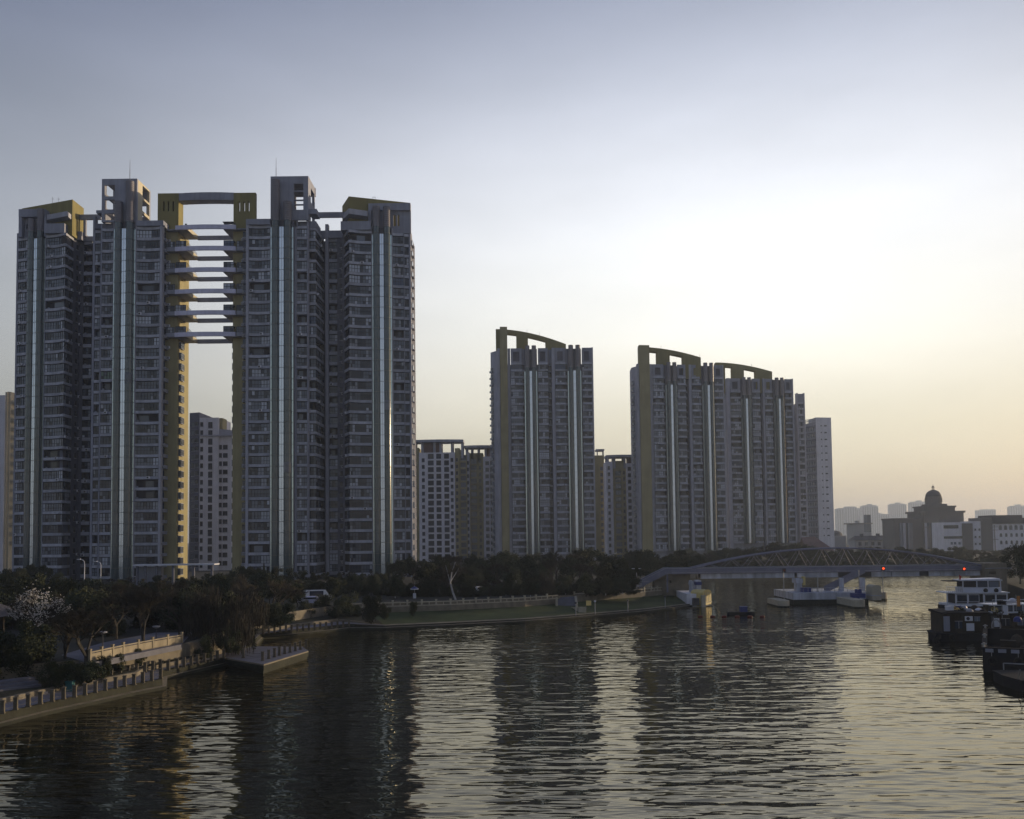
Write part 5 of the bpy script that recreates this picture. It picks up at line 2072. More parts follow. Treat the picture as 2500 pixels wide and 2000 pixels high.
# end return of the terrace wall, going back
a = wallpts[-1]
g = MB()
g.prism([(a.x, a.y), (a.x + .4, a.y + .1), (a.x + 2.6, a.y + 9), (a.x + 2.0, a.y + 9)], .8, ztw, STONE)
g.build('return_wall', TWL)
# terrace pavement
g = MB()
bk = [onz(x, y, ZG) for x, y in ((443, 1574), (470, 1545), (380, 1545), (250, 1570), (150, 1600), (219, 1620))]
g.prism([(p.x, p.y) for p in bk], ZG - .5, ZG + .03, PAVE)
struct(g.build('terrace_pavement'))

# lawn wall with balustrade
lw = [onz(x, y, 1.6) for x, y in ((850, 1498), (1100, 1490), (1281, 1481), (1362, 1474))]
lw2 = [onz(x, y, 1.6) for x, y in ((1402, 1470), (1573, 1457), (1650, 1449))]
for nm, pts, sd_ in (('left of the lawn steps', lw, 1), ('right of the lawn steps', lw2, 2)):
    root = thing('garden_wall', f'low grey retaining wall with stone balustrade {nm}', 'wall', pts[0], 'lawn retaining walls')
    for i in range(len(pts) - 1):
        a, c_ = pts[i], pts[i + 1]
        d = c_ - a
        L_ = d.xy.length
        u = Vector((d.x / L_, d.y / L_, 0))
        nrm = Vector((u.y, -u.x, 0))
        rz = atan2(u.y, u.x)
        g = MB()
        g.prism([(a.x + nrm.x * .1, a.y + nrm.y * .1), (c_.x + nrm.x * .1, c_.y + nrm.y * .1), (c_.x - nrm.x * .6, c_.y - nrm.y * .6), (a.x - nrm.x * .6, a.y - nrm.y * .6)], .9, 2.5, STONE)
        g.build('wall', root)
        nb = max(2, int(L_ / 2.2))
        bw = L_ / nb
        q = MB()
        q.box(0, bw, -.1, .1, .55, .72, STONEL)
        q.box(0, bw, -.1, .1, 0, .16, STONEL)
        q.box(bw * .48, bw * .54, -.08, .08, .16, .55, STONEL)
        me = q.mesh('balustrade_rail')
        q = MB()
        q.box(-.14, .14, -.14, .14, 0, .95, STONEL)
        q.box(-.17, .17, -.17, .17, .95, 1.04, STONEL)
        me2 = q.mesh('balustrade_post')
        for k in range(nb):
            x = a + u * (k * bw)
            inst('balustrade_rail', me, root, (x.x, x.y, 2.5), rz)
            inst('balustrade_post', me2, root, (x.x, x.y, 2.5), rz)
# steps between
a = onz(1382, 1474, 1.6)
root = thing('garden_steps', 'dark stone steps through the gap in the lawn retaining wall', 'steps', (a.x, a.y, 1.5))
for k in range(7):
    g = MB()
    g.box(a.x - 1.6, a.x + 1.6, a.y - 1.6 + k * .4, a.y + 2.5, 1.3 + k * .2, 1.5 + k * .2, CONCD)
    g.build('step', root)
for s in (-1, 1):
    g = MB()
    g.prism([(a.x + s * 1.62, a.y - 2.2), (a.x + s * 2.0, a.y - 2.2), (a.x + s * 2.0, a.y + 1.2), (a.x + s * 1.62, a.y + 1.2)], .9, [1.7, 1.7, 2.9, 2.9], STONEL)
    g.build('cheek_wall', root)
# lawn path
g = MB()
pa_, pb_ = BDp[17].lerp(BDp[16], .18), WLp[17].lerp(BDp[17], .22)
pb_ = pb_ + Vector((1.2, 0, 0))
za_, zb_ = 1.62, lerp(.62, 1.6, .2) + .03
g.prism([(pa_.x - .6, pa_.y), (pa_.x + .6, pa_.y), (pb_.x + .6, pb_.y), (pb_.x - .6, pb_.y)], .2, [za_, za_, zb_, zb_], STONEL)
struct(g.build('lawn_path'))

# street lamps
for (px, yt, yb_, Y, lab) in ((1555, 1390, 1447, 182, 'pale double armed street lamp on the lawn bank by the bridge stair'),):
    a = at(px, yb_, Y)
    zt_ = zat(px, yt, Y)
    o = thing('street_lamp', lab, 'street lamp', (a.x, Y, 2.4))
    g = MB()
    g.tube((a.x, Y, 2.3), (a.x, Y, zt_), .1, .06, 8, FRML)
    g.build('post', o)
    for s in (-1, 1):
        g = MB()
        g.tube((a.x, Y, zt_ - .15), (a.x + s * .5, Y, zt_ + .1), .05, .05, 6, FRML)
        g.box(a.x + s * .4, a.x + s * .95, Y - .14, Y + .14, zt_ + .06, zt_ + .2, BOATW)
        g.build('lamp_head', o)
for (px, yt, Y, lab) in ((206, 1366, 205, 'white curved street lamp left of its twin before the left tower'), (246, 1371, 215, 'white curved street lamp right of its twin before the left tower')):
    a = at(px, 1400, Y)
    zt_ = zat(px, yt, Y)
    o = thing('street_lamp', lab, 'street lamp', (a.x, Y, 3))
    g = MB()
    g.tube((a.x, Y, 3), (a.x, Y, zt_ - .8), .12, .09, 8, BOATW)
    last = Vector((a.x, Y, zt_ - .8))
    for s in range(1, 6):
        th = s / 5 * pi / 2
        cur = Vector((a.x - 1.0 * (1 - cos(th)), Y, zt_ - .8 + .8 * sin(th)))
        g.tube(last, cur, .08, .08, 6, BOATW, cap=False)
        last = cur
    g.build('post', o)
    g = MB()
    g.box(a.x - 1.7, a.x - .9, Y - .2, Y + .2, zt_ - .05, zt_ + .14, BOATW)
    g.build('lamp_head', o)
for (px, yt, yb_, zz_, lab) in ((381, 1531, 1606, 1.5, 'slim dark park lamp with flat disc head by the sunlit terrace wall'), (250, 1545, 1640, 1.5, 'slim dark park lamp among trees near the lower promenade')):
    a = onz(px, yb_, zz_)
    zt_ = zat(px, yt, a.y)
    o = thing('park_lamp', lab, 'lamp', (a.x, a.y, zz_))
    g = MB()
    g.tube((a.x, a.y, zz_ - .3), (a.x, a.y, zt_), .06, .045, 7, DARKM)
    g.build('post', o)
    g = MB()
    g.lathe(a.x, a.y, [(.12, zt_ - .12), (.42, zt_ + .02), (.38, zt_ + .1), (.06, zt_ + .16)], 14, FRML)
    g.build('lamp_head', o)
# small lawn bollard lamps and signs
for (px, yt, yb_, lab) in ((1406, 1470, 1497, 'thin grey marker pole beside the lawn path'), (1533, 1464, 1488, 'grey marker post in the middle of the lawn bank'), (1624, 1455, 1478, 'grey marker post at the right end of the lawn bank'), (1453, 1466, 1494, 'white headed post beside the notice board')):
    a = onz(px, yb_, .9)
    zt_ = zat(px, yt, a.y)
    g = MB()
    g.tube((a.x, a.y, .5), (a.x, a.y, zt_ - .3), .07, .06, 6, FRML)
    g.lathe(a.x, a.y, [(.1, zt_ - .3), (.2, zt_ - .22), (.2, zt_ - .05), (.08, zt_)], 8, DARKM if px != 1453 else BOATW)
    tag(g.build('marker_post', None), lab, 'post')
a = onz(1437, 1481, 1.55)
o = thing('notice_board', 'small pale yellow notice board at the foot of the lawn wall', 'notice board', (a.x, a.y, 1.4))
g = MB()
g.box(a.x - .45, a.x + .45, a.y - .3, a.y - .24, 1.75, 2.6, YELL)
g.build('board', o)
g = MB()
for s in (-.4, .4):
    g.tube((a.x + s, a.y - .2, 1.2), (a.x + s, a.y - .2, 2.65), .04, .04, 5, DARKM)
g.build('legs', o)
a = onz(163, 1690, 1.02)
o = thing('litter_bin', 'teal litter bin standing at the end of the planter by the promenade', 'litter bin', (a.x, a.y, 1.0))
g = MB()
g.box(a.x - .3, a.x + .3, a.y + .3, a.y + .8, 1.0, 1.8, TEAL)
g.build('body', o)
g = MB()
g.box(a.x - .34, a.x + .34, a.y + .26, a.y + .84, 1.81, 1.92, TEAL)
g.build('lid', o)
# seating steps bottom left
root = thing('seating_steps', 'long dark stone seating steps behind the lower promenade at the left edge', 'steps', onz(0, 1712, 1.0))
for k in range(5):
    a, c_ = onz(-120, 1722 - k * 9, 1.02 + k * .24), onz(118 - k * 8, 1693 - k * 8.5, 1.02 + k * .24)
    g = MB()
    d = (c_ - a).normalized()
    nrm = Vector((d.y, -d.x, 0)) * -1.0
    g.prism([(a.x, a.y), (c_.x, c_.y), (c_.x + nrm.x * 1.1, c_.y + nrm.y * 1.1), (a.x + nrm.x * 1.1, a.y + nrm.y * 1.1)], .8, 1.2 + k * .24, PAVE)
    g.build('step', root)

# pavilion at the far left
Yp = 92
xe = at(42, 1500, Yp).x - 3.2
root = thing('park_pavilion', 'park pavilion with dark tiled hip roof at the left edge', 'pavilion', (xe - 5, Yp + 4, 3))
g = MB()
zr0 = zat(20, 1512, Yp)
zr1 = zat(-60, 1455, Yp)
x0_ = xe - 13
g.add([(x0_, Yp, zr0), (xe, Yp, zr0), (xe, Yp + 8, zr0), (x0_, Yp + 8, zr0), (x0_ + 4, Yp + 4, zr1), (xe - 4, Yp + 4, zr1)], [(0, 1, 5, 4), (1, 2, 5), (2, 3, 4, 5), (3, 0, 4), (3, 2, 1, 0)], ROOFT)
g.build('roof', root)
g = MB()
g.box(x0_ + .5, xe - 1.0, Yp + .8, Yp + 1.0, zr0 - .75, zr0 - .25, CREAM)
g.box(x0_ + .5, xe - 1.0, Yp + 5, Yp + 5.2, 3, zr0 - .1, BROWN)
g.build('wall', root)
for k in range(4):
    g = MB()
    x = xe - 1.0 - k * 3.6
    g.tube((x, Yp + .9, 2.5), (x, Yp + .9, zr0), .13, .13, 8, CREAM)
    g.build('column', root)

# entrance canopy in front of the twin towers
Yc = 225
root = thing('entrance_canopy', 'long thin white entrance canopy roof at the foot of the left tower', 'canopy', (at(420, 1380, Yc).x, Yc, 3))
g = MB()
g.box(at(324, 1378, Yc).x, at(523, 1378, Yc).x, Yc, Yc + 4, zat(420, 1381, Yc), zat(420, 1377.5, Yc), BOATW)
g.build('roof', root)
for q in (332, 352, 380, 420, 470, 515):
    g = MB()
    g.box(at(q, 1380, Yc).x - .25, at(q, 1380, Yc).x + .25, Yc + .5, Yc + 1, 3, zat(420, 1381.2, Yc), CONCD)
    g.build('column', root)
g = MB()
g.box(at(326, 1380, Yc).x, at(385, 1380, Yc).x, Yc + 2, Yc + 3.8, 3, zat(420, 1384, Yc), CONC)
g.build('wall', root)

# parked vehicles between the trees


def car(px, py, Y, m, lab, L_=4.4, h=1.5, van=False, rz=.2):
    p = at(px, py, Y)
    z0 = ZG + .05
    o = thing('parked_car', lab, 'van' if van else 'car', (p.x, Y, z0))
    o.rotation_euler = (0, 0, rz)

    def add(g, nm):
        ob = bpy.data.objects.new(nm, g.mesh(nm))
        COL.objects.link(ob)
        ob.parent = o
        return ob
    g = MB()
    prof = [(-L_ / 2, .35), (-L_ / 2, .95), (-L_ * .38, 1.0), (-L_ * .28, h), (L_ * .22, h), (L_ * .34, 1.0), (L_ / 2, .85), (L_ / 2, .35)] if not van else [(-L_ / 2, .4), (-L_ / 2, h), (L_ * .28, h), (L_ * .4, 1.15), (L_ / 2, 1.0), (L_ / 2, .4)]
    k = len(prof)
    g.add([(a, -.85, c_) for a, c_ in prof] + [(a, .85, c_) for a, c_ in prof], [tuple(range(k)), tuple(range(k, 2 * k))[::-1]] + [(i, k + i, k + (i + 1) % k, (i + 1) % k) for i in range(k)], m)
    add(g, 'body')
    g = MB()
    for s in (-1, 1):
        g.box(-L_ * .27, L_ * .21, s * .86, s * .87, 1.0, h - .12, GLD)
    add(g, 'side_window')
    for a in (-L_ * .31, L_ * .31):
        for s in (-1, 1):
            g = MB()
            g.T = Matrix.Translation((a, s * .78, .33)) @ Matrix.Rotation(pi / 2, 4, 'X')
            g.lathe(0, 0, [(.33, -.1), (.33, .1)], 14, TYRE)
            wh = add(g, 'wheel')
            g = MB()
            g.T = Matrix.Translation((a, s * .78, .33)) @ Matrix.Rotation(pi / 2, 4, 'X')
            g.lathe(0, 0, [(.19, -.115), (.19, .115)], 10, STEEL)
            add(g, 'rim').parent = wh
    return o


car(775, 1442, 158, CARW, 'white van glimpsed between the dark trees', 4.9, 2.0, True)
car(758, 1458, 150, LILAC, 'pale car just below the white van among trees', 4.2, 1.4)
a = at(1012, 1452, 164)
o = thing('parasol', 'blue and white parasol half hidden by trees behind the lawn wall', 'parasol', (a.x, 164, ZG))
g = MB()
g.tube((a.x, 164, ZG), (a.x, 164, ZG + 2.3), .05, .05, 6, FRML)
g.box(a.x - .25, a.x + .25, 163.7, 164.3, ZG, ZG + .9, BOATW)
g.build('stand', o)
g = MB()
g.lathe(a.x, 164, [(.75, ZG + 1.75), (.4, ZG + 2.0), (.05, ZG + 2.15)], 8, BLUEM, close=False)
g.lathe(a.x, 164, [(.75, ZG + 1.6), (.75, ZG + 1.749)], 8, BOATW, close=False)
g.build('canopy', o)
car(1162, 1442, 172, CARW, 'white car parked among dark trees behind the middle of the lawn wall', 4.4, 1.5, rz=1.2)

# gull
p = at(1501, 1352, 120)
o = thing('gull', 'white gull gliding in front of the dark trees', 'bird', p)
g = MB()
g.tube((p.x - .28, p.y, p.z), (p.x, p.y - .02, p.z + .02), .03, .075, 8, BLOS)
g.tube((p.x, p.y - .02, p.z + .02), (p.x + .24, p.y, p.z + .03), .075, .04, 8, BLOS)
g.tube((p.x + .24, p.y, p.z + .03), (p.x + .31, p.y, p.z + .02), .03, .008, 6, YELL)
g.build('body', o)
for s in (-1, 1):
    g = MB()
    a, c_, e = Vector((p.x + s * .05, p.y, p.z + .05)), Vector((p.x + s * .38, p.y + .1, p.z + .24)), Vector((p.x + s * .85, p.y + .1, p.z + .12))
    w_ = Vector((0, .18, 0))
    up = Vector((0, 0, .02))
    g.add([a - w_, c_ - w_, e, c_ + w_ * .7, a + w_, a - w_ + up, c_ - w_ + up, e + up, c_ + w_ * .7 + up, a + w_ + up], [(0, 1, 3, 4), (1, 2, 3), (5, 9, 8, 6), (6, 8, 7), (0, 5, 6, 1), (1, 6, 7, 2), (2, 7, 8, 3), (3, 8, 9, 4)], BLOS)
    g.build('wing', o)

# ------------------------------------------------------------------ boats on the right


def local_part(o, g, nm):
    ob = bpy.data.objects.new(nm, g.mesh(nm))
    COL.objects.link(ob)
    ob.parent = o
    return ob


p = onz(2372, 1497, 0)
WB = thing('river_boat', 'white two deck passenger boat moored behind the dark houseboats', 'boat', (p.x, p.y, 0))
WB.rotation_euler = (0, 0, R(-6))
g = MB()
n = 12
hw, Lh = 2.3, 5.4
sta = []
for i in range(n + 1):
    t_ = i / n
    x = -Lh + 2 * Lh * t_
    w = hw * min(1, (sin(pi * min(1, t_ * 2.2 + .02) / 2)) ** .7)
    sta.append([(x, -w * .75, -.3), (x, -w, 1.1 + .35 * (1 - t_)), (x, w, 1.1 + .35 * (1 - t_)), (x, w * .75, -.3)])
for i in range(n):
    for j in range(4):
        g.quad(sta[i][j], sta[i + 1][j], sta[i + 1][(j + 1) % 4], sta[i][(j + 1) % 4], HULL)
g.quad(*sta[n][::1], HULL)
local_part(WB, g, 'hull')
g = MB()
g.box(-4.6, 5.2, -2.1, 2.1, 1.3, 1.75, BOATW)
g.box(-3.2, 5.1, -2.0, 2.0, 3.35, 3.5, BOATW)
g.box(-4.9, 5.4, -2.25, 2.25, 3.5, 3.66, BOATW)
for x in (-4.6, -3.2, -1.3, 1.3, 3.2, 5.0):
    g.box(x - .09, x + .09, -2.08, -1.9, 1.75, 3.5, BOATW)
g.box(-3.1, 5.0, -1.2, 1.9, 1.75, 3.35, INT)
local_part(WB, g, 'main_deck')
for x0_ in (-3.0, -1.1, 1.5, 3.35):
    g = MB()
    w = 1.6
    g.box(x0_, x0_ + w, -1.98, -1.93, 2.1, 3.2, GLD)
    for (a, c_, d_, e) in ((x0_, x0_ + w, 2.03, 2.1), (x0_, x0_ + w, 3.2, 3.27), (x0_ - .07, x0_, 2.03, 3.27), (x0_ + w, x0_ + w + .07, 2.03, 3.27)):
        g.box(a, c_, -2.02, -1.92, d_, e, BOATW)
    local_part(WB, g, 'window')
g = MB()
g.box(-1.9, 4.3, -1.7, 1.7, 3.67, 4.45, BOATW)
g.box(-2.2, 4.4, -1.9, 1.9, 5.55, 5.72, BOATW)
g.prism([(-1.6, -1.7), (4.1, -1.7), (4.1, 1.7), (-1.6, 1.7)], 5.73, [5.78, 5.95, 5.95, 5.78], BOATW)
for x in (-1.85, .4, 2.2, 4.2):
    g.box(x - .08, x + .08, -1.7, -1.56, 4.45, 5.55, BOATW)
g.box(-4.2, -2.0, -1.9, 1.9, 5.45, 5.54, HULL)
g.box(-1.7, 4.1, -1.2, 1.5, 4.45, 5.5, INT)
local_part(WB, g, 'upper_deck')
for x0_ in (.6, 2.4):
    g = MB()
    g.box(x0_, x0_ + 1.5, -1.66, -1.6, 4.5, 5.45, GLM)
    local_part(WB, g, 'window')
g = MB()
for i in range(9):
    x = -4.7 + i * .32
    g.tube((x, -2.0, 3.66), (x, -2.0, 4.6), .025, .025, 4, STEEL)
g.tube((-4.7, -2.0, 4.6), (-2.0, -2.0, 4.6), .035, .035, 5, BOATW)
g.tube((-4.9, -2.0, 4.2), (-2.0, -2.0, 4.2), .025, .025, 4, STEEL)
local_part(WB, g, 'railing')
for x in (1.7, 3.4):
    g = MB()
    g.T = Matrix.Translation((x, -1.85, 3.95)) @ Matrix.Rotation(pi / 2, 4, 'X')
    g.lathe(0, 0, [(.25, -.12), (.36, -.05), (.36, .05), (.25, .12)], 14, TYRE)
    local_part(WB, g, 'fender')
g = MB()
g.tube((-2.4, -1.5, 5.5), (-2.4, -1.5, 6.7), .03, .03, 5, STEEL)
local_part(WB, g, 'flag_pole')
g = MB()
g.add([(-2.38, -1.5, 6.65), (-1.95, -1.45, 6.3), (-2.1, -1.42, 5.75), (-2.38, -1.5, 5.8), (-2.38, -1.47, 6.65), (-1.95, -1.42, 6.3), (-2.1, -1.39, 5.75), (-2.38, -1.47, 5.8)], [(0, 1, 2, 3), (7, 6, 5, 4), (0, 4, 5, 1), (1, 5, 6, 2), (2, 6, 7, 3)], FLAGR)
local_part(WB, g, 'flag')


def houseboat(px, py, label, L_, W_, H_, rz, wins, roofed=True):
    p = onz(px, py, 0)
    o = thing('houseboat', label, 'houseboat', (p.x, p.y, 0), 'dark houseboats moored on the right')
    o.rotation_euler = (0, 0, rz)
    g = MB()
    g.prism([(-L_ / 2, 0), (L_ / 2, 0), (L_ / 2 + .5, W_ / 2), (L_ / 2, W_), (-L_ / 2, W_), (-L_ / 2 - .7, W_ / 2)], -.3, .85, HULL)
    g.prism([(-L_ / 2 - .1, -.1), (L_ / 2 + .1, -.1), (L_ / 2 + .65, W_ / 2), (L_ / 2 + .1, W_ + .1), (-L_ / 2 - .1, W_ + .1), (-L_ / 2 - .85, W_ / 2)], .86, 1.02, HULL)
    local_part(o, g, 'hull')
    g = MB()
    g.box(-L_ / 2 + .3, L_ / 2 - .2, .35, W_ - .3, 1.021, H_, BROWN)
    # board joints
    k = int((L_ - .6) / .32)
    for i in range(k):
        x = -L_ / 2 + .35 + i * .32
        g.box(x, x + .28, .31, .349, 1.05, H_ - .1, BROWN)
    local_part(o, g, 'cabin')
    g = MB()
    g.prism([(-L_ / 2 + .1, .1), (L_ / 2, .1), (L_ / 2, W_ - .1), (-L_ / 2 + .1, W_ - .1)], H_ + .001, [H_ + .12, H_ + .12, H_ + .32, H_ + .32], HULL)
    local_part(o, g, 'roof')
    for (x, z, w, h, m, nm) in wins:
        g = MB()
        g.box(x, x + w, .22, .305, z, z + h, m)
        if nm == 'window':
            g.box(x - .06, x + w + .06, .2, .219, z + h, z + h + .06, FRML)
            g.box(x + w / 2 - .03, x + w / 2 + .03, .19, .219, z, z + h, FRML)
        if nm == 'air_conditioner':
            g.T = Matrix.Translation((x + w * .38, .21, z + h / 2)) @ Matrix.Rotation(pi / 2, 4, 'X')
            g.lathe(0, 0, [(h * .36, -.02), (h * .36, .03)], 12, DARKM)
        local_part(o, g, nm)
    for (x, z) in ((-L_ / 2 - .5, .55), (-L_ / 2 - .75, .1), (-L_ / 2 + 1.2, .5)):
        g = MB()
        g.T = Matrix.Translation((x, -.15, z)) @ Matrix.Rotation(pi / 2, 4, 'X')
        for i in range(12):
            a, c_ = 2 * pi * i / 12, 2 * pi * (i + 1) / 12
            g.tube((.33 * cos(a), .33 * sin(a), 0), (.33 * cos(c_), .33 * sin(c_), 0), .12, .12, 6, TYRE, cap=False)
        local_part(o, g, 'tyre_fender')
    return o, p


H1, hp1 = houseboat(2361, 1566, 'dark timber houseboat with pale door and square white panel, nearest the open water', 6.2, 4.5, 3.5, R(-4),
                    [(-2.7, 1.25, .75, 1.9, CONC, 'door'), (-.05, 2.55, .95, .6, BOATW, 'air_conditioner'), (.1, 1.3, .95, .95, BOATW, 'white_panel'), (1.1, 2.5, .7, .55, GLM, 'window'), (-1.3, 1.6, .9, .9, GLD, 'window')])
H2, hp2 = houseboat(2478, 1556, 'cluttered dark houseboat with white upper rail at the right edge', 7.4, 4.6, 2.9, R(3),
                    [(-3.0, 1.3, .8, 1.5, DARKM, 'door'), (-1.6, 1.5, 1.1, .9, GLD, 'window'), (.6, 1.5, 1.2, .9, GLM, 'window')])
# white wheelhouse on the second boat
g = MB()
g.box(-2.2, 3.2, 1.0, 3.6, 2.95, 3.25, BOATW)
g.box(-2.0, 3.0, 1.2, 3.4, 3.25, 4.1, INT)
g.box(-2.6, 3.6, .7, 3.9, 4.1, 4.25, BOATW)
for x in (-2.0, -.7, .6, 1.9, 3.0):
    g.box(x - .06, x + .06, 1.0, 1.12, 3.25, 4.1, BOATW)
g.box(-1.9, 2.9, 1.13, 1.18, 3.4, 3.95, GLM)
local_part(H2, g, 'wheelhouse')
g = MB()
for i in range(10):
    x = -2.4 + i * .65
    g.tube((x, .8, 4.25), (x, .8, 4.85), .03, .03, 4, STEEL)
g.tube((-2.4, .8, 4.85), (3.5, .8, 4.85), .04, .04, 5, BOATW)
local_part(H2, g, 'railing')
p = onz(2462, 1643, 0)
BG = thing('barge', 'low black barge with pale fender blocks along its rim at the right edge', 'barge', (p.x, p.y, 0))
BG.rotation_euler = (0, 0, R(-28))
g = MB()
for (a, b_, c_, d_) in ((-2.2, 5.6, 0, .3), (-2.2, 5.6, 19.7, 20), (-2.2, -1.9, .31, 19.69), (5.3, 5.6, .31, 19.69)):
    g.box(a, b_, c_, d_, -.3, 2.3, HULL)
    g.box(a - .08, b_ + .08, c_ - .05, d_ + .05, 2.301, 2.42, HULL)
g.box(-1.89, 5.29, .31, 19.69, -.3, .5, HULL)
local_part(BG, g, 'hull')
r = random.Random(3)
for i in range(12):
    g = MB()
    x, y = r.uniform(-1.2, 4.6), r.uniform(2.5, 18.5)
    rr = r.uniform(.5, 1.1)
    h = r.uniform(.7, 1.9)
    if i % 3 == 0:
        g.box(x - rr, x + rr, y - rr * .7, y + rr * .7, .51, .5 + h, BROWN)
        g.box(x - rr - .05, x + rr + .05, y - rr * .7 - .05, y + rr * .7 + .05, .5 + h, .57 + h, HULL)
        local_part(BG, g, 'cargo_crate')
    else:
        g.lathe(x, y, [(rr, .51), (rr * .95, .5 + h * .5), (rr * .6, .5 + h * .85), (.05, .5 + h)], 11, HULL if i % 3 == 1 else BROWN)
        local_part(BG, g, 'cargo_heap')
for x in (-1.4, .9, 3.1):
    g = MB()
    g.T = Matrix.Translation((x, -.2, 1.1)) @ Matrix.Rotation(pi / 2, 4, 'X')
    for i in range(14):
        a, c_ = 2 * pi * i / 14, 2 * pi * (i + 1) / 14
        g.tube((.36 * cos(a), .36 * sin(a), 0), (.36 * cos(c_), .36 * sin(c_), 0), .13, .13, 6, TYRE, cap=False)
    g.T = None
    g.tube((x, -.1, 1.45), (x, -.06, 2.3), .03, .03, 5, FRML)
    local_part(BG, g, 'tyre_fender')
for y in (.15, 9, 19.8):
    g = MB()
    g.tube((-2.05, y, 2.4), (-2.05, y, 2.85), .1, .1, 8, STEEL)
    g.tube((-2.3, y, 2.72), (-1.8, y, 2.72), .06, .06, 6, STEEL)
    local_part(BG, g, 'mooring_bitt')
for i in range(5):
    g = MB()
    x = -1.95 + i * 1.12
    g.box(x, x + .72, -.16, -.001, 1.95, 2.28, CONC)
    local_part(BG, g, 'fender_block')
g = MB()
for (a, c_) in (((-.4, .1), (-.4, 1.0)), ((-.4, 1.0), (1.6, 1.0)), ((1.6, 1.0), (1.6, .1)), ((-.4, .25), (1.6, .25))):
    g.tube((a[0], -.6, a[1]), (c_[0], -.6, c_[1]), .06, .06, 6, FRML)
g.box(-.3, 1.5, -.55, -.1, .3, .8, HULL)
local_part(BG, g, 'boarding_frame')
p = onz(2510, 1690, 0)
SB = thing('rowing_boat', 'dark blue skiff poking in at the right edge below the barge', 'boat', (p.x + .4, p.y, 0))
g = MB()
g.prism([(-.9, 0), (.9, -.4), (2.4, 2.5), (2.4, 6), (-.2, 6), (-.9, 3)], -.2, .9, HULL)
g.prism([(-.95, -.05), (.95, -.46), (2.45, 2.5), (2.45, 6.05), (-.25, 6.05), (-.95, 3)], .901, 1.0, HULL)
local_part(SB, g, 'hull')
g = MB()
g.tube((-.6, 1, 1.0), (-.9, .2, 1.9), .05, .05, 5, STEEL)
local_part(SB, g, 'boat_hook')

# roof clutter as things on the boats
clut = [
    ('plastic_tub', 'white tub at the left end of the near houseboat roof', 'tub', 2320, 1486, 116.5, BOATW, (.9, .5, .45)),
    ('plant_pot', 'leafy yellow green pot plant on the near houseboat roof', 'plant', 2334, 1490, 117, YELL, 'plant'),
    ('plant_pot', 'small green pot plant right of the yellow one on the near houseboat roof', 'plant', 2349, 1492, 117.5, LEAF_O, 'plant'),
    ('bottle_crate', 'crate of pale bottles in the middle of the near houseboat roof', 'crate', 2363, 1491, 118, CONC2, (.8, .5, .35)),
    ('tarpaulin', 'dark brown humped tarpaulin on the near houseboat roof', 'tarpaulin', 2384, 1484, 118.5, BROWN, 'hump'),
    ('wash_basin', 'white basin near the right end of the near houseboat roof', 'basin', 2394, 1491, 117, BOATW, 'hump'),
    ('life_ring', 'pale life ring hung between the two houseboats', 'life ring', 2432, 1528, 112.5, FRML, 'ring'),
    ('laundry_sheet', 'white sheet hung between the two houseboats', 'laundry', 2434, 1520, 113.5, BOATW, 'sheet'),
    ('laundry_cloth', 'orange cloth on a pole at the far right boat', 'laundry', 2487, 1468, 112, ORANGE, 'sheet'),
    ('plant_pot', 'yellow flowering pot plant on the right houseboat front', 'plant', 2428, 1492, 111, YELL, 'plant'),
    ('storage_box', 'white box on the right houseboat roof', 'box', 2463, 1471, 113, BOATW, (.8, .5, .35)),
    ('storage_box', 'dark box beside the white one on the right houseboat roof', 'box', 2448, 1473, 113, HULL, (.9, .5, .4)),
    ('water_drum', 'round pale drum on the right houseboat roof', 'drum', 2477, 1467, 113.5, BOATW, 'hump'),
]
clut += [
    ('storage_box', 'blue tub at the back of the near houseboat roof', 'tub', 2341, 1484, 119.5, BLUEM, (.6, .5, .4)),
    ('coiled_rope', 'pale coiled rope near the middle of the near houseboat roof', 'rope', 2372, 1493, 116, FRML, 'hump'),
    ('gas_bottle', 'grey gas bottle standing behind the crate on the near houseboat', 'gas bottle', 2357, 1484, 119, STEEL, 'hump'),
    ('folded_chair', 'brown folded chair at the right rear of the near houseboat roof', 'chair', 2408, 1486, 118.5, BROWN, (.5, .3, .8)),
    ('sack', 'dark sack slumped right of the basin on the near houseboat roof', 'sack', 2404, 1494, 116.5, HULL, 'hump'),
    ('laundry_cloth', 'white cloth hung on the right houseboat rail', 'laundry', 2455, 1490, 111.8, BOATW, 'sheet'),
    ('plant_pot', 'green pot plant beside the wheelhouse on the right houseboat', 'plant', 2442, 1498, 112, LEAF_O, 'plant'),
    ('plant_pot', 'tall leafy pot plant at the right edge of the picture', 'plant', 2494, 1500, 112, LEAF_O, 'plant'),
    ('water_drum', 'blue drum at the right edge houseboat bow', 'drum', 2490, 1512, 111, BLUEM, 'hump'),
]
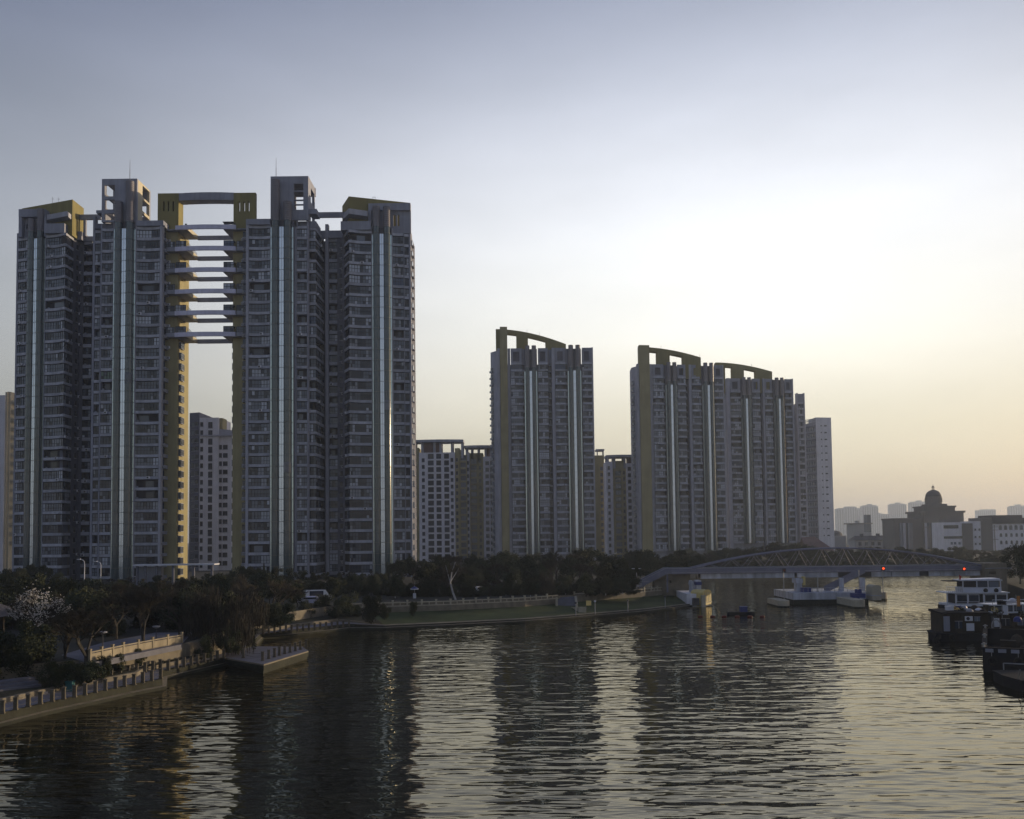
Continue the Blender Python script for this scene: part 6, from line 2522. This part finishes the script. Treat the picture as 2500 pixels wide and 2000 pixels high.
for (nm, lab, cat, px, py, Y, m, shp) in clut:
    p = at(px, py, Y)
    g = MB()
    if isinstance(shp, tuple):
        w, d_, h = shp
        g.box(p.x - w / 2, p.x + w / 2, Y, Y + d_, p.z - h / 2, p.z + h / 2, m)
        g.box(p.x - w / 2 - .04, p.x + w / 2 + .04, Y - .04, Y + d_ + .04, p.z + h / 2 + .001, p.z + h / 2 + .07, m)
    elif shp == 'plant':
        g.lathe(p.x, Y, [(.16, p.z - .5), (.24, p.z - .15), (.26, p.z - .12)], 10, BROWN)
        r_ = random.Random(px)
        for i in range(60):
            a, b_ = r_.uniform(0, 2 * pi), r_.uniform(-.2, 1)
            q = Vector((p.x + .42 * cos(a) * sqrt(1 - b_ * b_) * r_.uniform(.5, 1), Y + .42 * sin(a) * sqrt(1 - b_ * b_), p.z + .1 + b_ * .35))
            u, v = Vector((r_.uniform(-1, 1), r_.uniform(-1, 1), r_.uniform(-1, 1))) * .1, Vector((r_.uniform(-1, 1), r_.uniform(-1, 1), r_.uniform(-1, 1))) * .1
            g.quad(q - u, q - v, q + u, q + v, m if i % 3 else LEAF_O)
    elif shp == 'hump':
        g.lathe(p.x, Y + .5, [(.5, p.z - .35), (.48, p.z - .05), (.36, p.z + .18), (.15, p.z + .3), (.02, p.z + .32)], 12, m)
    elif shp == 'ring':
        for i in range(16):
            a, c_ = 2 * pi * i / 16, 2 * pi * (i + 1) / 16
            g.tube((p.x + .55 * cos(a), Y, p.z + .75 * sin(a)), (p.x + .55 * cos(c_), Y, p.z + .75 * sin(c_)), .07, .07, 6, m, cap=False)
    else:
        n = 8
        w, h = (.35, 1.1) if m is BOATW else (.22, 1.3)
        for i in range(n):
            xa, xb = p.x - w + 2 * w * i / n, p.x - w + 2 * w * (i + 1) / n
            ya, yb = Y + .06 * sin(i * 1.7), Y + .06 * sin((i + 1) * 1.7)
            g.add([(xa, ya, p.z - h / 2), (xb, yb, p.z - h / 2), (xb, yb, p.z + h / 2), (xa, ya, p.z + h / 2), (xa, ya + .02, p.z - h / 2), (xb, yb + .02, p.z - h / 2), (xb, yb + .02, p.z + h / 2), (xa, ya + .02, p.z + h / 2)], [(0, 1, 2, 3), (7, 6, 5, 4), (3, 2, 6, 7)], m)
        g.tube((p.x - w - .1, Y, p.z - h * .9), (p.x - w - .1, Y, p.z + h * .62), .03, .03, 5, STEEL)
    tag(g.build(nm, None, base=(p.x, p.y, p.z)), lab, cat)

# ------------------------------------------------------------------ trees


def crown_mesh(name, seed, leaf, n, blobs, size, squash=1.0, droop=0.0, m2=None):
    """leaf clumps on an uneven set of lobes; model is 1 unit wide, 1 unit tall"""
    r = random.Random(seed)
    g = MB()
    lobes = []
    for i in range(blobs):
        a = r.uniform(0, 2 * pi)
        rad = r.uniform(0, .33)
        z = r.uniform(.3, .88)
        tap = 1 - abs(z - .55) * 1.1
        lobes.append((Vector((cos(a) * rad * (tap + .25), sin(a) * rad * (tap + .25), z)), r.uniform(.09, .19)))
    per = n // blobs
    vs_, fs_, mi_ = [], [], []
    for (c, rr) in lobes:
        for i in range(per):
            d = Vector((r.gauss(0, 1), r.gauss(0, 1), r.gauss(0, 1)))
            d.normalize()
            q = c + d * rr * (r.random() ** .4) * r.uniform(.8, 1.15)
            q.z = c.z + (q.z - c.z) * squash - droop * r.random() ** 2
            u = Vector((r.gauss(0, 1), r.gauss(0, 1), r.gauss(0, 1))).normalized()
            v = u.orthogonal().normalized()
            s = size * r.uniform(.6, 1.4)
            if droop:
                v = Vector((0, 0, -1))
                u = Vector((r.gauss(0, 1), r.gauss(0, 1), 0)).normalized()
                o = len(vs_)
                vs_ += [q - u * s * .12, q + u * s * .12, q + v * s * 3]
                fs_.append((o, o + 1, o + 2))
                mi_.append(0)
            else:
                o = len(vs_)
                vs_ += [q - u * s, q - v * s * .6, q + u * s, q + v * s * .6]
                fs_.append((o, o + 1, o + 2, o + 3))
                mi_.append(1 if (m2 and r.random() < .3) else 0)
    g.v = [tuple(p) for p in vs_]
    g.f = fs_
    g.m = mi_
    g.ms = [leaf] + ([m2] if m2 else [])
    return g.mesh(name)


def branch_mesh(name, seed, depth, twigs, bark, twig):
    """bare tree 1 unit tall: trunk + limbs in one mesh (trunk) and twig mass in another (crown)"""
    r = random.Random(seed)
    gt, gc = MB(), MB()

    def grow(p, d, L_, rad, k):
        q = p + d * L_
        (gt if k < 3 else gc).tube(p, q, rad, rad * .7, 6 if k < 2 else 3, bark if k < 3 else twig, cap=False)
        if k >= depth:
            for _ in range(twigs):
                e = (d + Vector((r.gauss(0, .55), r.gauss(0, .55), r.gauss(.05, .45)))).normalized()
                s = p.lerp(q, r.uniform(.2, 1))
                f = s + e * L_ * r.uniform(.5, 1.3)
                w_ = e.orthogonal().normalized() * .0028
                gc.add([s - w_, s + w_, f], [(0, 1, 2)], twig)
            return
        for _ in range(3 if k < 2 else 3):
            e = (d * 1.0 + Vector((r.gauss(0, .5), r.gauss(0, .5), r.gauss(.15, .25)))).normalized()
            grow(p.lerp(q, r.uniform(.65, 1)), e, L_ * r.uniform(.6, .85), rad * .62, k + 1)
    grow(Vector((0, 0, -.02)), Vector((r.uniform(-.05, .05), 0, 1)).normalized(), .27, .022, 0)
    top = max(p_[2] for p_ in gc.v)
    for q_ in (gt, gc):
        q_.v = [(p_[0] / top, p_[1] / top, p_[2] / top) for p_ in q_.v]
    return gt.mesh('trunk'), gc.mesh('crown')


def trunk_mesh(seed, m, lean=.03, low=None):
    r = random.Random(seed)
    g = MB()
    p = Vector((0, 0, -.02))
    rad = .03
    top = None
    for i in range(4):
        q = p + Vector((r.uniform(-lean, lean), r.uniform(-lean, lean), .13))
        g.tube(p, q, rad, rad * .85, 7, (low if (low and i == 0) else m), cap=False)
        p = q
        rad *= .85
    for i in range(5):
        a = 2 * pi * i / 5 + r.uniform(-.4, .4)
        q = p + Vector((cos(a) * .2, sin(a) * .2, r.uniform(.1, .3)))
        g.tube(p - Vector((0, 0, r.uniform(0, .15))), q, rad * .6, rad * .25, 5, m, cap=False)
    return g.mesh('trunk')


CROWNS = {
    'ever': [crown_mesh('crown', 20 + i, LEAF_D, 7000, 22, .02, 1.0, 0, LEAF_O) for i in range(4)],
    'olive': [crown_mesh('crown', 40 + i, LEAF_O, 6500, 20, .021, 1.0, 0, LEAF_D) for i in range(3)],
    'willow': [crown_mesh('crown', 60 + i, LEAF_B, 5000, 16, .03, 1.0, .3) for i in range(2)],
}
BARE = [branch_mesh('bare', 80 + i, 5, 12, BARK, LEAF_B) for i in range(3)]
TRUNKS = [trunk_mesh(100 + i, BARK, low=(LIME if i == 1 else None)) for i in range(3)]

# conifer
g = MB()
r = random.Random(5)
vs_ = []
fs_ = []
for i in range(4200):
    z = r.uniform(.08, 1)
    rad = .24 * (1 - z) ** .8 * (.5 + .5 * (1 - ((z * 11) % 1))) + .01
    a = r.uniform(0, 2 * pi)
    q = Vector((cos(a) * rad * r.uniform(.6, 1), sin(a) * rad * r.uniform(.6, 1), z))
    u = Vector((cos(a), sin(a), -.5)).normalized() * .022
    v = Vector((-sin(a), cos(a), .1)) * .011
    o = len(vs_)
    vs_ += [q - v, q + u, q + v, q - u * .3]
    fs_.append((o, o + 1, o + 2, o + 3))
g.v, g.f, g.m, g.ms = [tuple(p) for p in vs_], fs_, [0] * len(fs_), [LEAF_D]
CROWNS['conifer'] = [g.mesh('crown')]

KINDNAME = {'ever': ('leafy_tree', 'dark evergreen tree'), 'olive': ('leafy_tree', 'olive green leafy tree'), 'willow': ('willow_tree', 'brown drooping willow'), 'bare': ('bare_tree', 'bare brown winter tree'), 'conifer': ('conifer_tree', 'dark pointed conifer'), 'bush': ('shrub', 'dark rounded shrub')}
LAND = [(-200, 60, 'by the pavilion roof'), (60, 160, 'by the white blossom tree'), (160, 270, 'below the leftmost lift shafts'), (270, 345, 'below the left inner shafts'), (345, 470, 'by the white canopy'), (470, 600, 'under the sky bridges'),
        (600, 720, 'before the right inner shafts'), (720, 850, 'around the white van'), (850, 1005, 'before the rightmost twin shafts'), (1005, 1140, 'before the white block'), (1140, 1240, 'left of the lone tower'),
        (1240, 1345, 'before the lone tower'), (1345, 1460, 'by the lone tower edge'), (1460, 1555, 'before the olive sided block'), (1555, 1640, 'by the double lamp'), (1640, 1780, 'at the bridge stair'),
        (1780, 1960, 'behind the rising arch'), (1960, 2110, 'behind the arch top'), (2110, 2260, 'behind the falling arch'), (2260, 2440, 'behind the bridge end'), (2440, 2700, 'beside the boats')]
TREES = []


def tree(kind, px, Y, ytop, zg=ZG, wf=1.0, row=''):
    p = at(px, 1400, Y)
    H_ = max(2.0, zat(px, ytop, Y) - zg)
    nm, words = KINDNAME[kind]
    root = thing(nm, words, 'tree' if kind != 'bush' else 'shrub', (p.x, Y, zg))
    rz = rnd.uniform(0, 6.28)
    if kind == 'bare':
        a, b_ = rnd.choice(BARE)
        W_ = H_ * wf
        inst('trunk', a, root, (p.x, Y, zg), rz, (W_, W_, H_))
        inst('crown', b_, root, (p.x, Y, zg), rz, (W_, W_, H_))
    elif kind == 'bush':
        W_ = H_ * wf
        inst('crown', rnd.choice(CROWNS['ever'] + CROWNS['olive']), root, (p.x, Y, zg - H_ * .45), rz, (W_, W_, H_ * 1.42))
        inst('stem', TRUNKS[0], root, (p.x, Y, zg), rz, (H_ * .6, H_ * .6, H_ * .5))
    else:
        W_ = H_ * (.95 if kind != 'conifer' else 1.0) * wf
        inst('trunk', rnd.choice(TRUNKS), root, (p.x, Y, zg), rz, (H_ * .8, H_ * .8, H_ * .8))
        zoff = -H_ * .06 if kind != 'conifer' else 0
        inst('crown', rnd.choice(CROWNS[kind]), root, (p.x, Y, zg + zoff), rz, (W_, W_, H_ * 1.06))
    TREES.append((root, kind, px, Y, row))
    return root


PROF = [(-100, 1372), (0, 1376), (100, 1376), (208, 1408), (315, 1418), (390, 1400), (482, 1398), (557, 1384), (668, 1376), (804, 1390), (885, 1390), (945, 1366), (1013, 1356), (1094, 1348), (1225, 1347), (1336, 1332), (1420, 1338), (1462, 1338), (1503, 1344), (1573, 1336), (1616, 1362), (1674, 1338), (1732, 1342), (1755, 1340), (1871, 1323), (1894, 1318), (1975, 1325), (2000, 1336), (2100, 1334), (2200, 1333), (2300, 1331), (2440, 1344), (2600, 1344)]


def prof(px):
    for (a, b_) in zip(PROF, PROF[1:]):
        if a[0] <= px <= b_[0]:
            return lerp(a[1], b_[1], (px - a[0]) / (b_[0] - a[0]))
    return 1360


# back row below the towers
px = -40
while px < 1680:
    kind = rnd.choices(['ever', 'olive', 'bare', 'conifer'], [5, 3, 1.2, .7])[0]
    tree(kind, px, rnd.uniform(206, 232), prof(px) + rnd.uniform(-2, 12), ZG, rnd.uniform(.95, 1.35) if kind != 'conifer' else .9, 'back row')
    px += rnd.uniform(24, 36)
# middle row
px = 560
while px < 1555:
    kind = rnd.choices(['ever', 'olive', 'bare', 'willow'], [5, 3, 1.5, .8])[0]
    tree(kind, px, rnd.uniform(176, 198), prof(px) + rnd.uniform(16, 42), ZG, rnd.uniform(.95, 1.3), 'middle row')
    px += rnd.uniform(26, 40)
# front row along the lawn wall
for px, yt, kind in ((965, 1412, 'ever'), (1010, 1420, 'olive'), (1050, 1418, 'ever'), (1093, 1395, 'bare'), (1148, 1405, 'ever'), (1195, 1412, 'bare'), (1245, 1400, 'olive'), (1295, 1410, 'ever'), (1340, 1392, 'willow'), (1380, 1405, 'ever'), (1430, 1398, 'olive'), (1478, 1408, 'ever'), (1520, 1400, 'ever')):
    a = onz(px, prof(px) * 0 + 1478, 2.5)
    tree(kind, px, rnd.uniform(161, 170), yt, ZG, rnd.uniform(.95, 1.2), 'front row')
# left side: dense groups in front of the tower feet
for px, yt, Y, kind, wf in ((-30, 1400, 135, 'ever', 1.2), (30, 1392, 150, 'olive', 1.2), (95, 1398, 140, 'ever', 1.2), (150, 1412, 128, 'ever', 1.2), (205, 1425, 132, 'bare', 1.2), (250, 1430, 120, 'bare', 1.1), (300, 1420, 140, 'bare', 1.1), (345, 1425, 128, 'bare', 1.2), (395, 1412, 135, 'willow', 1.1), (440, 1412, 122, 'bare', 1.2), (485, 1410, 140, 'olive', 1.1), (530, 1398, 150, 'ever', 1.2),
                            (590, 1396, 138, 'willow', 1.1), (640, 1395, 152, 'ever', 1.2), (690, 1410, 150, 'olive', 1.2), (725, 1425, 146, 'ever', 1.2), (820, 1410, 160, 'ever', 1.2), (860, 1402, 168, 'ever', 1.25), (905, 1398, 165, 'olive', 1.2)):
    tree(kind, px, Y, yt, ZG, wf, 'left group')
# near trees of the terrace
for px, yb_, yt, kind, zg, wf in ((212, 1652, 1470, 'bare', 1.7, 1.15), (352, 1612, 1425, 'bare', 1.7, 1.1), (590, 1585, 1415, 'willow', 1.6, 1.15), (655, 1530, 1410, 'bare', 2.0, 1.2), (160, 1640, 1490, 'bare', 1.8, 1.2), (500, 1580, 1420, 'willow', 2.0, 1.1), (70, 1650, 1510, 'ever', 2.0, 1.2), (440, 1560, 1425, 'bare', 3.0, 1.2), (285, 1560, 1440, 'bare', 3.0, 1.2)):
    a = onz(px, yb_, zg)
    tree(kind, px, a.y, yt, zg, wf, 'near the promenade')
# leaning tree with a limewashed foot behind the lawn wall
Yl = 159.0
pts_ = [at(1114, 1474, Yl), at(1106, 1448, Yl), at(1099, 1422, Yl), at(1103, 1398, Yl), at(1112, 1372, Yl)]
LT = thing('bare_tree', 'leaning bare tree with limewashed foot behind the lawn balustrade', 'tree', (pts_[0].x, Yl, ZG))
g = MB()
for q, (a, b_) in enumerate(zip(pts_, pts_[1:])):
    g.tube(a if q else Vector((a.x, Yl, ZG - .3)), b_, .2 - q * .03, .17 - q * .03, 7, LIME if q == 0 else FRML, cap=False)
g.tube(pts_[2], at(1122, 1385, Yl + 1), .11, .05, 6, FRML)
g.tube(pts_[2], at(1088, 1380, Yl), .09, .04, 6, FRML)
g.build('trunk', LT)
ta, tb = BARE[0]
H_ = pts_[4].z - ZG
inst('crown', tb, LT, (pts_[0].x - .8, Yl, ZG), .7, (H_ * .9, H_ * .9, H_ * 1.05))
# magnolia
a = onz(95, 1590, 3.0)
H_ = zat(95, 1428, a.y) - 3.0
MG = thing('magnolia_tree', 'white blossoming magnolia tree among dark trees at the left', 'tree', (a.x, a.y, 3.0))
ta, tb = BARE[1]
inst('trunk', ta, MG, a, 1.0, (H_ * .9, H_ * .9, H_))
inst('crown', tb, MG, a, 1.0, (H_ * .9, H_ * .9, H_))
r = random.Random(8)
g = MB()
vs_, fs_ = [], []
polys = [tb.polygons[i].center.copy() for i in range(0, len(tb.polygons), 3)]
for i in range(1300):
    q = r.choice(polys)
    if i % 5 < 2:
        q = r.choice(((.0, .0, .62), (.12, .05, .75), (-.1, 0, .5), (.05, -.1, .4), (-.12, .1, .78)))
        q = Vector(q) + Vector((r.gauss(0, .08), r.gauss(0, .08), r.gauss(0, .09)))
    q = Vector((q.x * cos(1) - q.y * sin(1), q.x * sin(1) + q.y * cos(1), q.z))
    c = Vector((a.x + q.x * H_ * .9, a.y + q.y * H_ * .9, 3.0 + q.z * H_)) + Vector((r.gauss(0, .1), r.gauss(0, .1), r.gauss(0, .1)))
    for k in range(3):
        u = Vector((r.gauss(0, 1), r.gauss(0, 1), r.gauss(.6, 1))).normalized() * r.uniform(.07, .13)
        v = u.orthogonal().normalized() * .04
        o = len(vs_)
        vs_ += [c, c + u * .5 + v, c + u, c + u * .5 - v]
        fs_.append((o, o + 1, o + 2, o + 3))
g.v, g.f, g.m, g.ms = [tuple(p) for p in vs_], fs_, [0] * len(fs_), [BLOS]
g.build('blossoms', MG)
# shrubs: big rounded mass above the far promenade, others along the bank
for px, yb_, yt, zg, wf in ((790, 1500, 1448, 1.7, 1.3), (845, 1500, 1440, 1.7, 1.3), (905, 1508, 1450, 1.7, 1.3), (745, 1507, 1465, 1.7, 1.3), (700, 1513, 1470, 1.7, 1.3), (940, 1505, 1468, 1.7, 1.1), (870, 1503, 1478, 1.5, 1.4), (815, 1508, 1480, 1.5, 1.5),
                            (560, 1590, 1525, 1.6, 1.2), (610, 1575, 1520, 1.6, 1.1), (505, 1600, 1550, 1.6, 1.3), (285, 1640, 1592, 1.6, 1.2), (335, 1625, 1595, 1.6, 1.3), (130, 1672, 1618, 1.6, 1.5), (175, 1668, 1620, 1.6, 1.4), (215, 1665, 1632, 1.6, 1.5), (100, 1640, 1560, 2.0, 1.3), (40, 1650, 1560, 2.0, 1.4), (-20, 1650, 1540, 2.2, 1.5), (258, 1650, 1600, 1.6, 1.0), (665, 1524, 1490, 1.8, 1.3), (1008, 1497, 1470, 1.7, 1.0)):
    a = onz(px, yb_, zg)
    tree('bush', px, a.y, yt, zg, wf, 'along the bank')
# behind the bridge
px = 1560
while px < 2460:
    kind = rnd.choices(['ever', 'olive', 'bare', 'conifer'], [4, 4, 1.4, .4])[0]
    tree(kind, px, rnd.uniform(303, 345), prof(px) + rnd.uniform(-1, 14), ZG, rnd.uniform(1.2, 1.7) if kind != 'conifer' else .9, 'far bank')
    px += rnd.uniform(14, 21)
px = 1720
while px < 2440:
    tree(rnd.choice(['ever', 'olive', 'bush', 'bare']), px, rnd.uniform(293, 300) + max(0, (px - 2000) * .02), rnd.uniform(1362, 1385), ZG, rnd.uniform(1.2, 1.6), 'far bank front')
    px += rnd.uniform(15, 24)
for px, yt in ((1665, 1345), (1700, 1350), (1640, 1352)):
    tree('ever', px, rnd.uniform(215, 245), yt, ZG, 1.2, 'back row')
# undergrowth that closes the view between the trunks
px = -40
while px < 1535:
    tree('bush', px, rnd.uniform(172, 196), rnd.uniform(1412, 1432), ZG, rnd.uniform(1.6, 2.3), 'undergrowth')
    px += rnd.uniform(20, 30)
px = 960
while px < 1545:
    tree('bush', px, rnd.uniform(166, 172) + max(0, px - 1300) * .02, rnd.uniform(1430, 1452), ZG, rnd.uniform(1.6, 2.4), 'undergrowth')
    px += rnd.uniform(16, 26)
px = -20
while px < 700:
    tree('bush', px, rnd.uniform(112, 150), rnd.uniform(1440, 1475), ZG, rnd.uniform(1.3, 2.0), 'undergrowth')
    px += rnd.uniform(16, 26)
px = 30
while px < 640:
    tree(rnd.choice(['bare', 'bare', 'willow', 'ever', 'bare', 'bush']), px, rnd.uniform(104, 125), rnd.uniform(1425, 1465), ZG, rnd.uniform(1.1, 1.5), 'left group')
    px += rnd.uniform(34, 52)
px = 1720
while px < 2460:
    tree('bush', px, rnd.uniform(298, 312), rnd.uniform(1374, 1388), ZG, rnd.uniform(2, 3), 'far under')
    px += rnd.uniform(16, 26)
# a belt of trees further back that hides the ground behind the bridge
px = 1960
while px < 2500:
    tree(rnd.choice(['ever', 'olive', 'ever', 'bush']), px, rnd.uniform(380, 440), rnd.uniform(1336, 1350), ZG, rnd.uniform(1.5, 2.2), 'far belt')
    px += rnd.uniform(12, 20)
# right bank, going on along the water past the picture edge
for px, Y, yt, wf in ((2490, 185, 1332, 1.15), (2550, 170, 1330, 1.3), (2530, 192, 1322, 1.2), (2600, 150, 1325, 1.2)):
    tree('ever', px, Y, yt, ZG, wf, 'right bank')
for x_, y_, h_ in ((78, 95, 11), (84, 112, 12), (76, 72, 11), (92, 128, 12), (80, 50, 12), (88, 84, 13), (98, 146, 11), (78, 28, 12), (74, 8, 12)):  # unseen trees added along the right bank to shade the left bank
    px_ = 1250 + 2200 * x_ / y_ if y_ > 60 else 3000
    root = thing('leafy_tree', 'dark evergreen tree added out of view on the right bank for shade', 'tree', (x_, y_, ZG), 'trees added for shade past the picture edge')
    inst('trunk', TRUNKS[0], root, (x_, y_, ZG), x_, (h_ * .8, h_ * .8, h_ * .8))
    inst('crown', rnd.choice(CROWNS['ever']), root, (x_, y_, ZG), x_, (h_ * 1.2, h_ * 1.2, h_))

# labels that tell the trees apart: kind, row, what they stand before, order from the left
from collections import defaultdict
ROWW = {'back row': 'in back row', 'middle row': 'in middle row', 'front row': 'by lawn wall', 'left group': 'in left park', 'near the promenade': 'near promenade', 'along the bank': 'low on bank', 'far bank': 'on far bank', 'far bank front': 'at far waterline', 'right bank': 'on right bank', 'undergrowth': 'under the trees', 'far under': 'on far shore', 'far belt': 'in far belt'}
cnt = defaultdict(list)
for tr in TREES:
    lm = next((w for (a, b_, w) in LAND if a <= tr[2] < b_), 'beside the boats')
    cnt[(tr[1], tr[4], lm)].append(tr)
for (kind, row, lm), L_ in cnt.items():
    L_.sort(key=lambda q: q[2])
    for i, q in enumerate(L_):
        w = KINDNAME[kind][1]
        extra = '' if len(L_) == 1 else ', ' + (['leftmost'] + [w_.split()[0] for w_ in ORD[1:]] + ['twenty ' + w_ for w_ in WORDS])[i]
        q[0]['label'] = f'{w} {ROWW[row]} {lm}{extra}'
        q[0]['group'] = 'shrubs along the bank' if kind == 'bush' else f'trees {ROWW[row]}'

# ------------------------------------------------------------------ haze
hz = bpy.data.materials.new('river_haze')
hz.use_nodes = True
ht = hz.node_tree
for n_ in list(ht.nodes):
    if n_.type == 'BSDF_PRINCIPLED':
        ht.nodes.remove(n_)
pv = ht.nodes.new('ShaderNodeVolumePrincipled')
pv.inputs['Color'].default_value = (.70, .81, 1, 1)
pv.inputs['Density'].default_value = .00020
pv.inputs['Anisotropy'].default_value = .35
ht.links.new(pv.outputs[0], ht.nodes['Material Output'].inputs['Volume'])
g = MB()
g.box(-1650, 1650, -170, 3600, -2.0, 124, hz)
struct(g.build('haze'), 'stuff')
